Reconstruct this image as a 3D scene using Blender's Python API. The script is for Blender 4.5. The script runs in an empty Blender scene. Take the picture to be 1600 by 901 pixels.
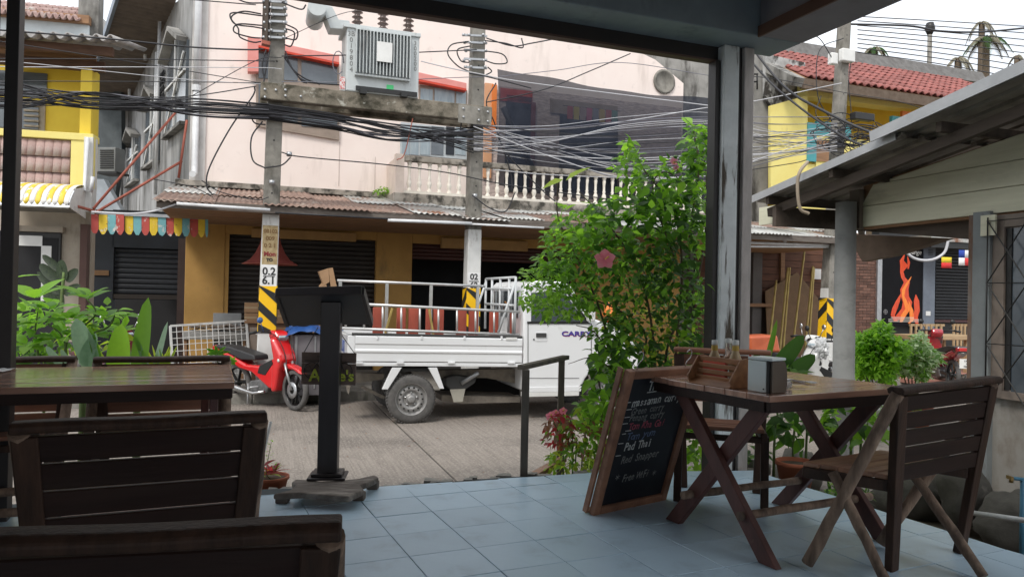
import bpy, bmesh, math, random
import numpy as np
from mathutils import Vector, Matrix, noise as mnoise
random.seed(7)
R = math.radians
sc = bpy.context.scene
COL = sc.collection
# ---------------------------------------------------------------- camera
CAMZ = 1.13                     # seated eye height above the terrace floor (floor = z 0)
FPX = 1166.5                    # focal length in pixels of the 1600 px wide photograph
PITCH, ROLL = R(0.5), R(1.16)
RX = Vector((1, 0, 0)) * math.cos(ROLL) + Vector((0, -math.sin(PITCH), math.cos(PITCH))) * math.sin(ROLL)
UX = -Vector((1, 0, 0)) * math.sin(ROLL) + Vector((0, -math.sin(PITCH), math.cos(PITCH))) * math.cos(ROLL)
FX = Vector((0, math.cos(PITCH), math.sin(PITCH)))
CAM = Vector((0, 0, CAMZ))
cd = bpy.data.cameras.new('camera'); cam = bpy.data.objects.new('camera', cd); COL.objects.link(cam)
cd.sensor_width = 36; cd.lens = FPX / 1600 * 36; cd.clip_start = .05; cd.clip_end = 600
cam.matrix_world = Matrix(((RX.x, UX.x, -FX.x, 0), (RX.y, UX.y, -FX.y, 0), (RX.z, UX.z, -FX.z, CAMZ), (0, 0, 0, 1)))
sc.camera = cam
# ---------------------------------------------------------------- light
SUN_EL, SUN_AZ = R(52), R(205)      # high sun behind a bright overcast
w = bpy.data.worlds.new('World'); sc.world = w; w.use_nodes = True
nt = w.node_tree; N = nt.nodes; LK = nt.links; N.clear()
sky = N.new('ShaderNodeTexSky'); sky.sky_type = 'NISHITA'; sky.sun_disc = False
sky.sun_elevation = SUN_EL; sky.sun_rotation = SUN_AZ; sky.air_density = 1; sky.dust_density = 4
tc = N.new('ShaderNodeTexCoord'); mp = N.new('ShaderNodeMapping'); mp.inputs['Scale'].default_value = (1, 1, 2.5)
cn = N.new('ShaderNodeTexNoise'); cn.inputs['Scale'].default_value = 2.2; cn.inputs['Detail'].default_value = 7
cr = N.new('ShaderNodeValToRGB'); cr.color_ramp.elements[0].position = .3; cr.color_ramp.elements[1].position = .62
cr.color_ramp.elements[0].color = (.72, .72, .72, 1)
cloud = N.new('ShaderNodeValToRGB'); cloud.color_ramp.elements[0].color = (7.2, 7.7, 8.3, 1); cloud.color_ramp.elements[1].color = (10.0, 10.1, 10.2, 1)
mx = N.new('ShaderNodeMix'); mx.data_type = 'RGBA'
bg = N.new('ShaderNodeBackground'); bg.inputs['Strength'].default_value = .11
wo = N.new('ShaderNodeOutputWorld')
LK.new(tc.outputs['Generated'], mp.inputs['Vector']); LK.new(mp.outputs[0], cn.inputs['Vector'])
LK.new(cn.outputs['Fac'], cr.inputs[0]); LK.new(cn.outputs['Fac'], cloud.inputs[0]); LK.new(cr.outputs[0], mx.inputs['Factor'])
LK.new(sky.outputs[0], mx.inputs['A']); LK.new(cloud.outputs[0], mx.inputs['B'])
LK.new(mx.outputs['Result'], bg.inputs[0]); LK.new(bg.outputs[0], wo.inputs[0])
sl = bpy.data.lights.new('sun', 'SUN'); sl.energy = 1.5; sl.angle = R(14); sl.color = (1, .96, .9)
so = bpy.data.objects.new('sun', sl); COL.objects.link(so)
# nishita rotation is measured clockwise from +Y
sd = Vector((math.sin(SUN_AZ) * math.cos(SUN_EL), math.cos(SUN_AZ) * math.cos(SUN_EL), math.sin(SUN_EL)))
so.rotation_euler = sd.to_track_quat('Z', 'Y').to_euler(); so.location = (0, 0, 20)
vs = sc.view_settings; vs.view_transform = 'Standard'; vs.look = 'None'; vs.gamma = 1; vs.exposure = .62
sc.cycles.max_bounces = 8; sc.cycles.transparent_max_bounces = 16
# ---------------------------------------------------------------- photo geometry helpers
def ray(x, y):
    return FX + RX * ((x - 800) / FPX) + UX * ((450.5 - y) / FPX)
def pY(x, y, Y):                      # point seen at pixel (x, y) at distance Y in front of the camera
    d = ray(x, y); return CAM + d * (Y / d.y)
def pz(x, y, z):                      # ... at height z
    d = ray(x, y); return CAM + d * ((z - CAMZ) / d.z)
def pp(x, y, P0, yaw, off=0):         # ... on the vertical plane through P0 that runs in direction yaw (off = towards us)
    n = Vector((math.sin(yaw), -math.cos(yaw), 0)); d = ray(x, y)
    return CAM + d * (((Vector(P0) + n * off) - CAM).dot(n) / d.dot(n))
# ---------------------------------------------------------------- mesh helpers
MW = {}
def root_of(o):
    while o.parent: o = o.parent
    return o
def setp(o, label=None, cat=None, group=None, kind=None):
    if label: o['label'] = label
    if cat: o['category'] = cat
    if group: o['group'] = group
    if kind: o['kind'] = kind
    return o
def T(name, label, cat, loc=(0, 0, 0), rz=0, group=None, kind=None):
    o = bpy.data.objects.new(name, None); o.empty_display_size = .2; COL.objects.link(o)
    m = Matrix.Translation(Vector(loc)) @ Matrix.Rotation(rz, 4, 'Z'); o.matrix_world = m
    MW[o.name] = m
    return setp(o, label, cat, group, kind)
class MB:
    def __init__(s, fr=None):
        s.v = []; s.f = []; s.m = []; s.sm = []
        s.fr = Matrix() if fr is None else (MW[root_of(fr).name] if isinstance(fr, bpy.types.Object) else fr)
    def add(s, vs, fs, m=0, sm=False):
        b = len(s.v); s.v += [tuple(v) for v in vs]
        for f in fs: s.f.append([i + b for i in f]); s.m.append(m); s.sm.append(sm)
        return s
    def box(s, x0, x1, y0, y1, z0, z1, m=0):
        v = [(x, y, z) for z in (z0, z1) for (x, y) in ((x0, y0), (x1, y0), (x1, y1), (x0, y1))]
        return s.add(v, [(0, 3, 2, 1), (4, 5, 6, 7), (0, 1, 5, 4), (1, 2, 6, 5), (2, 3, 7, 6), (3, 0, 4, 7)], m)
    def hexa(s, v8, m=0):             # bottom 4 ccw then top 4
        return s.add(v8, [(0, 3, 2, 1), (4, 5, 6, 7), (0, 1, 5, 4), (1, 2, 6, 5), (2, 3, 7, 6), (3, 0, 4, 7)], m)
    def beam(s, a, b, w, h, up=(0, 0, 1), m=0, w2=None, h2=None):
        a = Vector(a); b = Vector(b); d = (b - a).normalized(); up = Vector(up)
        if abs(d.dot(up)) > .98: up = Vector((1, 0, 0))
        sx = d.cross(up).normalized(); u = sx.cross(d)
        w2 = w if w2 is None else w2; h2 = h if h2 is None else h2
        q = []
        for (p, ww, hh) in ((a, w, h), (b, w2, h2)):
            q += [p - sx * ww / 2 - u * hh / 2, p + sx * ww / 2 - u * hh / 2, p + sx * ww / 2 + u * hh / 2, p - sx * ww / 2 + u * hh / 2]
        return s.add(q, [(0, 1, 2, 3), (7, 6, 5, 4), (0, 4, 5, 1), (1, 5, 6, 2), (2, 6, 7, 3), (3, 7, 4, 0)], m)
    def tube(s, pts, r, n=8, m=0, caps=True, sm=True):
        pts = [Vector(p) for p in pts]; k = len(pts)
        rr = r if isinstance(r, (list, tuple)) else [r] * k
        vs = []; ref = None
        for i, p in enumerate(pts):
            t = (pts[min(i + 1, k - 1)] - pts[max(i - 1, 0)]).normalized()
            if ref is None:
                ref = Vector((0, 0, 1)) if abs(t.z) < .9 else Vector((1, 0, 0))
            a = t.cross(ref).normalized(); b = a.cross(t).normalized(); ref = b
            for j in range(n):
                th = 2 * math.pi * j / n
                vs.append(p + (a * math.cos(th) + b * math.sin(th)) * rr[i])
        fs = [(i * n + j, i * n + (j + 1) % n, (i + 1) * n + (j + 1) % n, (i + 1) * n + j) for i in range(k - 1) for j in range(n)]
        s.add(vs, fs, m, sm)
        if caps:
            b = len(s.v) - len(vs)
            s.f.append([b + j for j in range(n)][::-1]); s.m.append(m); s.sm.append(False)
            s.f.append([b + (k - 1) * n + j for j in range(n)]); s.m.append(m); s.sm.append(False)
        return s
    def prism(s, poly, vec, m=0):     # 3-d polygon extruded along vec
        n = len(poly); vec = Vector(vec)
        vs = [Vector(p) for p in poly] + [Vector(p) + vec for p in poly]
        s.add(vs, [list(range(n))[::-1], list(range(n, 2 * n))] + [(i, (i + 1) % n, n + (i + 1) % n, n + i) for i in range(n)], m)
        return s
    def xz(s, poly, y0, y1, m=0):     # polygon in local x/z, from y0 to y1
        return s.prism([(x, y0, z) for x, z in poly], (0, y1 - y0, 0), m)
    def lathe(s, prof, c=(0, 0, 0), n=16, axis='Z', m=0, sm=True, caps=False):
        vs = []; c = Vector(c)
        for r, z in prof:
            for j in range(n):
                th = 2 * math.pi * j / n; a, b = r * math.cos(th), r * math.sin(th)
                vs.append(c + Vector({'Z': (a, b, z), 'Y': (a, z, b), 'X': (z, a, b)}[axis]))
        k = len(prof)
        s.add(vs, [(i * n + j, i * n + (j + 1) % n, (i + 1) * n + (j + 1) % n, (i + 1) * n + j) for i in range(k - 1) for j in range(n)], m, sm)
        if caps:
            b = len(s.v) - len(vs)
            for o in (0, (k - 1) * n):
                s.f.append([b + o + j for j in range(n)]); s.m.append(m); s.sm.append(False)
        return s
    def grid(s, fn, nu, nv, m=0, sm=True):   # fn(u,v) in 0..1
        vs = [fn(i / nu, j / nv) for j in range(nv + 1) for i in range(nu + 1)]
        w_ = nu + 1
        return s.add(vs, [(j * w_ + i, j * w_ + i + 1, (j + 1) * w_ + i + 1, (j + 1) * w_ + i) for j in range(nv) for i in range(nu)], m, sm)
    def build(s, name, mats, parent=None, at=None, rz=0, bevel=0, seg=2, thick=0, label=None, cat=None, group=None, kind=None, subd=0):
        if parent is not None: inv = MW[root_of(parent).name].inverted()
        elif at is not None: inv = (Matrix.Translation(Vector(at)) @ Matrix.Rotation(rz, 4, 'Z')).inverted()
        else: inv = Matrix()
        tm = inv @ s.fr
        me = bpy.data.meshes.new(name)
        me.from_pydata([tm @ Vector(v) for v in s.v], [], s.f)
        if not isinstance(mats, (list, tuple)): mats = [mats]
        for m in mats: me.materials.append(m)
        if len(mats) > 1: me.polygons.foreach_set('material_index', s.m)
        me.polygons.foreach_set('use_smooth', s.sm)
        me.update()
        bm = bmesh.new(); bm.from_mesh(me); bmesh.ops.recalc_face_normals(bm, faces=bm.faces); bm.to_mesh(me); bm.free()
        o = bpy.data.objects.new(name, me); COL.objects.link(o)
        if parent is not None: o.parent = parent
        elif at is not None: o.matrix_world = inv.inverted()
        MW[o.name] = inv.inverted() if parent is None else Matrix()
        if thick:
            md = o.modifiers.new('thickness', 'SOLIDIFY'); md.thickness = thick; md.offset = 0
        if subd:
            md = o.modifiers.new('smooth', 'SUBSURF'); md.levels = subd; md.render_levels = subd
        if bevel:
            md = o.modifiers.new('bevel', 'BEVEL'); md.width = bevel; md.segments = seg; md.limit_method = 'ANGLE'; md.angle_limit = R(40)
            md.harden_normals = False
        return setp(o, label, cat, group, kind)
def inst(src, parent, mw, name=None):          # copy of a one-mesh object with its own place (world matrix)
    o = src.copy(); COL.objects.link(o)
    if name: o.name = name
    if parent is not None:
        o.parent = parent; o.matrix_local = MW[root_of(parent).name].inverted() @ mw
    else: o.matrix_world = mw
    return o
def copy_tree(o, parent=None, mw=None, label=None):
    c = o.copy(); COL.objects.link(c); c.parent = parent
    if parent is None:
        if mw is not None: c.matrix_world = mw; MW[c.name] = mw
        if label: c['label'] = label
    for ch in list(o.children): copy_tree(ch, c)
    return c
# ---------------------------------------------------------------- materials
def mat(name, col, col2=None, scale=4, stretch=(1, 1, 1), lo=.35, hi=.65, rough=.6, metal=0, spec=.5, bump=0, bscale=60, bstretch=None,
        stain=None, sscale=2, sstretch=(1, 1, .35), slo=.5, shi=.7, stain2=None, s2scale=9, s2lo=.55, s2hi=.7, vary=0, trans=0, tcol=None,
        coat=0, alpha=1, emit=None, estr=0, rot=(0, 0, 0)):
    m = bpy.data.materials.new(name); m.use_nodes = True; nt = m.node_tree; N = nt.nodes; L = nt.links
    b = N['Principled BSDF']; b.inputs['Roughness'].default_value = rough; b.inputs['Metallic'].default_value = metal
    b.inputs['Specular IOR Level'].default_value = spec; b.inputs['Coat Weight'].default_value = coat; b.inputs['Coat Roughness'].default_value = .15
    tc = N.new('ShaderNodeTexCoord')
    def nz(scale, stretch, lo, hi, detail=6, rot=(0, 0, 0)):
        mp = N.new('ShaderNodeMapping'); mp.inputs['Scale'].default_value = stretch; mp.inputs['Rotation'].default_value = rot
        n = N.new('ShaderNodeTexNoise'); n.inputs['Scale'].default_value = scale; n.inputs['Detail'].default_value = detail; n.inputs['Roughness'].default_value = .62
        r = N.new('ShaderNodeMapRange'); r.inputs['From Min'].default_value = lo; r.inputs['From Max'].default_value = hi
        L.new(tc.outputs['Object'], mp.inputs[0]); L.new(mp.outputs[0], n.inputs['Vector']); L.new(n.outputs['Fac'], r.inputs['Value'])
        return r.outputs[0], n.outputs['Fac']
    def mixc(fac, A, B):
        x = N.new('ShaderNodeMix'); x.data_type = 'RGBA'; L.new(fac, x.inputs['Factor'])
        if isinstance(A, tuple): x.inputs['A'].default_value = (*A, 1)
        else: L.new(A, x.inputs['A'])
        x.inputs['B'].default_value = (*B, 1)
        return x.outputs['Result']
    out = None
    if col2 is None: col2 = tuple(c * .82 for c in col)
    f, raw = nz(scale, stretch, lo, hi, rot=rot); out = mixc(f, col, col2)
    if stain: f, _ = nz(sscale, sstretch, slo, shi, 8); out = mixc(f, out, stain)
    if stain2: f, _ = nz(s2scale, (1, 1, 1), s2lo, s2hi, 8); out = mixc(f, out, stain2)
    if vary:
        oi = N.new('ShaderNodeObjectInfo'); h = N.new('ShaderNodeHueSaturation'); mr = N.new('ShaderNodeMapRange')
        mr.inputs['To Min'].default_value = 1 - vary; mr.inputs['To Max'].default_value = 1 + vary
        L.new(oi.outputs['Random'], mr.inputs['Value']); L.new(mr.outputs[0], h.inputs['Value']); L.new(out, h.inputs['Color']); out = h.outputs[0]
    L.new(out, b.inputs['Base Color'])
    if bump:
        mp = N.new('ShaderNodeMapping'); mp.inputs['Scale'].default_value = bstretch or stretch; mp.inputs['Rotation'].default_value = rot
        n = N.new('ShaderNodeTexNoise'); n.inputs['Scale'].default_value = bscale; n.inputs['Detail'].default_value = 5
        bp = N.new('ShaderNodeBump'); bp.inputs['Strength'].default_value = bump; bp.inputs['Distance'].default_value = .01
        L.new(tc.outputs['Object'], mp.inputs[0]); L.new(mp.outputs[0], n.inputs['Vector']); L.new(n.outputs['Fac'], bp.inputs['Height']); L.new(bp.outputs[0], b.inputs['Normal'])
    if emit: b.inputs['Emission Color'].default_value = (*emit, 1); b.inputs['Emission Strength'].default_value = estr
    if trans:
        tb = N.new('ShaderNodeBsdfTranslucent'); ms = N.new('ShaderNodeMixShader'); ms.inputs[0].default_value = trans
        if tcol: tb.inputs['Color'].default_value = (*tcol, 1)
        else: L.new(out, tb.inputs['Color'])
        L.new(b.outputs[0], ms.inputs[1]); L.new(tb.outputs[0], ms.inputs[2]); L.new(ms.outputs[0], N['Material Output'].inputs[0])
    if alpha < 1:
        tr = N.new('ShaderNodeBsdfTransparent'); ms = N.new('ShaderNodeMixShader'); ms.inputs[0].default_value = alpha
        src = N['Material Output'].inputs[0].links[0].from_socket
        L.new(tr.outputs[0], ms.inputs[1]); L.new(src, ms.inputs[2]); L.new(ms.outputs[0], N['Material Output'].inputs[0])
    return m
MOLD = (.045, .042, .035)
M_ = dict(
 pink=mat('pink_render', (.87, .765, .71), (.83, .715, .66), scale=1.2, rough=.8, bump=.12, bscale=90, stain=(.58, .49, .44), sscale=2.2, sstretch=(1, 1, .16), slo=.56, shi=.8, stain2=(.66, .58, .53), s2scale=4, s2lo=.6, s2hi=.75),
 pinkside=mat('weathered_grey_render', (.42, .42, .42), (.26, .26, .255), scale=1.6, stretch=(1, 1, .5), rough=.9, bump=.3, bscale=50, stain=(.12, .118, .11), sscale=2.6, sstretch=(1, 1, .22), slo=.46, shi=.64),
 greywall=mat('mouldy_grey_concrete', (.36, .35, .33), (.20, .195, .18), scale=1.5, rough=.9, bump=.3, bscale=40, stain=(.05, .046, .04), sscale=1.6, sstretch=(1, 1, .3), slo=.5, shi=.62, stain2=(.5, .5, .48), s2scale=1.1, s2lo=.6, s2hi=.7),
 yellow=mat('yellow_paint_and_recess_shade', (.80, .60, .06), (.74, .53, .05), scale=2, rough=.75, bump=.1, stain=(.4, .3, .08), sscale=3, slo=.66, shi=.8),  # own paint on the shophouse; in the yellow house recess it imitates shade
 paleyellow=mat('pale_yellow_paint_and_lit_front', (.80, .70, .24), (.76, .64, .2), scale=2, rough=.75, bump=.1, stain=(.4, .36, .2), sscale=3, slo=.62, shi=.8),  # own paint on the shophouse parapet; on the yellow house it imitates lit fronts
 tan=mat('ochre_shop_wall', (.50, .29, .085), (.42, .24, .07), scale=2.2, rough=.8, bump=.15, stain=(.2, .13, .06), sscale=2.5, slo=.58, shi=.75),
 shutter=mat('dark_roller_shutter', (.035, .03, .028), (.05, .043, .04), scale=3, rough=.55, metal=.3),
 blackshutter=mat('black_roller_shutter', (.02, .021, .024), rough=.5, metal=.3),
 concrete=mat('old_concrete', (.27, .255, .225), (.17, .16, .14), scale=5, rough=.9, bump=.35, bscale=60, stain=(.09, .085, .07), sscale=5, sstretch=(1, 1, .4), slo=.5, shi=.68),
 beamc=mat('mossy_concrete_beam', (.24, .21, .165), (.12, .105, .08), scale=6, rough=.95, bump=.4, bscale=50, stain=(.05, .045, .03), sscale=4, sstretch=(1, 1, 1.4), slo=.48, shi=.62, stain2=(.42, .41, .36), s2scale=5, s2lo=.62, s2hi=.7),
 baluster=mat('off_white_balusters', (.82, .77, .69), (.74, .69, .6), scale=6, rough=.8, bump=.1, stain=(.3, .27, .22), sscale=5, slo=.6, shi=.8),
 slab=mat('stained_slab_edge', (.42, .38, .33), (.24, .215, .18), scale=4, rough=.9, bump=.2, stain=(.06, .055, .045), sscale=5, sstretch=(1, 1, .8), slo=.46, shi=.6),
 zinc=mat('galvanised_sheet', (.52, .52, .50), (.36, .36, .34), scale=5, rough=.5, metal=.5, stain=(.22, .10, .055), sscale=2, sstretch=(1, 1, 1), slo=.52, shi=.66, vary=.12),
 rust=mat('rusty_sheet', (.32, .21, .165), (.21, .145, .12), scale=6, rough=.8, metal=.2, stain=(.45, .38, .32), sscale=4, sstretch=(1, 1, 1), slo=.55, shi=.7, vary=.15),
 woodroof=mat('aged_soffit_timber', (.34, .19, .10), (.22, .125, .07), scale=8, stretch=(.3, 3, 3), rough=.85, bump=.2),
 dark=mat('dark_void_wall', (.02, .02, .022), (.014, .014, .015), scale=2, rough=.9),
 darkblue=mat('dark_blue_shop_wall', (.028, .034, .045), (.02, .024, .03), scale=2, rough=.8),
 cream=mat('cream_shop_wall', (.42, .37, .30), (.33, .28, .22), scale=2, rough=.8, stain=(.13, .10, .08), sscale=3, slo=.55, shi=.75),
 white=mat('white_paint', (.72, .72, .70), (.64, .64, .62), scale=5, rough=.5, stain=(.4, .37, .32), sscale=5, slo=.62, shi=.8),
 whitepipe=mat('white_pvc_pipe', (.70, .71, .72), rough=.4, stain=(.38, .37, .34), sscale=3, slo=.6, shi=.8),
 red_hood=mat('red_awning_paint', (.62, .055, .02), (.5, .045, .02), scale=4, rough=.55),
 pink_hood=mat('pink_red_fabric', (.72, .30, .27), (.66, .25, .22), scale=4, rough=.8),
 orange=mat('orange_paint', (.72, .20, .03), (.62, .16, .03), scale=4, rough=.6, stain=(.3, .1, .03), sscale=4, slo=.6, shi=.8),
 teal=mat('teal_paint', (.07, .33, .36), (.06, .28, .3), scale=5, rough=.6),
 frame=mat('brown_aluminium_frame', (.34, .27, .22), rough=.5, metal=.3),
 glass=mat('dusty_window_glass', (.07, .085, .10), (.12, .14, .16), scale=2, rough=.12, spec=.7, coat=.4),
 paleglass=mat('curtained_glass', (.36, .42, .45), (.26, .32, .36), scale=3, stretch=(6, 6, 1), rough=.2, spec=.6),
 tile=mat('roof_tile_red', (.31, .10, .085), (.22, .07, .06), scale=7, rough=.7, bump=.2, stain=(.17, .06, .05), sscale=4, slo=.55, shi=.75, vary=.22),
 browntile=mat('faded_brown_pantile', (.42, .30, .27), (.33, .21, .19), scale=5, rough=.8, stain=(.5, .47, .43), sscale=4, slo=.56, shi=.7, vary=.12),
 blackpaint=mat('black_metal', (.02, .02, .02), rough=.45, metal=.2),
 cable=mat('black_cable', (.018, .018, .022), rough=.5),
 cablegrey=mat('grey_cable', (.16, .16, .19), rough=.5),
 cablepale=mat('pale_cable', (.52, .52, .54), rough=.5),
 steel=mat('galvanised_steel', (.45, .46, .47), (.35, .36, .37), scale=8, rough=.4, metal=.7),
 rustred=mat('red_oxide_steel', (.36, .10, .065), (.26, .07, .045), scale=8, rough=.7),
)
# ================================================================ setting: ground, road, pavement, terrace floor
YS = R(19)                                              # direction of the street
US = Vector((math.cos(YS), math.sin(YS), 0)); VS = Vector((-math.sin(YS), math.cos(YS), 0))
SF = Matrix.Rotation(YS, 4, 'Z')                        # street frame: x along the street, y across it
ROADZ, PAVZ = -.47, -.34
earth = mat('packed_earth', (.16, .13, .10), (.10, .085, .065), scale=3, rough=1, bump=.5, bscale=30)
roadm = mat('brushed_concrete_road', (.235, .205, .178), (.17, .146, .126), scale=3, stretch=(11, .35, 1), rough=.9, bump=1, bscale=14, bstretch=(3, .1, 1),
            stain=(.105, .09, .078), sscale=.7, sstretch=(1, 1, 1), slo=.5, shi=.68, stain2=(.30, .265, .23), s2scale=40, s2lo=.5, s2hi=.66)
pavm = mat('old_pavement_concrete', (.24, .225, .20), (.16, .15, .13), scale=2, rough=.95, bump=.4, bscale=40, stain=(.08, .07, .06), sscale=1.5, sstretch=(1, 1, 1), slo=.5, shi=.7)
MB().box(-200, 200, -150, 250, -.9, -.52).build('ground', earth, kind='structure', at=(0, 0, -.5))
road = MB(SF).box(-70, 90, 4.7, 11.15, -.6, ROADZ - .012).build('road', mat('road_joint', (.05, .045, .04)), kind='structure', at=(0, 0, -.5), rz=YS)
for k in range(-9, 12):
    a = 1.67 + 5 * k; j = random.uniform(-.002, .002)
    MB(SF).box(a + .008, a + 4.992, 4.75, 11.12, -.55, ROADZ + j).build('road_slab', roadm, parent=road, bevel=.006)
pave = MB(SF).box(-70, 90, 11.3, 17, -.6, PAVZ).build('pavement', pavm, kind='structure', at=(0, 0, -.5), rz=YS)
kerb = MB(SF)
for k in range(-30, 45): kerb.box(k * 1.0 + .006, k + .994, 11.14, 11.3, -.6, PAVZ + .012)
kerb.build('kerb', M_['concrete'], parent=pave, bevel=.01)
MB(SF).box(-70, 90, 3.0, 4.75, -.6, -.44).build('soil_strip', mat('damp_soil', (.09, .07, .05), (.14, .12, .09), scale=9, rough=1, bump=.8, bscale=20), kind='structure', at=(0, 0, -.5), rz=YS)
# --- terrace floor of blue painted tiles
YT = R(24.3)
FL = [(-2.75, 3.85), (-1.38, 4.30), (-.62, 4.44), (.0, 4.70), (.55, 4.84), (1.61, 4.99), (2.34, 3.41), (3.4, 1.12), (3.4, -3.2), (-2.75, -3.2)]
tilem = mat('blue_painted_tile', (.52, .675, .79), (.47, .62, .735), scale=3, rough=.33, spec=.6, bump=.06, bscale=30, stain=(.33, .43, .50), sscale=3.5, sstretch=(1, 1, 1), slo=.56, shi=.78,
            stain2=(.33, .34, .32), s2scale=5.5, s2lo=.69, s2hi=.705, vary=.05)
grout = mat('dark_grout', (.05, .06, .065), rough=.95)
fb = MB(); fb.prism([(x, y, -.012) for x, y in FL][::-1], (0, 0, -.5)); floor = fb.build('terrace_floor', [grout], kind='structure', at=(0, 0, 0))
def clip(poly, P):
    for i in range(len(P)):
        a = P[i]; b = P[(i + 1) % len(P)]; nx, ny = (b[1] - a[1]), -(b[0] - a[0])   # outward normal for ccw polygon
        if True:
            out = []
            for k in range(len(poly)):
                p, q = poly[k], poly[(k + 1) % len(poly)]
                dp = (p[0] - a[0]) * nx + (p[1] - a[1]) * ny; dq = (q[0] - a[0]) * nx + (q[1] - a[1]) * ny
                if dp <= 0: out.append(p)
                if (dp < 0 < dq) or (dq < 0 < dp):
                    t = dp / (dp - dq); out.append((p[0] + (q[0] - p[0]) * t, p[1] + (q[1] - p[1]) * t))
            poly = out
            if not poly: return poly
    return poly
FCONV = [(-2.75, -3.2), (3.4, -3.2), (3.4, 1.12), (2.34, 3.41), (1.62, 4.97), (.55, 4.83), (-2.75, 3.62)]
c24, s24 = math.cos(YT), math.sin(YT); rest = MB(); proto = None; ntile = 0
for i in range(-14, 22):
    for n in range(-5, 30):
        gx, gy = i * .3 - 0, -n * .3
        q = [((gx + a) * c24 - (gy + b) * s24 - .912, (gx + a) * s24 + (gy + b) * c24 + 4.312) for a, b in ((.002, .002), (.298, .002), (.298, .298), (.002, .298))]
        edge_in = [p for p in q if p[1] > 3.5 and p[0] < 1.5]
        c = clip(q, FCONV)
        if len(c) < 3: continue
        ar = abs(sum(c[k][0] * c[(k + 1) % len(c)][1] - c[(k + 1) % len(c)][0] * c[k][1] for k in range(len(c)))) / 2
        if ar < .002: continue
        cx = sum(p[0] for p in c) / len(c); cy = sum(p[1] for p in c) / len(c)
        vis = cy > 2.2 and abs(cx / cy) < .74 and cx > -1.9
        full = len(c) == 4 and ar > .0875
        z = random.uniform(-.0012, .0008)
        if vis and ntile < 290:
            ntile += 1
            if full:
                th = YT; mw = Matrix.Translation((cx, cy, z)) @ Matrix.Rotation(YT + random.choice((0, 1, 2, 3)) * math.pi / 2, 4, 'Z') @ Matrix.Rotation(random.uniform(-.003, .003), 4, 'X')
                if proto is None:
                    m = MB().box(-.148, .148, -.148, .148, -.011, 0); proto = m.build('tile', tilem, parent=floor, bevel=.0015, seg=1); proto.matrix_local = mw
                else: inst(proto, floor, mw)
            else:
                # broken front edge: jitter the cut corners a little
                cc = [(x + random.uniform(-.008, .008), y + (random.uniform(-.02, .01) if y > 4.0 and x < 1.5 else 0)) if (x, y) not in q else (x, y) for x, y in c]
                MB().prism([(x, y, z) for x, y in cc], (0, 0, -.011)).build('tile', tilem, parent=floor)
        else: rest.prism([(x, y, z) for x, y in c], (0, 0, -.011))
rest.build('tile', tilem, parent=floor, kind='stuff')
# broken lumps of mortar along the front edge
rub = MB()
for k in range(60):
    t = random.random(); i = random.choice((0, 1, 2, 2, 3, 4)); a, b = FL[i], FL[i + 1]
    x = a[0] + (b[0] - a[0]) * t; y = a[1] + (b[1] - a[1]) * t + random.uniform(.0, .07); r = random.uniform(.012, .045)
    rub.hexa([(x + dx * r * random.uniform(.6, 1.3), y + dy * r * random.uniform(.6, 1.2), zz) for zz in (-.12, random.uniform(-.03, -.002)) for dx, dy in ((-1, -1), (1, -1), (1, 1), (-1, 1))])
rub.build('broken_mortar', mat('mortar', (.30, .28, .25), (.2, .19, .17), scale=20, rough=1, bump=.4), parent=floor, kind='stuff')
# ================================================================ the shelter we sit in
YB = R(20.9); UB = Vector((math.cos(YB), math.sin(YB), 0)); VB = Vector((-math.sin(YB), math.cos(YB), 0))
BF = Matrix.Translation((1.37, 5.12, 0)) @ Matrix.Rotation(YB, 4, 'Z')
navy = mat('dark_slate_ceiling_paint', (.055, .065, .08), (.045, .055, .066), scale=3, rough=.7, bump=.05)
beamgrey = mat('blue_grey_beam_paint', (.30, .36, .39), (.24, .29, .32), scale=3, rough=.7, bump=.1, bscale=40, stain=(.1, .12, .13), sscale=4, slo=.58, shi=.8)
mauve = mat('mauve_grey_beam_paint', (.30, .29, .315), (.25, .24, .26), scale=3, rough=.7, bump=.1, stain=(.17, .16, .165), sscale=3, slo=.58, shi=.8)
darksteel = mat('dark_stained_frame', (.022, .018, .018), (.03, .025, .024), rough=.5, bump=.1)
colc = mat('stained_pale_column', (.80, .84, .84), (.66, .70, .70), scale=6, rough=.85, bump=.2, bscale=50, stain=(.10, .08, .06), sscale=9, sstretch=(1, 1, .12), slo=.56, shi=.62)
browngrey = mat('brown_grey_post', (.58, .53, .50), (.42, .385, .36), scale=14, stretch=(1, 1, .3), rough=.75, bump=.2, bscale=140)
sh = T('terrace_shelter', 'dark slate ceiling, beams and corner column framing the view from the tiled terrace', 'shelter', (1.37, 5.12, 0), YB)
MB(sh).box(-7, .425, -9, .02, 3.12, 3.3).build('ceiling', navy, sh)
f = MB(sh).box(-4.6, .43, -.34, -.03, 2.84, 3.12).build('front_beam', [beamgrey], sh, bevel=.008)
MB(sh).box(-4.6, .02, -.055, 0, 2.752, 2.86).build('door_frame', darksteel, f, bevel=.004)
MB(sh).box(-4.6, .0, -.062, .006, 2.738, 2.7515).build('trim', mat('brown_trim', (.13, .075, .055), rough=.6), f)
b = MB(sh).box(.085, .43, -9, -.345, 2.838, 3.12).build('side_beam', mauve, sh, bevel=.008)
MB(sh).box(.07, .0845, -9, -.345, 2.83, 2.90).build('trim', mat('brown_beam_trim', (.16, .085, .06), rough=.6), b)
c = MB(sh).box(-.022, .098, -.13, .0, -.1, 2.838).build('column', colc, sh, bevel=.006)
MB(sh).box(-.062, -.023, -.09, -.002, -.1, 2.74).build('door_frame', darksteel, c, bevel=.004)
MB(sh).box(.0985, .133, -.11, -.01, -.1, 2.838).build('shadow_gap_strip', darksteel, c)
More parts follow.
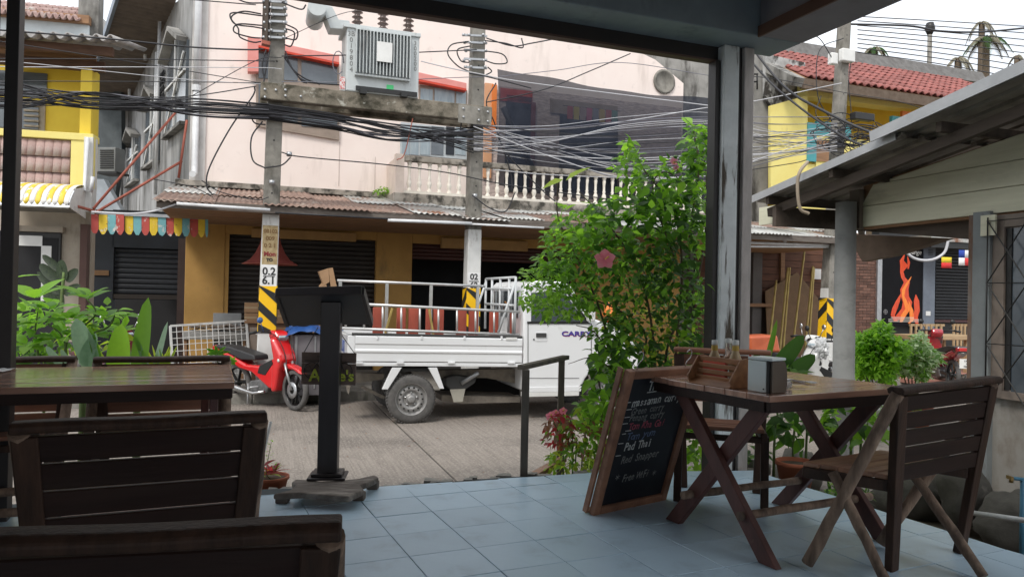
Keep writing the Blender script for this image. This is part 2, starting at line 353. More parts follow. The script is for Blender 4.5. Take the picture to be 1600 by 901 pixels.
MB(sh).box(.1335, .213, -.14, .0, -.1, 2.838).build('post', browngrey, sh, bevel=.006)
MB(sh).box(-4.12, -4.065, -.1, 0, -.1, 2.75).build('post', darksteel, sh, bevel=.004)
MB().box(-2.72, -2.5, -4.5, 3.6, -.4, 3.12).build('side_wall', mat('grey_plaster_wall', (.24, .26, .27), (.19, .2, .21), scale=2, rough=.85, bump=.2), sh)
MB(sh).box(-4.35, .36, -9.2, -9.0, -.4, 3.12).build('back_wall', navy, sh)
MB(sh).box(-7, .425, -9.2, .02, 3.3, 3.36).build('roof_sheet', M_['zinc'], sh)
# ================================================================ plane helper for facades
class PL:
    def __init__(s, P0, yaw): s.P0 = Vector((P0[0], P0[1], 0)); s.yaw = yaw; s.fr = Matrix.Translation(s.P0) @ Matrix.Rotation(yaw, 4, 'Z'); s.inv = s.fr.inverted()
    def uv(s, x, y, off=0):
        p = s.inv @ pp(x, y, s.P0, s.yaw, off); return p.x, p.z
    def rect(s, x0, y0, x1, y1, off=0):
        xm, ym = (x0 + x1) / 2, (y0 + y1) / 2
        return s.uv(x0, ym, off)[0], s.uv(x1, ym, off)[0], s.uv(xm, y1, off)[1], s.uv(xm, y0, off)[1]   # t0,t1,zbot,ztop
    def box(s, mb, x0, y0, x1, y1, offa, offb, m=0):      # from depth offa (back) to offb (front)
        t0, t1, z0, z1 = s.rect(x0, y0, x1, y1, offb); mb.box(t0, t1, -offb, -offa, z0, z1, m)
        return t0, t1, z0, z1
    def poly(s, mb, pts, offa, offb, m=0):
        q = [s.uv(x, y, offb) for x, y in pts]; mb.xz(q, -offb, -offa, m)
    def T(s, name, label, cat, group=None, kind=None, at=(0, 0)):
        p = s.fr @ Vector((at[0], at[1], PAVZ)); return T(name, label, cat, (p.x, p.y, p.z), s.yaw, group, kind)
def slatted(mb, t0, t1, z0, z1, y, pitch=.075, depth=.018, m=0):
    n = max(2, int((z1 - z0) / pitch)); p = (z1 - z0) / n
    for k in range(n): mb.prism([(t0, y, z0 + k * p), (t0, y - depth, z0 + (k + .3) * p), (t0, y - depth, z0 + (k + .7) * p), (t0, y, z0 + (k + .97) * p), (t0, y + .012, z0 + (k + 1.02) * p), (t0, y + .012, z0 + (k - .02) * p)], (t1 - t0, 0, 0), m)
# ================================================================ pink building across the street
YP = R(20); PB = PL((-5.57, 13.0), YP)
pb = PB.T('pink_building', 'pink rendered two storey shophouse with ochre shop front and grey weathered side wall', 'building')
W = MB(PB.fr)
TE, ZE = 9.84, 5.85
W.xz([(0, 2.95), (TE, 2.95), (TE, ZE), (TE - .72, 6.28), (TE - 1.0, 6.36), (3, 7.0), (0, 7.3)], .0, .3)
W.build('wall', M_['pink'], pb)
W = MB(PB.fr); W.box(5.2, 9.8, -.006, -.001, 2.96, 5.3); 
# rough grey wall behind the black net
bw = W.build('net_backing_wall', mat('rough_stone_render', (.72, .60, .56), (.36, .30, .28), scale=16, stretch=(.45, 1, 2.2), rough=.95, bump=.8, bscale=18), pb)
for (x0, y0, x1, y1, mm, nm) in ((782, 140, 832, 160, 'red_hood', 'red_lintel'), (790, 150, 830, 300, 'darkblue', 'doorway'), (874, 182, 965, 300, 'darkblue', 'doorway'), (860, 160, 965, 182, 'frame', 'lintel')):
    m = MB(PB.fr); PB.box(m, x0, y0, x1, y1, 0, .03); m.build(nm, M_[mm], bw)
m = MB(PB.fr); PB.box(m, 829, 160, 836, 300, 0, .05); m.build('door_post', mat('maroon_post', (.2, .04, .035)), bw)
# front lower wall with the two shop openings
z0 = PAVZ - .1; ZS = 2.95
t_a = PB.uv(350, 450)[0]; t_b = PB.uv(587, 450)[0]; t_c = PB.uv(643, 450)[0]; t_d = PB.uv(900, 450)[0]
zs1 = PB.uv(470, 370)[1]; zs2 = PB.uv(700, 382)[1]
W = MB(PB.fr)
W.box(-.12, t_a, 0, .3, z0, ZS); W.box(t_b, t_c, 0, .3, z0, ZS); W.box(t_d, TE, 0, .3, z0, ZS)
W.box(t_a, t_b, 0, .3, zs1, ZS); W.box(t_c, t_d, 0, .3, zs2, ZS)
W.build('shop_wall', M_['tan'], pb, bevel=.01)
s1 = MB(PB.fr); slatted(s1, t_a - .02, t_b + .02, z0, zs1 + .05, .16, .085, .02); s1.build('roller_shutter', M_['shutter'], pb)
m = MB(PB.fr).box(t_a + .001, t_a + .07, .02, .2, z0, zs1 - .001); m.build('shutter_rail', M_['tan'], pb)
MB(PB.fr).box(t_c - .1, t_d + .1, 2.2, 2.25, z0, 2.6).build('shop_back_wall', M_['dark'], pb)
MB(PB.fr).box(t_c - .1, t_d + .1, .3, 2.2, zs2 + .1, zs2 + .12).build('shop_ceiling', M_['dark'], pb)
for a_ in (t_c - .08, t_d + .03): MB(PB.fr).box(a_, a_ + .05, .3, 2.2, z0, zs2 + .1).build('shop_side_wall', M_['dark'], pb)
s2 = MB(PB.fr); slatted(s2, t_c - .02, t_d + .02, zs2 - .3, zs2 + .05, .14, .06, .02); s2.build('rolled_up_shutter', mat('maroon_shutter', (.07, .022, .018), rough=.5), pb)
for (x0, x1, y0, y1) in ((393, 557, 360, 374), (690, 825, 374, 390)):
    m = MB(PB.fr); PB.box(m, x0, y0, x1, y1, .001, .1); m.build('shutter_box', mat('ochre_box', (.46, .27, .10), rough=.7), pb, bevel=.01)
# weathered blots on the shop wall stay material; gable vent (round)
tv, zv = PB.uv(1037, 128)
m = MB(PB.fr); m.lathe([(.13, 0), (.26, -.0), (.27, -.03), (.22, -.04), (.2, -.015), (.0, -.012)], (tv, -.002, zv), 24, 'Y'); m.build('round_vent', M_['concrete'], pb)
for xs_, ya_, yb_s in ((530, 221, 291), (586, 245, 296)):
    m = MB(PB.fr); PB.box(m, xs_ - .5, ya_, xs_ + .5, yb_s, 0, .006); m.build('render_seam', mat('seam_dark_pink', (.60, .50, .46)) if 'seam_dark_pink' not in bpy.data.materials else bpy.data.materials['seam_dark_pink'], pb)  # seam strip in a darker pink than the wall
# slab edge between the storeys
m = MB(PB.fr); m.box(-.3, 5.0, -.16, 0, 2.9, 3.0); m.build('floor_slab', M_['slab'], pb, bevel=.01)
m = MB(PB.fr); m.tube([(-.0, -.09, 7.2), (.0, -.09, 4.6)], .06, 10); m.tube([(.0, -.09, 4.62), (.0, -.09, 3.25), (.0, -.16, 3.1), (-.02, -.3, 3.08)], .055, 10); m.lathe([(.075, 0), (.075, .1)], (0, -.09, 4.55), 10); m.build('downpipe', M_['whitepipe'], pb)
m = MB(PB.fr); m.box(-.09, .16, -.03, -.0005, 3.0, 7.2); m.build('corner_pilaster', mat('pale_pilaster', (.62, .60, .58), (.5, .48, .46), scale=3, rough=.8, stain=(.3, .28, .26), sscale=3, slo=.55, shi=.75), pb)
# upper window with red hood
wn = MB(PB.fr); PB.poly(wn, [(400, 76), (530, 102), (530, 219), (400, 197)], 0, .05); wf = wn.build('window_frame', M_['frame'], pb)
def pane(x0, y0, x1, y1, sl_, mm='glass', off=.065):
    g = MB(PB.fr); PB.poly(g, [(x0, y0), (x1, y0 + (x1 - x0) * sl_), (x1, y1 + (x1 - x0) * sl_ * .75), (x0, y1)], .045, off); return g
for (x0, x1, y0, y1) in ((404, 465, 82, 122), (471, 527, 95, 128), (404, 465, 128, 187), (471, 527, 136, 197)):
    pane(x0, y0, x1, y1, .1).build('pane', M_['glass'], wf)
def hood(pts, ed):
    g = MB(PB.fr); PB.poly(g, pts, .055, .22); o = g.build('window_hood', M_['pink_hood'], pb, bevel=.006)
    g = MB(PB.fr); PB.poly(g, ed, .07, .235); g.build('hood_edge', M_['red_hood'], o)
hood([(387, 57), (530, 87), (530, 98), (404, 71), (404, 112), (387, 112)], [(404, 71), (530, 98), (530, 101), (404, 74)])
hood([(650, 112), (729, 130), (729, 139), (650, 123)], [(650, 123), (729, 139), (729, 142), (650, 126)])
wn = MB(PB.fr); PB.box(wn, 655, 137, 730, 170, 0, .05); wf = wn.build('window_frame', M_['frame'], pb)
for (x0, x1) in ((657, 676), (679, 710), (713, 728)):
    m = MB(PB.fr); PB.box(m, x0, 139, x1, 168, .045, .062); m.build('pane', M_['paleglass'], wf)
wn = MB(PB.fr); PB.box(wn, 626, 196, 730, 245, 0, .05); wf = wn.build('window_frame', mat('grey_sash', (.5, .54, .56), rough=.5), pb)
for (x0, x1, mm) in ((629, 640, 'paleglass'), (642, 654, 'paleglass'), (657, 672, 'paleglass'), (674, 693, 'glass'), (697, 710, 'darkblue'), (712, 728, 'paleglass')):
    m = MB(PB.fr); PB.box(m, x0, 198, x1, 242, .045, .062); m.build('pane', M_[mm], wf)
m = MB(PB.fr); PB.box(m, 757, 130, 769, 278, 0, .06); m.build('pilaster', mat('pale_orange_paint', (.66, .36, .2), (.6, .3, .16), rough=.7), pb)
m = MB(PB.fr); PB.box(m, 769, 132, 776, 215, 0, .1); m.build('pilaster', M_['orange'], pb)
# balcony
OB = 1.0
tb0 = PB.uv(620, 270, OB)[0]; tb1 = 10.3
zr = PB.uv(700, 254, OB)[1]; zf = PB.uv(700, 306, OB)[1]
m = MB(PB.fr); m.box(tb0 - .05, tb1, -OB - .03, 0, zf - .26, zf); m.build('balcony_slab', M_['slab'], pb, bevel=.01)
m = MB(PB.fr); m.box(tb0 + .13, tb1, -OB, -OB + .14, zr - .03, zr + .07); m.build('balcony_rail', M_['slab'], pb, bevel=.01)
m = MB(PB.fr); m.box(tb0 + .13, tb1, -OB + .01, -OB + .13, zf, zf + .05); m.build('balcony_plinth', M_['baluster'], pb)
m = MB(PB.fr); m.box(tb0 - .02, tb0 + .13, -OB - .01, -OB + .15, zf, zr + .085); m.box(tb0, tb0 + .11, -OB + .15, 0, zf, zr + .04); m.build('balcony_end_wall', mat('pale_balcony_render', (.70, .60, .53), (.6, .5, .44), rough=.8, stain=(.4, .35, .3), sscale=3, slo=.6, shi=.8), pb)
hb = zr - .03 - zf - .05; bp = None
prof = [(.042, 0), (.042, .06), (.025, .08), (.03, .14), (.047, .24), (.04, .32), (.024, .4), (.034, .45), (.024, .5), (.026, .7), (.038, .85), (.028, .9), (.042, .94), (.042, 1)]
nb = int((tb1 - tb0 - .3) / .185)
for k in range(nb):
    x = tb0 + .24 + k * .185
    mw = PB.fr @ Matrix.Translation((x, -OB + .07, zf + .05))
    if bp is None:
        bp = MB(pb).lathe([(r, z * hb) for r, z in prof], n=10).build('baluster', M_['baluster'], pb); bp.matrix_local = MW[pb.name].inverted() @ mw
    else: inst(bp, pb, mw)
# weathered side wall, running back into the alley
PSd = Vector((-10.8, 20.5, 0)) - Vector((-5.57, 13.0, 0)); YSD = math.atan2(-PSd.y, -PSd.x); SD = PL((-5.57, 13.0), YSD)
L = PSd.length
def sdt(x, y): return SD.uv(x, y, 0)
W = MB(SD.fr)
a = sdt(253, 17); b_ = sdt(180, 200); e_ = sdt(183, 330)
zl = 2.7
W.xz([(0, zl), (0, 7.2), (a[0] * .55, a[1] + (a[0] - a[0] * .55) / (a[0] - b_[0]) * (a[1] - b_[1]) * 1.0), a, b_, (b_[0] - .4, b_[1] - .3), (b_[0] - .4, 2.2), (b_[0], 2.2), (-1.2, zl)][::-1], .02, .3)
W.build('side_wall', M_['pinkside'], pb)
# ribbed roof overhang along the side wall
top = [(a[0] * .55, a[1] + .45 * a[0] / (a[0] - b_[0]) * (a[1] - b_[1])), a, b_]
g = MB(SD.fr)
def P(f, y): return (top[0][0] + (b_[0] - .3 - top[0][0]) * f, y, top[0][1] + (b_[1] - .2 - top[0][1]) * f + .1)
def rib(u, v):
    q = P(u, .02 - .97 * v); return (q[0], q[1], q[2] + .02 * math.sin(u * 60 * 2 * math.pi))
g.grid(rib, 360, 1, sm=False)
g.build('roof_overhang', mat('brown_ribbed_sheet', (.20, .16, .13), (.14, .115, .095), rough=.8), pb, thick=.02)
g = MB(SD.fr); g.beam(P(-.3, -.98), P(1, -.98), .06, .18); g.build('gutter', mat('blue_grey_gutter', (.2, .24, .3), rough=.5), pb)
# side windows with pointed hoods
for (px, pw, yt, yb) in ((276, 15, 52, 205), (238, 10, 140, 258), (209, 8, 205, 287)):
    t0 = SD.uv(px - pw, yb)[0]; t1 = SD.uv(px + pw, yb)[0]; zt = SD.uv(px, yt)[1]; zb = SD.uv(px, yb)[1]; tm = (t0 + t1) / 2; zk = zt - (zt - zb) * .22
    g = MB(SD.fr); g.xz([(t0, zb), (t1, zb), (t1, zk), (tm, zt), (t0, zk)], -.03, .03); o = g.build('window', M_['glass'], pb)
    g = MB(SD.fr); g.beam((t0, -.06, zb), (t1, -.06, zb), .12, .06); g.build('sill', M_['greywall'], o)
    g = MB(SD.fr)
    for (p, q) in (((t0, zk), (tm, zt)), ((tm, zt), (t1, zk))): g.beam((p[0], -.11, p[1]), (q[0], -.11, q[1]), .2, .08, up=(0, 0, 1))
    g.build('window_hood', M_['greywall'], o)
    g = MB(SD.fr); g.beam((t0 + .1, -.06, zb + .1), (t1 - .1, -.06, zk - .2), .03, .05); g.beam((tm, -.05, zb), (tm, -.05, zt - .2), .03, .04); g.beam((t0, -.05, (zb + zt) / 2), (t1, -.05, (zb + zt) / 2), .03, .04); g.build('sash', M_['white'], o)
for (x, y0_, y1_) in ((250, 14, 300), (245, 82, 262), (228, 32, 92), (203, 100, 160), (194, 150, 320)):
    t0, za = SD.uv(x, y0_, .1); zb = SD.uv(x, y1_, .1)[1]
    g = MB(SD.fr); g.tube([(t0, -.1, zb), (t0, -.1, za)], .035, 8); g.build('wall_pipe', M_['whitepipe'], pb)
g = MB(SD.fr)
for k in range(4):
    for j in range(4):
        t0, zz = SD.uv(257 - 1, 118, 0); g.box(t0 - .5 + k * .16, t0 - .4 + k * .16, -.02, .0, zz - j * .16, zz - j * .16 + .1)
g.build('vent_blocks', M_['dark'], pb)
# ================================================================ awning roof over the pavement
aw = PB.T('pavement_awning', 'long patched roof of rusty and grey corrugated sheets over the shop front pavement', 'awning')
OA = 3.05; zfE = 2.31; zbE = 2.90
k = 0; tt = -.35
while tt < 12.4:
    wd = random.uniform(.62, .78); rows = 2
    for r_ in range(rows):
        ya = -OA + (0 if r_ == 0 else 1.45) + (random.uniform(-.08, .1) if r_ == 0 else 0); yb_ = -OA + (1.6 if r_ == 0 else 3.03)
        za = zfE + (ya + OA) / OA * (zbE - zfE); zb_ = zfE + (yb_ + OA) / OA * (zbE - zfE); j = random.uniform(-.015, .025) + r_ * .015; n = 40
        fn = lambda u, v, tt=tt, wd=wd, ya=ya, yb_=yb_, za=za, zb_=zb_, j=j: (tt + u * (wd + .05), ya + (yb_ - ya) * v, za + (zb_ - za) * v + .012 * math.sin(u * 9 * 2 * math.pi) + j)
        rusty = (tt < 2.7 and random.random() < .8) or random.random() < .25
        MB(PB.fr).grid(fn, n, 1).build('roof_sheet', M_['rust'] if rusty else M_['zinc'], aw, thick=.004)
    tt += wd
sf = MB(PB.fr)
for k in range(26): sf.box(-.3, 12.5, -OA + .12 + k * .112, -OA + .222 + k * .112, 2.262 + random.uniform(-.004, .004), 2.28)
sf.build('soffit', M_['woodroof'], aw)
f_ = MB(PB.fr); f_.box(-.3, 12.5, -OA + .04, -OA + .08, 2.22, 2.33); f_.build('fascia', mat('rotten_dark_timber', (.09, .07, .06), (.16, .14, .12), scale=9, stretch=(.5, 1, 3), rough=.9), aw)
f_ = MB(PB.fr)
for k in range(10): f_.beam((.2 + k * 1.3, -OA + .1, 2.29), (.2 + k * 1.3, -.02, 2.86), .05, .08)
f_.build('rafters', M_['woodroof'], aw, kind='stuff')
for (x0, x1, y0_, y1_, r_) in ((276, 422, 318, 328, .022), (606, 737, 344, 349, .024), (735, 850, 350, 356, .016), (430, 610, 332, 342, .012)):
    g = MB(); g.tube([pp(x0, y0_, PB.P0, YP, OA + .06), pp(x1, y1_, PB.P0, YP, OA + .06)], r_, 8)
    g.build('edge_tube', M_['whitepipe'] if r_ > .015 else M_['cable'], aw)
# ================================================================ shade net and laundry on the balcony
g = MB(PB.fr)
xa, xb = PB.uv(775, 200, .85)[0], 10.75
def netf(u, v):
    zt = 5.36 + .02 * math.sin(u * 9) - .10 * math.sin(u * math.pi); zb = 3.02 + .18 * (1 - u) ** 6
    return (xa + (xb - xa) * u, -.85 - .12 * math.sin(v * 3.1) - .04 * math.sin(u * 23 + v * 3), zb + (zt - zb) * v)
g.grid(netf, 40, 12)
netm = mat('black_shade_net', (.018, .022, .034), (.03, .035, .05), scale=5, rough=.95, spec=.1, alpha=.84, bump=.3, bscale=80)
g.build('shade_net', netm, at=PB.fr @ Vector((7, -.9, 3)), rz=YP, label='black shade net strung along the upper balcony behind the pale balusters', cat='net')
ld = T('laundry_line', 'row of small coloured cloths drying behind the black shade net', 'laundry', PB.fr @ Vector((7.5, -.3, 4.6)), YP)
cc = [(.45, .1, .1), (.55, .45, .1), (.4, .3, .28), (.5, .12, .2), (.3, .3, .35), (.55, .4, .12), (.5, .12, .12), (.2, .35, .3)]
for k in range(8):
    x0 = 887 + k * 10; g = MB(PB.fr); PB.box(g, x0, 166 + k, x0 + 8, 186 + k, .3, .32); g.build('cloth', mat('cloth_colour', cc[k], rough=.9), ld)
g = MB(PB.fr); a1 = PB.uv(880, 165, .31); b1 = PB.uv(970, 174, .31); g.tube([(a1[0], -.31, a1[1]), (b1[0], -.31, b1[1])], .006, 5); g.build('line', M_['cable'], ld)
g = MB(); g.tube([pp(786, 168, PB.P0, YP, .5), pp(832, 262, PB.P0, YP, .6)], .06, 8); g.build('leaning_pole', M_['blackpaint'], at=pp(832, 262, PB.P0, YP, .6), label='dark pole leaning behind the left end of the shade net', cat='pole')
# ================================================================ grey building and yellow house to the right
gb = PB.T('grey_building', 'mouldy grey concrete building between the pink one and the yellow house', 'building', at=(11, 1))
g = MB(PB.fr); g.box(9.9, 12.5, .45, 1.5, -.4, 5.4); g.xz([(9.0, 5.3), (13.1, 5.3), (13.1, 6.35), (12.3, 7.05), (9.0, 7.3)], .47, 1.5); g.build('wall', M_['greywall'], gb)
g = MB(PB.fr); PB.poly(g, [(1196, 84), (1258, 98), (1260, 150), (1205, 166), (1196, 150)], -.4, -.3); g.build('upper_wall', mat('patchy_white_wall', (.5, .5, .49), (.3, .3, .29), scale=3, rough=.9, stain=(.05, .045, .04), sscale=2.2, sstretch=(1, 1, .6), slo=.5, shi=.56), gb)
for (p, q) in (((1176, 116), (1176, 140)), ((1176, 116), (1184, 116)), ((1176, 128), (1183, 128)), ((1183, 116), (1183, 140))):
    g = MB(); g.tube([pp(*p, PB.P0, YP, -.2), pp(*q, PB.P0, YP, -.2)], .02, 5); g.build('bracket', M_['blackpaint'], gb)
yh = PB.T('yellow_house', 'yellow house with red pantile roof, teal trim and brown doors', 'house', at=(15, 2))
g = MB(PB.fr); g.box(12.55, 24, -.02, .3, 3.0, 4.35); g.build('wall', M_['paleyellow'], yh)  # paler yellow here and on the other fronts puts daylight into the wall colour
g = MB(PB.fr); g.box(12.3, 24, 1.1, 1.3, 3.2, 6.3); g.build('recessed_wall', M_['yellow'], yh)  # deeper yellow puts the shade of the recess into the wall colour
g = MB(PB.fr); PB.poly(g, [(1204, 165), (1262, 149), (1262, 300), (1204, 300)], -.02, .06); g.build('wall', M_['paleyellow'], yh)
g = MB(PB.fr); PB.poly(g, [(1262, 126), (1500, 158), (1500, 177), (1400, 168), (1262, 150)], -.3, .05); g.build('balcony_band', M_['paleyellow'], yh)
g = MB(PB.fr); PB.poly(g, [(1275, 210), (1480, 235), (1480, 262), (1275, 262)], -.02, .05); g.build('wall', M_['paleyellow'], yh)
for (x0, y0_, x1, y1_, mm, nm, off) in ((1262, 192, 1276, 252, 'teal', 'door_frame', .09), (1266, 218, 1302, 252, 'woodroof', 'door', .075), (1276, 192, 1330, 214, 'teal', 'door_frame', .07), (1394, 182, 1412, 212, 'teal', 'door_frame', .09), (1410, 178, 1482, 212, 'orange', 'door', .075), (1454, 151, 1467, 170, 'teal', 'pillar', .09), (1467, 154, 1510, 170, 'orange', 'panel', .08)):
    g = MB(PB.fr); PB.box(g, x0, y0_, x1, y1_, .0, off); g.build(nm, M_[mm], yh)
# roof: pantiles one by one
te0 = PB.uv(1262, 125, .45)[0]; te1 = 20.6; ze = PB.uv(1380, 137, .45)[1]; roofL = 3.1; rise = math.radians(31); ncol, nrow = 37, 8
tw = (te1 - te0) / ncol; tl = roofL / nrow; pt = None
RF = PB.fr @ Matrix.Translation((te0, -.45, ze)) @ Matrix.Rotation(rise, 4, 'X')
g = MB(RF); g.box(-.1, te1 - te0, 0, roofL, -.09, -.04); rf = g.build('roof', M_['woodroof'], yh)
for i in range(ncol):
    for j in range(nrow):
        mw = RF @ Matrix.Translation((i * tw, j * tl, random.uniform(0, .01))) @ Matrix.Rotation(-.07, 4, 'X')
        if pt is None:
            fn = lambda u, v: (u * tw * 1.06, v * tl * 1.12 - .02, .035 * math.sin(u * 2 * math.pi - .6) + .01)
            pt = MB(yh).grid(fn, 8, 1).build('tile', M_['tile'], rf, thick=.018); pt.matrix_local = MW[yh.name].inverted() @ mw
        else: inst(pt, rf, mw)
g = MB(PB.fr); zt = ze + roofL * math.sin(rise); yt = -.45 + roofL * math.cos(rise)
g.prism([(te0 - .5, yt - .25, zt - .12), (te0 - .5, yt, zt + .3), (te0 - .5, yt + .3, zt - .1)], (te1 - te0 + 1.6, 0, 0)); g.build('ridge_cap', mat('dark_grey_ridge', (.16, .155, .15), (.10, .095, .09), scale=6, rough=.9), yh)
g = MB(PB.fr); g.box(te0 - .2, te1, -.5, -.42, ze - .3, ze - .07); g.build('eave_board', mat('mossy_eave', (.10, .07, .05), (.16, .12, .09), scale=8, rough=.9), yh)
g = MB(PB.fr); g.beam((te0 - .42, -.62, ze - .22), (te0 - .42, yt + .1, zt - .02), .3, .2); g.build('verge_board', M_['greywall'], yh)
# ================================================================ left yellow building
LBp = PL((pY(90, 430, 12.0).x, 12.0), R(13)); lb = LBp.T('yellow_shophouse', 'yellow shophouse at the left with pantile parapet and louvred window', 'building')
def lbx(name, x0, y0_, x1, y1_, o0, o1, mm, par=None, bev=0):
    g = MB(LBp.fr); LBp.box(g, x0, y0_, x1, y1_, o0, o1); return g.build(name, M_[mm] if isinstance(mm, str) else mm, par or lb, bevel=bev)
lbx('wall', -60, 90, 126, 205, -.9, -.8, 'yellow')
lbx('pillar', 125, 105, 143, 212, -.5, -.1, 'yellow', bev=.01)
o = lbx('window', -10, 155, 70, 203, -.8, -.76, 'cream'); lbx('pane', -5, 160, 60, 200, -.76, -.74, 'glass', o)
for k in range(5): lbx('louvre', 37, 163 + k * 8, 60, 166 + k * 8, -.74, -.7, 'cream', o)
lbx('pane', -10, 112, 73, 150, -.8, -.76, 'glass')
lbx('parapet_cap', -60, 203, 146, 214, -.2, .12, 'paleyellow', bev=.01)
lbx('parapet', -60, 214, 146, 292, -.2, .0, 'paleyellow')
lbx('parapet_pier', 110, 212, 146, 294, .0, .10, 'paleyellow', bev=.01)
pp0 = None
t0, t1, zb, zt = LBp.rect(-40, 217, 110, 292, .06); nc, nr = 11, 3
for i in range(nc):
    for j in range(nr):
        ww, hh = (t1 - t0) / nc, (zt - zb) / nr
        mw = LBp.fr @ Matrix.Translation((t0 + i * ww, -.03, zb + j * hh)) 
        if pp0 is None:
            fn = lambda u, v: (u * ww * 1.03, -.03 - .013 * math.sin(u * math.pi) - .03 * (1 - v), v * hh * 1.04)
            pp0 = MB(lb).grid(fn, 6, 1).build('pantile', M_['browntile'], lb, thick=.014); pp0.matrix_local = MW[lb.name].inverted() @ mw
        else: inst(pp0, lb, mw)
g = MB(LBp.fr); q = LBp.uv(137, 215, .2); q2 = LBp.uv(132, 298, .2); g.tube([(q[0], -.2, q[1]), (q2[0], -.2, q2[1]), (q2[0] + .12, -.28, q2[1] - .02), (q2[0] + .14, -.28, q2[1] + .22)], .03, 8); g.build('downpipe', M_['whitepipe'], lb)
lbx('side_pier', 130, 214, 144, 330, -.1, .14, 'white')
# eaves and upper roofs
g = MB(LBp.fr); nn = 60; a0 = LBp.uv(-60, 50, .5); a1 = LBp.uv(190, 62, .5)
fn = lambda u, v: (a0[0] + (a1[0] - a0[0]) * u, -.55 + v * 1.6, a0[1] + (a1[1] - a0[1]) * u + .05 * math.sin(u * 22 * math.pi) + v * .35)
g.grid(fn, 90, 1); g.build('lower_roof_sheet', mat('fibre_cement_roof', (.42, .40, .39), (.3, .29, .28), scale=4, rough=.9), lb, thick=.02)
for (x0, y0_, x1, y1_, o0, o1) in ((-60, 64, 176, 78, .2, .3), (-60, 88, 163, 103, -.2, -.1)): lbx('eave_beam', x0, y0_, x1, y1_, o0, o1, mat('dark_red_timber', (.12, .06, .035), (.07, .035, .02), scale=7, stretch=(.4, 1, 3), rough=.8))
lbx('eave_soffit', -60, 78, 150, 96, -.5, -.45, 'woodroof')
lbx('upper_fascia', -60, 26, 139, 55, -.1, 0, mat('pale_blue_white', (.62, .68, .70), (.5, .55, .57), scale=3, rough=.6))
lbx('upper_fascia', -60, 15, 139, 28, -.05, .08, 'woodroof')
lbx('gable_pier', 122, -12, 154, 60, -.3, -.05, 'greywall')
g = MB(LBp.fr); a0 = LBp.uv(-60, 12, .2); a1 = LBp.uv(122, 16, .2)
for r_ in range(3):
    fn = lambda u, v: (a0[0] + (a1[0] - a0[0]) * u, -.2 + (v + r_) * .4, a0[1] + .04 * math.sin(u * 34 * math.pi) + (r_ + v) * .16 + r_ * .03)
    g.grid(fn, 130, 1)
g.build('upper_roof_tiles', M_['browntile'], lb, thick=.02, kind='stuff')
g = MB(LBp.fr); LBp.box(g, -60, 327, 141, 560, -.3, -.1); g.build('wall', M_['cream'], lb)
o = lbx('shop_window', -30, 362, 92, 600, -.1, -.04, 'blackpaint'); lbx('pane', -26, 370, 88, 595, -.04, -.03, M_['dark'], o)
for (x0, y0_, x1, y1_) in ((28, 368, 66, 384), (64, 384, 80, 420), (64, 425, 82, 470)): lbx('paper', x0, y0_, x1, y1_, -.03, -.02, 'white', o)
lbx('window_head', -30, 352, 98, 361, -.1, .02, 'cream')
lbx('timber_post', 123, 350, 134, 560, -.1, .05, mat('red_brown_post', (.10, .05, .04), rough=.7))
# striped curved canopy
cn_ = LBp.T('striped_canopy', 'curved canopy of yellow and white metal strips above the left shop window', 'canopy')
ym = mat('worn_yellow_metal', (.75, .55, .05), (.68, .48, .04), scale=8, rough=.6, stain=(.75, .72, .66), sscale=12, slo=.55, shi=.6, stain2=(.08, .06, .04), s2scale=22, s2lo=.66, s2hi=.7)
wm = mat('worn_white_metal', (.72, .71, .68), (.62, .6, .57), scale=8, rough=.6, stain2=(.08, .06, .04), s2scale=22, s2lo=.64, s2hi=.68)
t0, t1, zb, zt = LBp.rect(-12, 290, 121, 325, .5); n = 15
for k in range(n):
    x0 = t0 + (t1 - t0) * k / n; x1 = t0 + (t1 - t0) * (k + .96) / n; y_off = random.uniform(-.01, .01)
    fn = lambda u, v: (x0 + (x1 - x0) * u, -.1 - .75 * math.sin(v * math.pi / 2) - .006 * math.sin(u * math.pi), zb + .02 + (zt - zb + .06) * math.cos(v * math.pi / 2) - (.05 * (abs(u - .5) * 2) ** 2 * -1 if v > .95 else 0))
    MB(LBp.fr).grid(fn, 4, 8).build('strip', ym if k % 2 else wm, cn_, thick=.004)
g = MB(LBp.fr); g.add([(t1, -.1, zb - .1), (t1, -.85, zb), (t1, -.8, zb + .12), (t1, -.6, zt - .03), (t1, -.1, zt + .06)], [(0, 1, 2, 3, 4)]); g.build('end_panel', wm, cn_, thick=.01)
g = MB(LBp.fr); g.box(t0, t1 - .01, -.84, -.1, zb - .02, zb + .0); g.build('underside', M_['concrete'], cn_)
# alley: grey house behind, pale wall, dark shop
ag = T('grey_alley_house', 'dark grey gabled house seen at the back of the alley', 'house', pY(165, 430, 19))
A = PL((pY(165, 430, 19).x, 19), R(0))
for (nm, pts, o0, mm) in (('wall', [(120, 95), (189, 100), (190, 235), (176, 330), (120, 330)], 0, mat('dark_green_grey', (.10, .115, .12), (.07, .08, .085), rough=.9)),
                          ('gable', [(120, 30), (157, 27), (187, 62), (187, 105), (120, 105)], -.3, M_['pinkside']), ('lower_wall', [(120, 278), (162, 280), (190, 330), (190, 345), (120, 345)], .6, mat('pale_blue_wall', (.42, .46, .5), (.3, .33, .36), scale=3, rough=.8)),
                          ('fascia', [(187, 62), (198, 80), (192, 86), (184, 110), (176, 108)], .2, M_['white'])):
    g = MB(A.fr); A.poly(g, pts, o0 - .2, o0); g.build(nm, mm, ag)
ac = T('air_conditioner', 'grey air conditioner unit mounted on the alley wall', 'air conditioner', pY(167, 268, 15))
A2 = PL((pY(167, 430, 15).x, 15), R(-8))
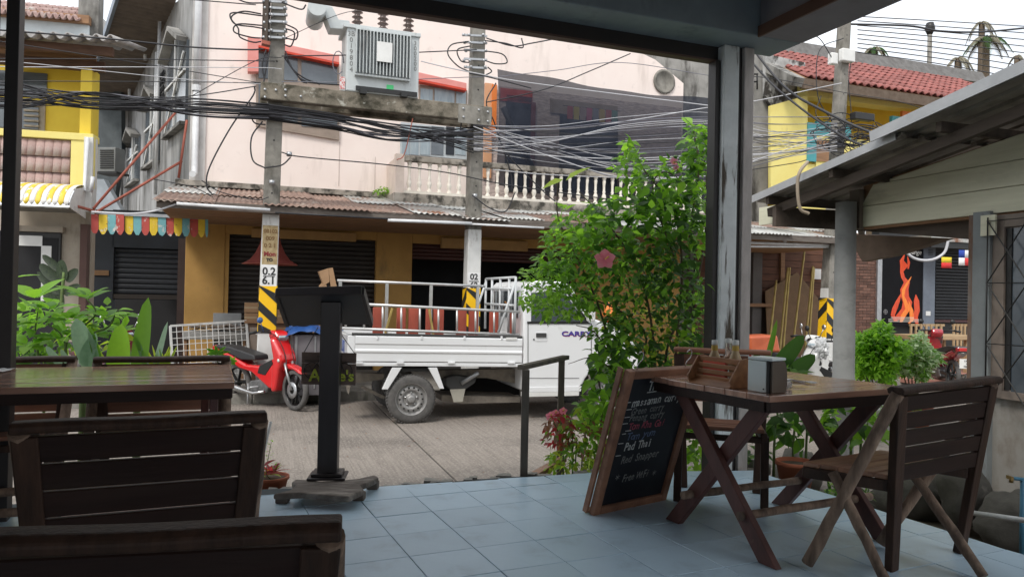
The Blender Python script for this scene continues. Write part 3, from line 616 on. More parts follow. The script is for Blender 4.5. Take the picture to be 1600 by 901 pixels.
g = MB(A2.fr); A2.box(g, 152, 230, 180, 268, -.2, .1); g.build('case', mat('grey_ac_case', (.22, .23, .23), rough=.5), ac, bevel=.01)
g = MB(A2.fr)
for k in range(9): A2.box(g, 156, 234 + k * 3.4, 177, 235.6 + k * 3.4, .1, .115)
g.build('grille', M_['blackpaint'], ac)
g = MB(A2.fr); A2.box(g, 150, 268, 182, 271, -.3, .1); g.build('bracket', M_['blackpaint'], ac)
DS = PL((pY(210, 430, 14).x, 14), R(14)); ds = DS.T('dark_alley_shop', 'dark blue shop front with closed roller shutter under the striped valance', 'building')
def dsx(name, x0, y0_, x1, y1_, o0, o1, mm):
    g = MB(DS.fr); DS.box(g, x0, y0_, x1, y1_, o0, o1); return g.build(name, M_[mm] if isinstance(mm, str) else mm, ds)
dsx('wall', 128, 330, 176, 590, -.2, 0, 'darkblue'); dsx('lintel', 176, 330, 300, 388, -.2, 0, 'darkblue')
g = MB(DS.fr); q = DS.rect(176, 388, 282, 468, -.1); slatted(g, q[0], q[1], q[2], q[3], .1, .09, .02); g.build('roller_shutter', mat('dark_navy_shutter', (.035, .04, .05), rough=.5, metal=.2), ds)
dsx('shutter_bottom_bar', 176, 460, 282, 467, -.12, -.02, mat('brown_bar', (.05, .04, .035)))
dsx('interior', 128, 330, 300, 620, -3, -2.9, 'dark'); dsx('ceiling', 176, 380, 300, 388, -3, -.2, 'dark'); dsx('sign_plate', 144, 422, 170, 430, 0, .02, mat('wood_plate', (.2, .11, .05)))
dsx('side_post', 276, 372, 290, 600, -.1, .1, mat('purple_brown_jamb', (.10, .07, .065), rough=.8))
# red steel bracket and scalloped valance
VF = PL((pY(230, 430, 12.0).x, 12.0), R(16))
br = T('steel_bracket', 'red oxide steel brackets reaching from the pink wall corner over the alley', 'bracket', pp(283, 290, VF.P0, VF.yaw))
g = MB()
for (p, q, oa, ob) in (((146, 326), (276, 174), .1, -.9), ((148, 333), (284, 252), .12, -.9), ((279, 278), (292, 188), -.85, -.95), ((60, 305), (148, 330), .1, .1)):
    g.tube([pp(*p, VF.P0, VF.yaw, oa), pp(*q, VF.P0, VF.yaw, ob)], .022, 8)
g.build('brace', M_['rustred'], br)
va = T('scalloped_valance', 'faded valance of red, yellow and blue scalloped strips across the alley', 'valance', pp(230, 340, VF.P0, VF.yaw))
def worn(nm, c): return mat(nm, c, tuple(v * .85 for v in c), scale=6, rough=.8, stain=(.6, .57, .53), sscale=9, sstretch=(1, 1, .6), slo=.58, shi=.64, stain2=(.12, .09, .07), s2scale=20, s2lo=.62, s2hi=.68)
vr, vy, vt = worn('faded_red', (.50, .085, .07)), worn('faded_yellow', (.74, .52, .04)), worn('faded_teal', (.18, .43, .46))
xs = [143, 155, 169, 182, 195, 208.5, 221.5, 234, 247, 260, 272, 285, 297, 310, 321, 326]; n = 15
for k in range(n):
    x0, x1 = xs[k], xs[k + 1] - .6; yt = 333 + (x0 - 143) * .046; yb_ = 363 + (x0 - 143) * .03
    col = (vr, vy, vt)[k % 3]; wv = x1 - x0; pts = [(x0, yt), (x1, yt + .5), (x1, yb_ - 5)]
    for s_, d_ in ((.9, -3), (.78, .5), (.66, 2.2), (.5, 3), (.34, 2.2), (.22, .5), (.1, -3)): pts.append((x0 + wv * s_, yb_ + d_ * .8 + random.uniform(-.8, .8)))
    pts.append((x0, yb_ - 5))
    g = MB(VF.fr); q = [VF.uv(x, y, .01 + .0) for x, y in pts]; ja = random.uniform(-.02, .02)
    g.prism([(t, -.02 + ja, z) for t, z in q], (0, .006, 0)); g.build('strip', col, va)
g = MB(VF.fr); p, q = VF.uv(143, 332), VF.uv(326, 341); g.beam((p[0], -.01, p[1]), (q[0], -.01, q[1]), .05, .05); g.build('rail', M_['steel'], va)
# ================================================================ street front to the right: shed, brick wall, bar front
SR = PL(tuple((PB.fr @ Vector((11.2, 0, 0)))[:2]), R(20))
shd = SR.T('timber_shed', 'open timber walled shed with a low rusty roof right of the shelter column', 'shed', at=(2, 0))
def srx(name, x0, y0_, x1, y1_, o0, o1, mm, par=None, bev=0):
    g = MB(SR.fr); SR.box(g, x0, y0_, x1, y1_, o0, o1); return g.build(name, M_[mm] if isinstance(mm, str) else mm, par or shd, bevel=bev)
wb = mat('red_brown_boards', (.13, .055, .03), (.075, .032, .018), scale=5, stretch=(.5, 1, 5), rough=.8, bump=.2, vary=.25)
yy = 384; 
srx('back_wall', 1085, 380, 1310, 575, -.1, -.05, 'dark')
while yy < 575:
    srx('board', 1087, yy, 1309, yy + 10.4, -.05, -.02 + random.uniform(0, .015), wb); yy += 11
srx('post', 1176, 384, 1190, 575, 0, .1, mat('grey_post', (.13, .12, .115), rough=.8)); srx('post', 1220, 384, 1226, 500, -.02, .04, 'woodroof')
srx('shelf', 1165, 474, 1210, 479, 0, .3, 'woodroof'); srx('panel', 1172, 480, 1200, 545, 0, .04, mat('dark_drawer', (.05, .032, .025)))
srx('ceiling', 1085, 374, 1345, 380, -.05, 2.6, mat('ochre_soffit', (.42, .26, .14), rough=.7))
srx('meter_box', 1272, 420, 1283, 436, 0, .08, 'white')
g = MB(SR.fr); t0, z0_ = SR.uv(1085, 378, 2.6); t1, _ = SR.uv(1345, 378, 2.6); zz = SR.uv(1240, 374, 2.6)[1]
k = 0; tt = t0
while tt < t1:
    fn = lambda u, v: (tt + u * .8, -2.75 + 2.75 * v, zz + .06 + .22 * v + .015 * math.sin(u * 9 * 2 * math.pi))
    MB(SR.fr).grid(fn, 36, 1).build('roof_sheet', M_['rust'] if random.random() < .75 else M_['zinc'], shd, thick=.004); tt += .78
for (p, q, r_) in (((1172, 379), (1306, 383), .03), ((1172, 385), (1306, 386), .02), ((1215, 368), (1228, 378), .025)):
    g = MB(); g.tube([pp(*p, SR.P0, SR.yaw, 2.8), pp(*q, SR.P0, SR.yaw, 2.8)], r_, 8); g.build('pipe', M_['whitepipe'], shd)
brd = T('leaning_board', 'large brown pointed plywood board leaning in the shed', 'board', pp(1245, 570, SR.P0, SR.yaw, .4))
g = MB(SR.fr); q = [SR.uv(x, y, .35) for x, y in ((1205, 455), (1258, 425), (1290, 470), (1290, 570), (1200, 570))]; g.prism([(t, -.12 - .25 * (1 - (z + .4) / 2), z) for t, z in q], (0, .02, 0)); g.build('sheet', mat('plywood', (.20, .12, .06), (.15, .09, .045), scale=4, rough=.8), brd)
bam = mat('bamboo', (.50, .38, .12), (.38, .27, .08), scale=12, stretch=(1, 1, .3), rough=.6)
for k, (x0, y0_, x1, y1_, lbl) in enumerate(((1213, 438, 1204, 520, 'short bamboo pole leaning beside the shelf in the shed'), (1231, 418, 1220, 530, 'bamboo pole left one of the close left pair in the shed'), (1234, 418, 1225, 530, 'bamboo pole right one of the close left pair in the shed'), (1257, 392, 1241, 522, 'tallest bamboo pole leaning alone in the middle of the shed'), (1270, 416, 1259, 532, 'bamboo pole left one of the close right pair in the shed'), (1272, 418, 1264, 532, 'bamboo pole right one of the close right pair in the shed'), (1290, 436, 1282, 552, 'pale timber pole leaning against the striped concrete pole'))):
    a_ = pp(x0, y0_, SR.P0, SR.yaw, .45); b_ = pp(x1, y1_, SR.P0, SR.yaw, .75); d = (b_ - a_); b2 = a_ + d * ((PAVZ - a_.z) / d.z)
    pts = [a_ + (b2 - a_) * i / 12 for i in range(13)]; g = MB(); g.tube(pts, [.022 + (.005 if i % 2 else 0) for i in range(13)], 8); g.build('bamboo_pole', bam, at=b2, label=lbl, cat='pole', group='poles leaning in the shed')
bkm = mat('dark_brick', (.20, .10, .07), (.12, .07, .055), scale=6, rough=.9, bump=.3, stain=(.3, .27, .24), sscale=5, slo=.6, shi=.68, vary=.35)
bw = SR.T('brick_wall', 'narrow exposed brick wall between the round column and the flame poster', 'wall', at=(6, 0))
t0, t1, zb, zt = SR.rect(1330, 385, 1374, 560, .2); g = MB(SR.fr); g.box(t0, t1, -.18, 0, -.4, zt + .3); g.build('mortar', mat('brick_mortar', (.12, .10, .09), rough=1), bw)
bk = None; nbr = 0; zc = PAVZ; row = 0
while zc < zt + .25:
    x = t0 - (.12 if row % 2 else 0)
    while x < t1 - .02:
        a_ = max(x, t0); b_ = min(x + .225, t1)
        if b_ - a_ > .05:
            g = None
            mw = SR.fr @ Matrix.Translation(((a_ + b_) / 2, -.185 - random.uniform(0, .012), zc + .032)) @ Matrix.Diagonal(((b_ - a_) / .225, 1, 1, 1))
            if bk is None: bk = MB(bw).box(-.1125, .1125, -.02, .03, -.03, .03).build('brick', bkm, bw); bk.matrix_local = MW[bw.name].inverted() @ mw
            else: inst(bk, bw, mw)
        x += .236
    zc += .07; row += 1
bf = SR.T('bar_building', 'black bar front with flame poster, grey pillar and closed black shutter', 'building', at=(8, 0))
def bfx(name, x0, y0_, x1, y1_, o0, o1, mm, par=None, bev=0):
    g = MB(SR.fr); SR.box(g, x0, y0_, x1, y1_, o0, o1); return g.build(name, M_[mm] if isinstance(mm, str) else mm, par or bf, bevel=bev)
bfx('wall', 1372, 340, 1640, 640, -.2, .03, 'blackpaint'); bfx('edge_post', 1371, 388, 1378, 512, .0, .26, 'steel')
po = bfx('poster', 1379, 388, 1442, 509, .0, .25, mat('black_poster', (.01, .01, .012), rough=.7, spec=.1))
bfx('pillar', 1443, 372, 1461, 515, 0, .27, mat('blue_grey_pillar', (.15, .175, .215), (.12, .14, .175), rough=.6)); bfx('notice', 1447, 486, 1454, 493, .271, .28, 'white')
g = MB(SR.fr)
for k in range(4): SR.box(g, 1451, 390 + k * 2.4, 1458, 391 + k * 2.4, .271, .28)
g.build('vent', M_['blackpaint'], bf)
g = MB(SR.fr); q = SR.rect(1461, 398, 1600, 505, .1); slatted(g, q[0], q[1], q[2], q[3], -.1, .08, .02); g.build('roller_shutter', M_['blackshutter'], bf)
bfx('shutter_sill', 1461, 500, 1600, 504, .1, .2, mat('dark_maroon', (.06, .02, .02))); bfx('awning', 1455, 371, 1600, 380, 0, .8, 'zinc'); bfx('awning_front', 1455, 379, 1600, 390, .7, .75, M_['blackpaint'])
# flames printed on the poster
fl1 = mat('printed_flame_red', (.75, .08, .01), (.55, .04, .01), scale=9, stretch=(2, 1, .5), rough=.4); fl2 = mat('printed_flame_orange', (.9, .28, .03), (.85, .16, .02), scale=9, stretch=(2, 1, .5), rough=.4)
def flame(pts, mm, off):
    g = MB(SR.fr); n = len(pts); L_ = [SR.uv(x - w_ * 1.05, y, off) for x, y, w_ in pts]; R_ = [SR.uv(x + w_ * 1.05, y, off) for x, y, w_ in pts]
    g.add([(t, -off, z) for t, z in L_] + [(t, -off, z) for t, z in R_], [(i, i + 1, n + i + 1, n + i) for i in range(n - 1)]); g.build('printed_flame', mm, po)
flame([(1414, 396, .3), (1409, 407, 3), (1413, 415, 6), (1409, 424, 2.5), (1411, 433, 3), (1417, 441, 4.5), (1413, 452, 6), (1414, 463, 6), (1418, 472, 7), (1416, 482, 7), (1408, 492, 7), (1404, 500, 5)], fl1, .253)
flame([(1424, 432, .4), (1418, 442, 2), (1412, 452, 2.5), (1411, 462, 2), (1415, 472, 3), (1419, 482, 4), (1412, 492, 4), (1408, 503, 2)], fl2, .256)
flame([(1408, 458, .5), (1403, 470, 3), (1398, 482, 4), (1395, 492, 3), (1400, 502, 3)], fl1, .254); flame([(1431, 460, .5), (1432, 470, 4), (1433, 485, 4), (1430, 495, 4), (1433, 506, 2)], fl1, .2545)
flame([(1420, 470, .5), (1424, 485, 3), (1425, 500, 3), (1420, 505, 1.5)], fl2, .2575)
flame([(1418, 400, .3), (1420, 410, 2), (1419, 420, 1)], fl1, .2535)
g = MB(SR.fr)
for k in range(3): SR.box(g, 1392 - 4 * (k > 0), 495.5 + k * 3, 1428 + 8 * (k > 0), 496.4 + k * 3, .258, .2585)
g.build('printed_text_lines', mat('print_white', (.7, .68, .6)), po)
def text(s_, name, mm, parent, mw, size=.1, ext=.001, align='CENTER', shear=0, sx=1, bold=0):
    cu = bpy.data.curves.new(name, 'FONT'); cu.body = s_; cu.size = size; cu.extrude = ext; cu.align_x = align; cu.align_y = 'CENTER'; cu.shear = shear; cu.resolution_u = 3; cu.offset = bold
    ob = bpy.data.objects.new(name, cu); dg = bpy.context.evaluated_depsgraph_get(); COL.objects.link(ob); dg.update()
    me = bpy.data.meshes.new_from_object(ob.evaluated_get(dg)); COL.objects.unlink(ob); bpy.data.objects.remove(ob)
    me.materials.clear(); me.materials.append(mm); o = bpy.data.objects.new(name, me); COL.objects.link(o); o.parent = parent
    o.matrix_local = MW[root_of(parent).name].inverted() @ mw @ Matrix.Diagonal((sx, 1, 1, 1)); return o
STAND = Matrix.Rotation(math.pi / 2, 4, 'X')
t, z = SR.uv(1430, 394, .26); text('Lounge', 'lettering', M_['white'], po, SR.fr @ Matrix.Translation((t - .05, -.26, z)) @ STAND, .17, shear=.3)
t, z = SR.uv(1384, 487, .26); g = MB(SR.fr); g.lathe([(.05, 0), (.06, 0), (.06, -.003), (.05, -.003)], (t, -.253, z), 16, 'Y'); g.beam((t - .05, -.2545, z), (t + .05, -.2545, z), .003, .01); g.beam((t, -.2545, z - .05), (t, -.2545, z + .05), .003, .01, up=(1, 0, 0)); g.build('printed_emblem', mat('emblem_grey', (.3, .3, .3)), po)
# flags
def flag(px, py, w_, h_, cols, label):
    o = T('flag', label, 'flag', pp(px, py, SR.P0, SR.yaw, .9), SR.yaw, 'small flags on a string over the bar front'); g = MB(SR.fr)
    t0, t1, zb, zt = SR.rect(px, py, px + w_, py + h_, .9); nx, ny = len(cols[0]), len(cols)
    mats = []
    for r_ in range(ny):
        for c_ in range(nx):
            a0, a1 = t0 + (t1 - t0) * c_ / nx, t0 + (t1 - t0) * (c_ + 1) / nx; b1 = zt - (zt - zb) * r_ / ny; b0 = zt - (zt - zb) * (r_ + 1) / ny
            fn = lambda u, v: (a0 + (a1 - a0) * u, -.9 - .02 * math.sin(((a0 + (a1 - a0) * u) - t0) * 12), b0 + (b1 - b0) * v + .02 * ((a0 + (a1 - a0) * u) - t0))
            g.grid(fn, 4, 2, m=len(mats)); mats.append(cols[r_][c_])
    g.build('cloth', mats, o, thick=.003); return o
fy, fr_, fb_, fw = (mat(n_, c_, rough=.8) for n_, c_ in (('flag_yellow', (.85, .62, .03)), ('flag_red', (.65, .03, .03)), ('flag_blue', (.02, .06, .35)), ('flag_white', (.8, .8, .8))))
flag(1471, 402, 17, 17, [[fy], [fr_]], 'small yellow over red flag hanging before the black shutter')
flag(1498, 391, 17, 24, [[fb_, fw], [fw, fr_]], 'small flag of blue, white and red quarters by the grey post')
# ================================================================ neighbouring shack (near, right)
SK = PL((3.49, 7.5), math.atan2(-.944, .33))      # wall runs from the round column towards us; local x = towards us
skf = SK.fr
sk = T('plank_shack', 'cream plank walled shack with low sheet roof beside the terrace', 'shack', (4.0, 6.2, -.47), SK.yaw)
pl_ = mat('cream_painted_plank', (.58, .57, .44), (.50, .49, .37), scale=5, stretch=(.4, 1, 4), rough=.7, bump=.15, bscale=30, stain=(.3, .29, .22), sscale=3, sstretch=(.4, 1, 1.5), slo=.56, shi=.78, vary=.08)
def skp(x, y, off=0): return SK.uv(x, y, off)
zr_ = lambda t: 2.18 + .168 * (t + .78)         # roof underside height along the shack
for k in range(7):
    zb = 1.88 + k * .205; zt = zb + .2
    g = MB(skf); t0 = .03; o = random.uniform(0, .006)
    tmin = max(t0, (zt - 2.26) / .14) if zt > 2.26 else t0
    if tmin > 4: continue
    ta = max(t0, (zb - 2.26) / .14)
    g.xz([(ta, zb), (5.5, zb), (5.5, zt), (tmin, zt)], -.02 - o, .01); g.build('plank', pl_, sk, bevel=.003, seg=1)
MB(skf).xz([(.02, 1.86), (5.5, 1.86), (5.5, 3.0), (.02, 2.29)], .012, .1).build('wall_backing', M_['woodroof'], sk)
flash = mat('pale_flashing', (.42, .43, .44), (.34, .35, .36), scale=4, rough=.5, metal=.3)
rm = mat('grey_roof_sheet', (.34, .32, .29), (.24, .225, .20), scale=4, rough=.6, metal=.3, stain=(.09, .075, .06), sscale=3, sstretch=(1, 1, 1), slo=.5, shi=.7)
def shroof(name, ta, tb, oa, ob, dz):
    n = int(abs(oa - ob) / .19)
    def prof(v):
        ph = (v * n) % 1; return .035 * (1 if .0 < ph < .3 else 0)
    g = MB(skf); vs = []
    ys = []
    for i in range(n):
        for f in (0, .08, .3, .38): ys.append((i + f) / n)
    ys.append(1)
    for y in ys:
        ph = (y * n) % 1; h = .035 if .07 < ph < .31 else 0
        for t in (ta, tb): vs.append((t, -(oa + (ob - oa) * y), zr_(t) + dz + h))
    g.add(vs, [(2 * i, 2 * i + 1, 2 * i + 3, 2 * i + 2) for i in range(len(ys) - 1)]); return g.build(name, rm, sk, thick=.006)
shroof('roof_sheet', -.78, 1.15, .72, -4, 0); shroof('roof_sheet', .95, 5.5, .80, -4, .05)
g = MB(skf); g.beam((-.8, -.735, zr_(-.8) + .02), (1.12, -.735, zr_(1.12) + .02), .012, .075); g.build('roof_flashing', flash, sk)
g = MB(skf); g.beam((.93, -.815, zr_(.93) + .07), (5.5, -.815, zr_(5.5) + .07), .012, .09); g.build('roof_flashing', flash, sk)
tb_ = mat('dark_rafter_timber', (.085, .065, .05), (.055, .042, .033), scale=6, stretch=(.4, 3, 3), rough=.85, bump=.2)
for t in (-.55, .35, 1.5, 2.7, 4.2):
    g = MB(skf); g.beam((t, -.7, zr_(t) - .045), (t, 3.5, zr_(t) - .045), .05, .08); g.build('purlin', tb_, sk)
for off in (.55,):
    g = MB(skf); g.beam((-.7, -off, zr_(-.7) - .13), (5.4, -off, zr_(5.4) - .13), .06, .09); g.build('rafter', tb_, sk)
g = MB(skf); g.beam((-.02, -.02, 2.08), (-1.4, 1.4, 2.0), .06, .2); g.beam((-.5, -.65, 2.0), (-.3, 2.6, 2.0), .06, .2); g.build('eave_beam', tb_, sk)
g = MB(skf); SK.box(g, 1186, 322, 1218, 350, .35, .38); g.build('eave_panel', pl_, sk)
g = MB(skf); SK.box(g, 1327, 297, 1343, 358, .01, .07); g.build('corner_board', mat('brown_corner_board', (.17, .14, .11), rough=.8), sk)
p = pY(1322, 330, 7.45)
g = MB(); g.lathe([(.105, -.5), (.103, .35), (.108, .352), (.108, .375), (.103, .377), (.098, 2.12)], (p.x, p.y, 0), 28)
g.build('round_column', mat('grey_round_concrete', (.20, .205, .20), (.15, .155, .15), scale=5, rough=.8, bump=.15, stain=(.1, .1, .095), sscale=3, sstretch=(1, 1, 2), slo=.54, shi=.75), sk)
g = MB(skf); q = SK.rect(1518, 345, 1545, 620, .06); g.box(q[0], q[1], -.06, .09, -.5, 1.9); g.build('post', mat('blue_grey_post', (.19, .21, .215), (.15, .165, .17), scale=4, rough=.7, stain=(.1, .085, .07), sscale=4, slo=.56, shi=.7), sk, bevel=.004)
g = MB(skf); g.box(q[0] - .045, q[0] - .001, -.05, .07, -.5, 1.88); g.build('peeling_strip', mat('peeling_timber', (.17, .16, .15), (.13, .06, .03), scale=7, stretch=(1, 1, .4), rough=.9), sk)
g = MB(skf); SK.box(g, 1532, 336, 1555, 368, .065, .085); g.build('plank_end', pl_, sk)
g = MB(skf); SK.poly(g, [(1338, 352), (1517, 338), (1517, 374), (1338, 360)], -.2, -.12); g.build('timber_beam', tb_, sk)
g = MB(skf); SK.poly(g, [(1337, 366), (1480, 372), (1436, 386), (1400, 398), (1347, 408), (1338, 392)], -.6, -.5); g.build('sagging_panel', mat('brown_tarp', (.17, .12, .085), (.12, .085, .06), scale=6, rough=.8), sk)
low = mat('stained_lower_wall', (.30, .29, .27), (.24, .225, .20), scale=2, rough=.85, bump=.1, stain=(.13, .09, .06), sscale=2.2, sstretch=(1, 1, .6), slo=.5, shi=.68)
ts = q[1] + .001
zl2 = SK.uv(1570, 622)[1]
MB(skf).box(ts, 5.5, 0, .1, -.6, zl2).build('lower_wall', low, sk)
fr1 = mat('brown_window_frame', (.22, .18, .15), (.16, .13, .11), scale=6, rough=.7)
w_ = MB(skf); w_.box(ts, ts + .10, -.03, .05, zl2, 1.86); w_.box(ts + .101, 5.5, -.03, .05, 1.76, 1.86); w_.box(ts + .101, 5.5, -.045, .05, zl2 + .001, zl2 + .06); wf = w_.build('window_frame', fr1, sk)
MB(skf).box(ts + .102, ts + .15, -.01, .04, zl2 + .07, 1.75).build('sash', M_['blackpaint'], wf)
MB(skf).box(ts + .151, 5.5, .0, .02, zl2 + .061, 1.75).build('pane', mat('blue_grey_glass', (.05, .07, .09), (.07, .085, .1), rough=.2, coat=.3), wf)
g = MB(skf); zz = [SK.uv(1550, y, .1)[1] for y in (345, 442, 537, 630)]; dt = .34
g.tube([(ts + .01, -.1, zz[3] - .02), (ts + .01, -.1, zz[0] + .03)], .006, 6)
for k in range(3):
    for j in range(10):
        a = ts + .01 + j * dt
        g.tube([(a, -.1, zz[k]), (a + dt, -.1, zz[k + 1])], .0055, 5, caps=False); g.tube([(a, -.1, zz[k + 1]), (a + dt, -.1, zz[k])], .0055, 5, caps=False)
for z in zz[:3]: g.tube([(ts + .0, -.1, z), (5.4, -.1, z)], .004, 5)
g.build('window_lattice', M_['blackpaint'], sk)
# stones, pipe and tap beside the terrace
stm = mat('dark_stone', (.13, .12, .10), (.08, .075, .065), scale=5, rough=.95, bump=.6, bscale=20, stain=(.24, .22, .19), sscale=5, sstretch=(1, 1, 1), slo=.58, shi=.7)
def stone(x, y, z, r, label, seed):
    rnd = random.Random(seed); g = MB()
    def f(u, v):
        th = u * 2 * math.pi; ph = (v - .5) * math.pi; d = Vector((math.cos(ph) * math.cos(th), math.cos(ph) * math.sin(th), math.sin(ph)))
        k = 1 + .35 * (mnoise.noise(d * 1.3 + Vector((seed, 0, 0)))) + .1 * mnoise.noise(d * 4 + Vector((seed, 2, 0)))
        return (x + d.x * r[0] * k, y + d.y * r[1] * k, z + d.z * r[2] * k)
    g.grid(f, 20, 12); g.build('stone', stm, at=(x, y, z), label=label, cat='stone', group='stones between terrace and shack')
s_ = pz(1508, 775, -.2); stone(s_.x, s_.y, -.2, (.17, .17, .24), 'tall rounded stone seen behind the legs of the log framed chair', 3)
s_ = pz(1580, 815, -.25); stone(s_.x + .1, s_.y + .1, -.28, (.26, .2, .2), 'dark boulder at the right edge under the grey shack wall', 5)
s_ = pz(1420, 760, -.2); stone(s_.x + .1, s_.y + .15, -.3, (.25, .2, .2), 'low dark stone beyond the tiled floor behind the chair seat', 8)
s_ = pz(1255, 745, -.3); stone(s_.x + .1, s_.y + .35, -.35, (.2, .18, .2), 'mossy stone beside the plants behind the dining table', 12)
g = MB(); a_, b_ = pY(1522, 801, 4.6), pY(1640, 818, 4.0); g.tube([a_, b_], .016, 10); g.build('white_pipe', M_['whitepipe'], at=a_, label='white plastic pipe lying along the foot of the grey shack wall', cat='pipe')
tp = T('garden_tap', 'blue garden tap on a pipe standing by the shack wall at the right edge', 'tap', pY(1596, 830, 4.55))
a_ = pY(1598, 746, 4.55); g = MB(); g.tube([(a_.x, a_.y, -.5), (a_.x, a_.y, a_.z)], .014, 8); g.tube([(a_.x, a_.y, a_.z - .01), (a_.x - .075, a_.y - .01, a_.z)], .011, 8); g.build('pipe', mat('blue_pipe', (.08, .25, .38), rough=.4), tp)
g = MB(); g.beam((a_.x - .07, a_.y, a_.z), (a_.x - .085, a_.y, a_.z + .0), .05, .02); g.tube([(a_.x - .07, a_.y, a_.z), (a_.x - .07, a_.y, a_.z - .03)], .012, 8); g.build('spout', mat('brass', (.4, .28, .12), rough=.4, metal=.8), tp)
# ================================================================ concrete poles
PP = Vector((pY(420, 430, 10.8).x, 10.8, 0)); LP = PL((PP.x, PP.y), YP)        # vertical plane through the poles
def lp(x, y, off=0): return pp(x, y, LP.P0, YP, off)
white_p = mat('white_pole_paint', (.66, .66, .64), (.55, .55, .53), scale=4, rough=.7, stain=(.25, .22, .19), sscale=6, slo=.6, shi=.72)
hazy = mat('hazard_yellow', (.88, .52, .01), (.84, .48, .01), scale=6, rough=.45); hazb = mat('hazard_black', (.02, .02, .02), rough=.5); printb = mat('print_black', (.02, .02, .02), rough=.6)
def pole(label, ctr, w_b, w_t, ywhite, ystr0, ystr1, sign, off=0, yaw=YP, ptop=8.6, rs=0, lean_m=None):
    # ctr: two (x, y) pixels on the pole's axis
    p0, p1 = lp(*ctr[0], off), lp(*ctr[1], off); d = (p1 - p0); base = p0 + d * ((PAVZ - p0.z) / d.z); top = p0 + d * ((ptop - p0.z) / d.z)
    o = T('utility_pole', label, 'pole', base, yaw, 'concrete utility poles along the street')
    at = lambda z: base + (top - base) * ((z - PAVZ) / (ptop - PAVZ)); wd = lambda z: w_b + (w_t - w_b) * ((z - PAVZ) / (ptop - PAVZ))
    X = Vector((math.cos(yaw), math.sin(yaw), 0)); Yv = Vector((-math.sin(yaw), math.cos(yaw), 0))
    def seg(z0, z1, grow, name, mm):
        g = MB(); q = []
        for z in (z0, z1):
            c = at(z); h = wd(z) / 2 + grow
            q += [c - X * h - Yv * h, c + X * h - Yv * h, c + X * h + Yv * h, c - X * h + Yv * h]
        g.hexa(q); return g.build(name, mm, o, bevel=.012)
    zof = lambda y: (p0 + d * ((ctr[0][1] - y) / (ctr[0][1] - ctr[1][1]))).z
    zw = zof(ywhite); za, zb = zof(ystr1), zof(ystr0)
    seg(zw, ptop, 0, 'shaft', M_['concrete']); lowp = seg(PAVZ - .2, zw - .001, .001, 'painted_base', white_p)
    # hazard band: yellow sleeve with slanted black bands
    hz = seg(za, zb, .006, 'hazard_band', hazy)
    c0 = at(za); fr = Matrix.Translation(at((za + zb) / 2)) @ Matrix.Rotation(yaw, 4, 'Z')
    wf_ = wd(za) + .012; H = zb - za; sl = wf_ * .95; pitch = H / 2.05
    for k in range(-1, 3):
        for side in (0, 1):
            zc = -H / 2 + pitch * (k + .62)
            if side == 0: poly = [(-wf_ / 2, zc + sl / 2), (wf_ / 2, zc - sl / 2), (wf_ / 2, zc - sl / 2 + pitch * .42), (-wf_ / 2, zc + sl / 2 + pitch * .42)]
            else: poly = [(-wf_ / 2, zc + sl / 2 - 0), (wf_ / 2, zc + sl * 1.5), (wf_ / 2, zc + sl * 1.5 + pitch * .42), (-wf_ / 2, zc + sl / 2 + pitch * .42)]
            poly = [(x, min(max(z, -H / 2), H / 2)) for x, z in poly]
            if max(z for _, z in poly) - min(z for _, z in poly) < .02: continue
            g = MB(fr)
            if side == 0: g.xz(poly, -wf_ / 2 - .004, -wf_ / 2 - .0)
            else: g.prism([(-wf_ / 2 - .003, -x, z) for x, z in poly], (.003, 0, 0))
            g.build('hazard_stripe', hazb, hz)
    def at_face(y, dy=0): z = zof(y); c = at(z); return Matrix.Translation(c - Yv * (wd(z) / 2 + .008)) @ Matrix.Rotation(yaw, 4, 'Z') @ STAND
    for s_, y, sz, mm in sign:
        if s_ == '-': 
            g = MB(at_face(y)); g.box(-.08, .08, -.006, .006, 0, .002); g.build('rule', mm, lowp)
        elif s_ == '#': 
            g = MB(at_face(y)); g.box(-.105, .105, -sz, sz, -.006, -.002); g.build('number_plate', mm, lowp)
        else: text(s_, 'lettering', mm, lowp, at_face(y), sz, bold=.004)
    for k in range(16):
        z = zw + .3 + k * .38
        if z > ptop - .2: break
        g = MB(Matrix.Translation(at(z) - Yv * (wd(z) / 2 - .002)) @ Matrix.Rotation(yaw, 4, 'Z')); g.lathe([(0, -.004), (.013, -.004), (.013, .01)], (0, 0, 0), 10, 'Y'); g.build('bolt_hole', M_['blackpaint'], o)
    return o, at, zof
wp = mat('plate_white', (.8, .8, .79), rough=.5); brs = mat('faded_brown_stencil', (.20, .12, .05), rough=.8); tanp = mat('tan_patch', (.40, .31, .17), (.3, .22, .11), scale=16, lo=.45, hi=.55, rough=.8); redt = mat('stencil_dark_red', (.22, .03, .03), rough=.8)
p1, at1, zo1 = pole('left concrete pole with yellow black band, plate 0.2 over 6.1', ((416.5, 517), (434.5, 33)), .245, .185, 336, 446, 519,
    [('#', 384, .28, tanp), ('#', 431, .155, wp), ('0.2', 425, .15, printb), ('-', 432, 0, printb), ('6.1', 439, .15, printb), ('08102', 363, .075, brs), ('009', 374, .08, brs), ('0 2 1', 385, .08, brs), ('Mon', 398, .09, redt), ('TO', 407, .06, printb)])
p2, at2, zo2 = pole('middle concrete pole rising behind the white truck bed', ((737, 447), (746, 67)), .23, .185, 359, 449, 520,
    [('#', 440, .14, wp), ('02', 433, .13, printb), ('-', 439.5, 0, printb), ('62', 446, .13, printb)])
p3, at3, zo3 = pole('right concrete pole leaning behind the round column with striped base', ((1295, 450), (1319, 37)), .22, .17, 450, 465, 527, [('#', 452, .2, M_['concrete'])])
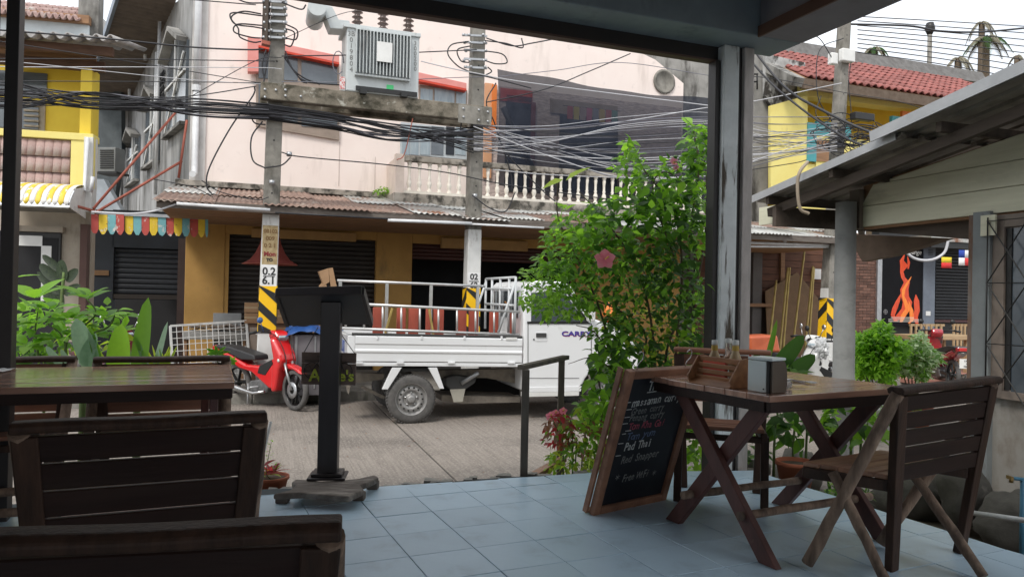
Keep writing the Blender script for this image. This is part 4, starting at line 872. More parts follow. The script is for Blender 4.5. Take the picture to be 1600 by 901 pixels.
# ---------------------------------------------------------------- twin concrete beams and transformer
bms = T('transformer_beams', 'mossy twin concrete beams spanning between the left and middle poles', 'beam', lp(420, 145))
A_ = PL((LP.P0.x, LP.P0.y), YP)
for off, nm in ((.22, 'front'), (-.22, 'rear')):
    g = MB(A_.fr); q0 = A_.uv(407, 145, .22); q1 = A_.uv(767, 181, .22); zt0 = A_.uv(420, 130.5, .22)[1]; zb0 = A_.uv(420, 157, .22)[1]
    g.box(q0[0], q1[0], -off - .07, -off + .07, zb0, zt0); g.build('beam', M_['beamc'], bms, bevel=.015)
g = MB(A_.fr); A_.box(g, 716, 166, 768, 194, .292, .30); g.build('end_plate', M_['concrete'], bms)
g = MB(A_.fr)
for (x, y) in ((724, 170), (724, 183), (748, 172), (762, 175), (748, 188), (762, 190), (414, 140), (414, 152), (431, 141), (446, 141), (446, 150), (470, 151)):
    t, z = A_.uv(x, y, .3); g.lathe([(0, -.02), (.018, -.02), (.018, 0)], (t, -.295, z), 8, 'Y')
g.build('bolts', M_['steel'], bms, kind='stuff')
trm = mat('pale_grey_transformer', (.54, .57, .57), (.46, .49, .49), scale=4, rough=.5, stain=(.25, .24, .22), sscale=4, slo=.6, shi=.75)
tr = T('transformer', 'pale grey finned transformer with three insulators on the concrete beams', 'transformer', lp(596, 148, 0), YP)
def trx(name, x0, y0_, x1, y1_, o0, o1, mm=trm, par=None, bev=0):
    g = MB(A_.fr); A_.box(g, x0, y0_, x1, y1_, o0, o1); return g.build(name, mm, par or tr, bevel=bev)
tank = trx('tank', 541, 48, 655, 148, -.3, .3, bev=.02); trx('lid', 537, 44, 658, 50, -.33, .33, bev=.006)
t0, t1, zb, zt = A_.rect(557, 51, 641, 118, .4)
for k in range(17):
    if k in (8, 9, 10): zb_, dd = zb, .05
    g = MB(A_.fr); x = t0 + (t1 - t0) * k / 16; g.box(x - .006, x + .006, -.42, -.301, zb, zt); g.build('fin', trm, tank, bevel=.003, seg=1)
g = MB(A_.fr); g.box(t0 - .01, t1 + .01, -.38, -.302, zb - .03, zb - .005); g.box(t0 - .01, t1 + .01, -.38, -.302, zt + .005, zt + .03); g.build('fin_rail', trm, tank)
trx('placard', 589, 66, 613, 97, .425, .435, M_['white'], tank)
for k, ch in enumerate(('3B', '0', '1', '9', '8', '0', '4')):
    t, z = A_.uv(549, 53 + k * 9.3, .31); text(ch, 'lettering', mat('grey_print', (.18, .18, .17)), tank, A_.fr @ Matrix.Translation((t, -.303, z)) @ STAND, .10)
for k, ch in enumerate('300200'):
    t, z = A_.uv(649, 68 + k * 8, .31); text(ch, 'lettering', bpy.data.materials['grey_print'], tank, A_.fr @ Matrix.Translation((t, -.303, z)) @ STAND, .09)
trx('sticker', 604, 133, 615, 140, .302, .305, mat('green_sticker', (.1, .7, .25)), tank)
trx('foot', 563, 138, 573, 146, .1, .38, M_['blackpaint'], tank); trx('foot', 627, 144, 637, 151, .1, .38, M_['blackpaint'], tank); trx('base_channel', 556, 139, 652, 146, .31, .33, M_['blackpaint'], tank)
ins = mat('brown_porcelain', (.13, .085, .07), rough=.25, coat=.4)
for x in (558, 598, 638):
    t, z = A_.uv(x, 49 + (x - 558) * .06, 0); g = MB(A_.fr)
    pr = [(.03, 0), (.05, .0)]
    for j in range(4): pr += [(.045, .04 + j * .075), (.085, .055 + j * .075), (.045, .085 + j * .075)]
    pr += [(.03, .36), (.02, .42), (0, .42)]
    g.lathe(pr, (t, 0, z), 14); g.build('insulator', ins, tr)
g = MB(A_.fr); a_ = A_.uv(493, 20, .1); b_ = A_.uv(512, 20, .1); g.tube([(a_[0], -.35, a_[1]), (a_[0] + .02, .3, a_[1])], .13, 16); g.build('conservator', trm, tr)
g = MB(A_.fr); q = [A_.uv(x, y, .1) for x, y in ((500, 10), (518, 14), (528, 34), (545, 36), (545, 50), (515, 48))]; g.xz(q, -.2, .1); g.build('cable_box', trm, tr, bevel=.01)
g = MB(A_.fr); a_ = A_.uv(530, 95, .3); g.tube([(a_[0] + .08 * math.cos(a), -.2, a_[1] + .17 * math.sin(a)) for a in [i * .5 for i in range(12)]], .008, 6); g.build('conduit', M_['cablegrey'], tr)
trx('warning_tag', 531, 120, 539, 139, .3, .31, mat('red_white_tag', (.5, .05, .05), (.7, .7, .68), scale=60, lo=.48, hi=.52), tr)
# ---------------------------------------------------------------- hardware near the pole tops (clamps, loops of cable)
def smooth(pts, n=8):
    P = [pts[0] * 2 - pts[1]] + pts + [pts[-1] * 2 - pts[-2]]; out = []
    for i in range(1, len(P) - 2):
        a, b, c, d = P[i - 1:i + 3]
        for k in range(n):
            t = k / n; out.append(.5 * ((2 * b) + (c - a) * t + (2 * a - 5 * b + 4 * c - d) * t * t + (3 * b - a - 3 * c + d) * t ** 3))
    return out + [pts[-1]]
def cable(px, r, mm, label, group, off=0, offs=None, par=None, n=8, name='cable', sides=5):
    P = smooth([lp(x, y, offs[i] if offs else off) for i, (x, y) in enumerate(px)], n)
    g = MB(); g.tube(P, r, sides, caps=False)
    if par: return g.build(name, mm, par)
    return g.build(name, mm, at=P[0], label=label, cat='cable', group=group)
for pl, zz, label in ((p1, (2, 12, 22, 33, 48, 58), ''), (p2, (55, 66, 78, 92, 105), '')):
    g = MB()
    for k, y in enumerate(zz):
        x = (433 if pl is p1 else 745)
        a_ = lp(x - 20, y, .15); b_ = lp(x + 16, y + 2, .15); g.beam(a_, b_, .03, .03)
        for dx in (-19, -10, 12): g.lathe([(.0, -.02), (.022, -.015), (.022, .02), (0, .025)], lp(x + dx + (k * 7) % 5 - 2, y + (k * 5) % 4, .17), 8)
    g.build('clamp_hardware', M_['steel'], pl, kind='stuff')
g = MB(); g.beam(lp(417, 0, .14), lp(415, 66, .14), .1, .08); g.build('side_timber', tb_, p1)
g = MB(); g.beam(lp(409, 67, .2), lp(422, 70, .2), .12, .05); g.build('red_clamp', M_['rustred'], p1)
for px in ([(408, 22), (380, 18), (362, 26), (368, 38), (395, 42), (412, 45)], [(410, 40), (372, 38), (366, 50), (390, 58), (411, 60)], [(412, 5), (385, 4), (362, -6)], [(410, 25), (366, 20), (360, 28), (372, 44), (375, 58), (395, 66), (408, 65)],
           [(446, 38), (464, 48), (462, 62), (446, 60)], [(446, 45), (460, 52), (455, 72), (444, 70)], [(440, 4), (470, 15), (478, 8)], [(446, 80), (455, 105), (475, 122), (500, 132)], [(446, 85), (460, 112), (480, 128), (530, 133)], [(444, 90), (470, 125), (480, 130)], [(416, 78), (410, 100), (413, 125)], [(422, 78), (418, 95), (412, 130)],
           [(398, 135), (395, 150), (360, 200), (328, 260), (323, 290), (333, 305)], [(410, 190), (393, 215), (395, 250), (415, 263)], [(390, 160), (396, 190), (415, 195)], [(415, 262), (440, 258), (454, 246)]):
    cable(px, .011, M_['cable'], '', '', .2, par=p1)
for px in ([(732, 65), (706, 70), (700, 85), (715, 103), (733, 112)], [(735, 72), (715, 78), (720, 95), (733, 98)], [(758, 80), (785, 85), (792, 98), (775, 100), (758, 95)], [(760, 60), (800, 72), (830, 68), (862, 62)], [(758, 64), (790, 68), (816, 75), (815, 60)], [(762, 105), (768, 112), (758, 118)],
           [(733, 115), (760, 120), (800, 130), (830, 138)], [(728, 170), (720, 205), (745, 200)], [(775, 130), (760, 160), (772, 190), (780, 215), (798, 270), (800, 300)], [(778, 215), (800, 250), (850, 300), (868, 315)], [(738, 305), (765, 325), (790, 330), (805, 300)]):
    cable(px, .0105, M_['cable'], '', '', .2, par=p2)
for (x, y, pl) in ((452, 241, p1), (425, 285, p1), (742, 306, p2)):
    g = MB(); g.lathe([(0, -.03), (.04, -.03), (.04, .03), (0, .03)], lp(x, y, .17), 8); g.build('insulator_knob', M_['steel'], pl)
# ---------------------------------------------------------------- cable spans
rc = random.Random(5); mats_ = [M_['cable'], M_['cable'], M_['cable'], M_['cablegrey']]
GA = 'black cables of the bundle left of the left pole'; GB = 'black cables strung between the left and middle poles'; GC = 'cables fanning out right of the middle pole'
for k in range(26):
    u = k / 25; y0 = 131 + 38 * u + rc.uniform(-2, 2); y1 = 143 + 28 * rc.random(); y2 = 154 + 28 * u; y3 = 163 + 24 * u
    cable([(-40, y0 - 3), (33, y0), (150, y1), (300, y2 + rc.uniform(-2, 2)), (420, y3)], rc.choice((.006, .008, .010)), rc.choice(mats_), ('upper' if u < .5 else 'lower') + ' strand of the dense dark cable bundle left of the left pole', GA, rc.uniform(.14, .3))
for k in range(26):
    u = k / 25; y0 = 163 + 24 * u; y1 = 178 + 24 * u + rc.uniform(-4, 10); y2 = 196 + 44 * rc.random()
    cable([(420, y0), (520, y0 + 12 + rc.uniform(-2, 6)), (620, y1 + 14), (740, y2)], rc.choice((.006, .008, .010)), rc.choice(mats_), ('upper' if u < .5 else 'lower') + ' strand of the sagging dark bundle between the left and middle poles', GB, rc.uniform(.14, .34))
for k in range(30):
    y0 = 190 + 50 * rc.random(); y1 = 180 + 95 * (k / 29) + rc.uniform(-4, 4); mm = rc.choice((M_['cable'], M_['cablegrey'], M_['cablepale'], M_['cablepale'])); ye = 192 + 45 * rc.random()
    cable([(740, y0), (860, (y0 + y1) / 2 + 6 + rc.uniform(-4, 6)), (980, y1 + 4), (1107, y1 - 2), (1200, (y1 + ye) / 2 + 4), (1308, ye)], rc.choice((.005, .006, .008)), mm, {'black_cable': 'black', 'grey_cable': 'grey', 'pale_cable': 'pale'}[mm.name] + ' cable in the ' + ('upper' if k < 15 else 'lower') + ' half of the fan right of the middle pole', GC, rc.uniform(.1, .4))
L1 = [([(-30, 45), (33, 50), (180, 62), (300, 74), (385, 78), (412, 77)], .012, 'cable'), ([(-30, 103), (33, 105), (200, 105), (400, 106), (440, 108)], .006, 'cablepale'), ([(-30, 92), (33, 92), (230, 93), (430, 96)], .007, 'cable'), ([(-30, 60), (33, 70), (200, 96), (420, 132)], .006, 'cable'),
      ([(-30, 96), (33, 98), (150, 110), (300, 125), (420, 132)], .005, 'cablepale'), ([(-30, 127), (33, 127), (260, 128), (420, 130)], .006, 'cable'), ([(-30, 165), (40, 165), (130, 163), (300, 150), (400, 135)], .008, 'cable'), ([(240, -5), (400, 8)], .008, 'cable'),
      ([(300, 150), (400, 95), (440, 90)], .006, 'cable'), ([(440, 88), (560, 86), (700, 80), (745, 78)], .009, 'cable'), ([(440, 128), (560, 128), (700, 122), (760, 120)], .006, 'cablegrey'), ([(440, 238), (470, 245), (600, 257), (700, 270), (800, 290), (1000, 318)], .009, 'cable'),
      ([(445, 60), (540, 20), (600, 22), (700, 30)], .005, 'cable'), ([(658, 96), (700, 106), (745, 115), (830, 130), (1107, 165)], .009, 'cablepale'), ([(760, 160), (850, 140), (920, 112), (985, 84)], .009, 'cable'), ([(780, 120), (870, 110), (970, 98), (1107, 118)], .006, 'cablegrey'),
      ([(760, 205), (900, 200), (1000, 186), (1107, 168), (1180, 158), (1315, 130)], .009, 'cablepale'), ([(1175, 265), (1240, 255), (1260, 250)], .008, 'cable'), ([(1107, 275), (1000, 278), (860, 273), (770, 265)], .009, 'cablepale'), ([(1107, 118), (1200, 122), (1320, 145), (1400, 158), (1460, 175)], .007, 'cable'),
      ([(1107, 182), (1175, 183), (1300, 183)], .008, 'cablegrey'), ([(240, 280), (300, 292), (333, 308)], .006, 'cable'), ([(315, 282), (345, 300), (400, 312), (420, 308)], .007, 'cable'), ([(143, 331), (200, 334), (240, 330), (275, 319)], .014, 'cablepale'), ([(620, 250), (632, 240), (645, 185)], .008, 'rustred')]
for k, (px, r, mm) in enumerate(L1):
    x, y = px[len(px) // 2]
    lbl = ['thick black cable crossing the yellow house high on the left', 'thin pale wire crossing the yellow wall to the left pole', 'thin black wire just above the pale one left of the left pole', 'thin wire sloping down from the brown eaves to the beam end', 'faint pale wire sloping gently toward the beam end', 'thin wire just above the bundle left of the left pole', 'lone cable rising out of the left bundle to the beam', 'thin wire crossing the top left of the pink wall', 'stray wire rising steeply to the left pole across the pink wall', 'wire crossing in front of the transformer placard', 'wire crossing the lower tank of the transformer', 'single wire from the left pole down past the balcony', 'wire rising from the left pole to the transformer top', 'pale wire running along the top edge of the shade net', 'wire rising right from the middle pole to the beam above', 'pair wire over the pink wall above the net, upper one', 'pale wire rising across the net toward the right pole', 'short wire at the lip of the shack roof', 'pale wire crossing the bottom of the net just above the balusters', 'wire sagging across the yellow house eave', 'grey wire crossing the mouldy wall right of the column', 'short wire at the pink corner above the awning', 'wire looping over the awning beside the left pole', 'pale rope carrying the scalloped valance', 'red rod rising from the left end of the balcony'][k]
    cable(px, r, M_[mm], lbl, None, .25)
# lines high against the sky on the right
for k in range(9):
    g_ = [(1340, 36 + k * 7 - 10), (1480, 48 + k * 8.5 - 14), (1640, 66 + k * 11 - 22)]
    cable(g_, .011, M_['cable'], '%s of the nine parallel wires against the white sky' % ('topmost', 'second', 'third', 'fourth', 'middle', 'sixth', 'seventh', 'eighth', 'lowest')[k], 'parallel wires against the sky', -.6)
cable([(1320, 38), (1420, 41), (1470, 49), (1540, 50), (1640, 40)], .022, M_['cable'], 'thick sagging black cable crossing the sky by the far street lamp', None, -.4)
for k in range(16):
    y0 = 192 + 40 * rc.random(); cable([(1306, y0), (1350 + rc.uniform(-10, 20), y0 + rc.uniform(-12, 10)), (1420, 205 + rc.uniform(-10, 25)), (1520, 205 + rc.uniform(-20, 40))], .009, rc.choice(mats_), 'dark cable leaving the tangle on the right pole', 'cables leaving the tangle on the right pole', .2)
g = MB()
for k in range(26):
    cx, cy = rc.uniform(1290, 1365), rc.uniform(185, 232); rx, ry = rc.uniform(12, 34), rc.uniform(4, 20); a0 = rc.uniform(0, 6)
    g.tube(smooth([lp(cx + rx * math.cos(a0 + a), cy + ry * math.sin(a0 + a), .2 + .05 * math.sin(a)) for a in (0, 1, 2, 3, 4)], 4), .009, 5, caps=False)
g.build('cable_tangle', M_['cable'], p3, kind='stuff')
for (x0, y0_, x1, y1_) in ((1300, 82, 1310, 100), (1317, 76, 1337, 96)):
    g = MB(A_.fr); A_.box(g, x0, y0_, x1, y1_, .1, .22); g.build('fuse_box', M_['white'], p3, bevel=.02)
g = MB(A_.fr); A_.box(g, 1337, 176, 1367, 187, .2, .35); g.build('junction_box', M_['blackpaint'], p3, bevel=.01)
for px in ([(1283, 150), (1275, 180), (1300, 200)], [(1305, 100), (1280, 60), (1258, 58)], [(1330, 95), (1326, 130), (1330, 175)], [(1318, 60), (1280, 80), (1278, 150), (1300, 190)]): cable(px, .009, M_['cable'], '', '', .2, par=p3)
# two heavy service cables sweeping down to the shack roof
def nearc(px, Ys, r, mm, label):
    P = smooth([pY(x, y, Y) for (x, y), Y in zip(px, Ys)], 8); g = MB(); g.tube(P, r, 8, caps=False); g.build('cable', mm, at=P[0], label=label, cat='cable')
nearc([(1165, 62), (1225, 135), (1290, 175), (1370, 210), (1440, 222), (1600, 235)], [9, 8.5, 8, 7.6, 7.3, 7], .014, M_['cable'], 'upper of two heavy black cables sweeping from the column to the shack roof')
nearc([(1160, 80), (1210, 135), (1280, 190), (1345, 226), (1400, 228), (1450, 200)], [9, 8.5, 8, 7.5, 7.3, 7.1], .012, M_['cable'], 'lower of two heavy black cables sweeping from the column to the shack roof')
nearc([(1262, 253), (1250, 268), (1246, 290), (1250, 325), (1264, 334)], [7.2, 7.1, 7.1, 7.1, 7.1], .016, mat('old_hose', (.33, .27, .2), rough=.7), 'bent brown hose hanging from the edge of the shack roof')
nearc([(1408, 388), (1430, 404), (1455, 406), (1475, 395), (1482, 375)], [12, 12, 12, 12, 12], .022, M_['cablepale'], 'white cable looping in front of the flame poster pillar')
# red mesh lamp shade hanging behind the left pole
hm = mat('sheer_red_mesh', (.42, .11, .09), (.36, .09, .075), rough=.9, trans=.4, alpha=.8)
c = lp(422, 413, -.9); zt = lp(422, 340, -.9).z; H = zt - c.z; rr = .41
g = MB(); g.lathe([(rr * s_, H * h) for s_, h in ((1, 0), (.985, .01), (.72, .10), (.54, .24), (.40, .42), (.31, .6), (.24, .8), (.2, 1))], (c.x, c.y, c.z), 32)
o = T('mesh_shade', 'flared red mesh shade hanging behind the left concrete pole', 'lampshade', (c.x, c.y, c.z)); g.build('shade', hm, o, thick=.004)
g = MB(); g.tube([(c.x, c.y, zt - .02), (c.x, c.y, 2.27)], .006, 6); g.build('cord', M_['cable'], o)
g = MB(); g.lathe([(rr + .004, -.006), (rr + .01, 0), (rr + .004, .006), (rr - .004, 0), (rr + .004, -.006)], (c.x, c.y, c.z), 32); g.build('rim', M_['rustred'], o)
# far lamp and palms beyond the red roof
fl = T('far_street_lamp', 'thin grey street lamp standing beyond the red roof', 'street lamp', pY(1453, 92, 30).xy.to_3d() + Vector((0, 0, -.4)))
a_, b_ = pY(1453, 46, 30), pY(1453, 92, 30); g = MB(); g.tube([(a_.x, a_.y, -.4), (a_.x, a_.y, a_.z)], .09, 8); g.build('post', M_['concrete'], fl); g = MB(); g.lathe([(0, .3), (.14, .25), (.2, 0), (.08, -.25), (0, -.25)], a_, 10); g.build('lamp_head', M_['blackpaint'], fl)
# ================================================================ white pickup truck
TP = pz(643, 662, ROADZ); YTK = R(18); TK = PL((TP.x, TP.y), YTK)
trk = T('pickup_truck', 'small white pickup truck loaded with ladders and red boards', 'truck', (TP.x, TP.y, ROADZ), YTK)
wpaint = mat('white_car_paint', (.78, .79, .80), (.75, .76, .77), scale=1, rough=.25, spec=.6, coat=.6, stain=(.55, .53, .50), sscale=3, sstretch=(1, 1, 1), slo=.62, shi=.85)
rub_ = mat('dusty_tyre_rubber', (.075, .072, .07), (.11, .105, .10), scale=20, rough=.85, bump=.3, bscale=60)
rimm = mat('grey_steel_rim', (.36, .355, .35), (.28, .275, .27), scale=10, rough=.5, metal=.5)
under = mat('muddy_chassis', (.26, .23, .19), (.15, .13, .11), scale=6, rough=.9, stain=(.05, .045, .04), sscale=4, sstretch=(1, 1, 1), slo=.5, shi=.7)
carglass = mat('dark_car_glass', (.07, .085, .095), rough=.08, spec=.8, coat=.6)
chrome = mat('bright_metal', (.6, .6, .6), rough=.2, metal=.9)
WD = 1.55
def tk(x, y, off=0): return TK.uv(x, y, off)
def tkx(name, x0, y0_, x1, y1_, o0, o1, mm=wpaint, par=None, bev=0):
    g = MB(TK.fr); TK.box(g, x0, y0_, x1, y1_, o0, o1); return g.build(name, mm, par or trk, bevel=bev)
def tkp(name, pts, o0, o1, mm=wpaint, par=None, bev=0, seg=2):
    g = MB(TK.fr); TK.poly(g, pts, o0, o1); return g.build(name, mm, par or trk, bevel=bev, seg=seg)
# bed
tb = tk(680, 566)[1]
x0, x1 = tk(543, 545)[0], tk(816, 545)[0]; ztop = tk(680, 526)[1]; zbt = tk(680, 565)[1]
tlt = -.016                                      # the loaded truck sits slightly nose down
def tilt(x, z): return z + (x - x0 - 1) * tlt
g = MB(TK.fr); P_ = lambda t, y, z: (t, y, tilt(t, z))
prof = [(0, zbt), (0, zbt + .10), (-.012, zbt + .115), (-.012, zbt + .135), (0, zbt + .15), (0, zbt + .20), (-.01, zbt + .215), (-.01, ztop - .01), (.0, ztop), (.035, ztop), (.035, zbt)]
g.prism([(x0 + .09, y + .0, tilt(x0 + .09, z)) for y, z in prof], (x1 - x0 - .09, 0, (x1 - x0 - .09) * tlt)); sd_ = g.build('side_gate', wpaint, trk, bevel=.004)
g = MB(TK.fr); g.prism([(x0 + .09, WD - y - .0, tilt(x0 + .09, z)) for y, z in prof], (x1 - x0 - .09, 0, (x1 - x0 - .09) * tlt)); g.build('side_gate', wpaint, trk, bevel=.004)
g = MB(TK.fr); g.hexa([P_(x0, .02, zbt), P_(x0 + .05, .02, zbt), P_(x0 + .05, WD - .02, zbt), P_(x0, WD - .02, zbt), P_(x0, .02, ztop), P_(x0 + .05, .02, ztop), P_(x0 + .05, WD - .02, ztop), P_(x0, WD - .02, ztop)]); tg = g.build('tailgate', wpaint, trk, bevel=.006)
text('SUZUKI', 'lettering', mat('blue_letter', (.02, .07, .30), rough=.5), tg, TK.fr @ Matrix.Translation((x0 - .004, WD / 2, (zbt + ztop) / 2)) @ Matrix.Rotation(-math.pi / 2, 4, 'Z') @ STAND, .22, sx=1.15)
g = MB(TK.fr); g.hexa([P_(x0, .0, zbt), P_(x0 + .085, .0, zbt), P_(x0 + .085, .05, zbt), P_(x0, .05, zbt), P_(x0, .0, ztop), P_(x0 + .085, .0, ztop), P_(x0 + .085, .05, ztop), P_(x0, .05, ztop)]); g.build('corner_post', wpaint, trk, bevel=.006)
g = MB(TK.fr); g.hexa([P_(x0, .05, zbt - .03), P_(x1, .05, zbt - .03), P_(x1, WD - .05, zbt - .03), P_(x0, WD - .05, zbt - .03), P_(x0, .05, zbt + .01), P_(x1, .05, zbt + .01), P_(x1, WD - .05, zbt + .01), P_(x0, WD - .05, zbt + .01)]); g.build('bed_floor', under, trk)
g = MB(TK.fr); g.hexa([P_(x0, .0, zbt - .055), P_(x1 + .02, .0, zbt - .055), P_(x1 + .02, .06, zbt - .055), P_(x0, .06, zbt - .055), P_(x0, .0, zbt - .012), P_(x1 + .02, .0, zbt - .012), P_(x1 + .02, .06, zbt - .012), P_(x0, .06, zbt - .012)]); g.build('bed_rail', wpaint, trk, bevel=.005)
g = MB(TK.fr); g.prism([(x0 + .05, -.004, tilt(x0, ztop) + .001), (x0 + .05, .04, tilt(x0, ztop) + .001), (x0 + .05, .04, tilt(x0, ztop) + .03), (x0 + .05, -.004, tilt(x0, ztop) + .03)], (x1 - x0 - .05, 0, (x1 - x0) * tlt)); g.build('gate_cap', mat('black_gate_cap', (.05, .05, .05), rough=.6), trk)
for x in (562, 626, 706, 800): tkx('hinge', x - 6, 565, x + 5, 568, 0, .018, wpaint, sd_, .002)
for x in (590, 659, 726, 784): tkx('hook', x - 1.5, 525, x + 1.5, 530, 0, .02, wpaint, sd_, .002)
tkx('latch', 791, 527, 808, 531, 0, .02, M_['white'], sd_)
# mudguard stays and underside
tkp('mudguard_stay', [(613, 574), (628, 574), (606, 608), (597, 608)], -.04, .0, wpaint, bev=.004); tkp('mudguard_stay', [(669, 574), (683, 574), (694, 607), (687, 607)], -.04, .0, wpaint, bev=.004)
tkx('mudguard', 612, 575, 684, 580, -.5, -.04, M_['blackpaint'])
tkp('chassis_rail', [(550, 582), (600, 584), (600, 592), (560, 598), (550, 592)], -.5, -.35, under); tkp('chassis_rail', [(686, 578), (812, 576), (812, 600), (760, 590), (686, 590)], -.5, -.35, under)
tkp('exhaust_can', [(697, 590), (712, 586), (745, 590), (742, 598), (728, 608), (704, 608), (697, 602)], -.42, -.2, mat('dark_exhaust', (.06, .06, .06), rough=.6), bev=.015)
tkp('plate_bracket', [(703, 608), (727, 607), (723, 627), (709, 628)], -.2, -.19, mat('beige_bracket', (.42, .40, .34), rough=.7)); tkp('fuel_tank', [(690, 617), (812, 620), (812, 628), (720, 630), (690, 626)], -.8, -.3, under)
g = MB(TK.fr); a_, b_ = tk(724, 600, -.1), tk(748, 582, -.1); g.tube([(a_[0], .2, a_[1]), (b_[0], .12, b_[1])], .03, 10); g.build('filler_pipe', M_['steel'], trk)
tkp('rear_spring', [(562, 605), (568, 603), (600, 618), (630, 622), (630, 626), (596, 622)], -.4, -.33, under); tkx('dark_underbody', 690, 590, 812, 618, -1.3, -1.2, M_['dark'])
tkp('rear_bumper_step', [(530, 592), (552, 592), (548, 600), (545, 616), (541, 600)], -.5, -.3, under)
# wheels
def wheel(cx, cz, y, name_t, dirn=1, r=.298, w_=.165):
    wp = MB(TK.fr)
    prof = [(r * .66, 0), (r * .80, -.006), (r * .93, .0), (r * .985, .015), (r, .04), (r, w_ - .04), (r * .985, w_ - .015), (r * .8, w_), (r * .6, w_)]
    wp.lathe([(a, b) for a, b in prof], (cx, y, cz), 40, 'Y'); tr_ = wp
    for k in range(48):
        th = 2 * math.pi * k / 48; c_, s_ = math.cos(th), math.sin(th)
        wp.beam((cx + c_ * (r + .001), y + .01, cz + s_ * (r + .001)), (cx + math.cos(th + .06) * (r + .001), y + w_ * .5, cz + math.sin(th + .06) * (r + .001)), .018, .012, up=(c_, 0, s_))
    o = wp.build('tyre', rub_, trk)
    q = MB(TK.fr); q.lathe([(r * .675, .012), (r * .66, .0), (r * .63, .012), (r * .62, .045), (r * .56, .05), (r * .50, .03), (r * .42, .022), (r * .34, .035), (r * .32, .05), (r * .22, .048), (r * .16, .03), (r * .15, .0), (r * .1, -.006), (0, -.006)], (cx, y, cz), 36, 'Y'); rm_ = q.build('rim', rimm, trk)
    h = MB(TK.fr)
    for k in range(14):
        th = 2 * math.pi * k / 14; h.lathe([(0, -.004), (.0125, -.004), (.0125, .006)], (cx + math.cos(th) * r * .475, y + .026, cz + math.sin(th) * r * .475), 8, 'Y')
    h.build('rim_holes', M_['blackpaint'], rm_, kind='stuff')
    for k in range(5):
        th = 2 * math.pi * k / 5 + .3; h = MB(TK.fr); h.lathe([(0, -.012), (.012, -.01), (.013, .02)], (cx + math.cos(th) * r * .26, y + .042, cz + math.sin(th) * r * .26), 6, 'Y'); h.build('wheel_nut', chrome, rm_)
    return o
cx, cz = tk(643.5, 624); wheel(cx, cz, .02, ''); fx, fz = tk(953, 617); wheel(fx, fz, .02, ''); wheel(cx, cz, WD - .2, ''); wheel(fx, fz, WD - .2, '')
g = MB(TK.fr); g.tube([(cx, .2, cz), (cx, WD - .2, cz)], .05, 8); g.build('rear_axle', under, trk)
# cab
def cabcurve():
    arch = []
    for k in range(0, 13):
        a = math.pi * (k / 12); arch.append((953 + 44 * math.cos(a), 612 - 41 * math.sin(a)))
    return [(818, 612), (818, 470), (821, 447), (828, 440), (845, 438), (880, 440), (892, 446), (925, 497), (962, 508), (982, 520), (996, 543), (1003, 575), (1004, 612)] + arch
cab = tkp('cab', cabcurve(), -WD + .03, .0, wpaint, bev=.045, seg=4)
tkp('side_window', [(830, 457), (882, 456), (914, 502), (830, 502)], -.02, .006, carglass, cab); tkp('window_seal', [(824, 502), (918, 502), (924, 506), (824, 505.5)], 0, .009, M_['blackpaint'], cab)
tkp('window_seal', [(885, 456), (888, 456), (920, 502), (914, 502)], 0, .009, M_['blackpaint'], cab)
for pts in ([(824.5, 505), (825.7, 505), (825.7, 590), (824.5, 590)], [(923.5, 505), (924.7, 505), (924.7, 566), (923.5, 566)], [(825, 590), (905, 590), (905, 591), (825, 591)]): tkp('panel_seam', pts, 0, .0035, mat('seam_grey', (.15, .15, .15)) if 'seam_grey' not in bpy.data.materials else bpy.data.materials['seam_grey'], cab)
hd = tkx('door_handle_recess', 837, 519, 855, 533, .0, .006, wpaint, cab, .003); tkx('door_handle', 838, 520, 854, 526.5, .006, .022, mat('dark_handle', (.05, .05, .05), rough=.4), cab, .004)
g = MB(TK.fr); t, z = tk(834, 530); g.lathe([(0, -.008), (.01, -.008), (.011, 0)], (t, 0, z), 10, 'Y'); g.build('door_lock', M_['blackpaint'], cab)
t, z = tk(901, 521.5, .01); text('CARRY', 'lettering', mat('decal_red', (.45, .06, .10), rough=.4), cab, TK.fr @ Matrix.Translation((t + .004, -.0015, z - .008)) @ STAND, .085, sx=1.55, bold=.003); text('CARRY', 'lettering', mat('decal_blue', (.06, .05, .30), rough=.4), cab, TK.fr @ Matrix.Translation((t, -.004, z)) @ STAND, .085, sx=1.55, bold=.003)
tkx('sill', 820, 604, 908, 612, .001, .012, wpaint, cab, .004); tkx('side_step', 818, 612, 905, 619, -.1, .01, M_['white'], trk, .006)
g = MB(TK.fr); a_ = tk(893, 449)[0]; b_ = tk(924, 497); zt_ = tk(893, 449)[1]
g.add([(a_ + .03, .12, zt_ + .01), (a_ + .03, WD - .15, zt_ + .01), (b_[0] + .03, WD - .12, b_[1] + .02), (b_[0] + .03, .1, b_[1] + .02)], [(0, 1, 2, 3)]); g.build('windscreen', carglass, trk, thick=.01)
t_, z_ = tk(818, 500); zc = tk(818, 452)[1]
g = MB(TK.fr); g.box(t_ - .012, t_ - .002, .22, WD - .25, z_ + .02, zc - .02); g.build('rear_window', carglass, cab)
g = MB(TK.fr)
for k in range(3): g.lathe([(.07, 0), (.085, .005), (.07, .01)], (t_ - .02, .75, z_ + .15 + .0 * k), 16, 'X')
g.build('rear_sticker', mat('orange_sticker', (.6, .25, .05)), cab)
g = MB(TK.fr); t2, z2 = tk(997, 570); g.hexa([(t2 - .12, .15, z2 - .05), (t2 + .06, .15, z2 - .05), (t2 + .06, .5, z2 - .05), (t2 - .12, .5, z2 - .05), (t2 - .15, .15, z2 + .09), (t2 + .02, .15, z2 + .09), (t2 + .02, .5, z2 + .09), (t2 - .15, .5, z2 + .09)]); g.build('headlight', M_['paleglass'], trk, bevel=.02)
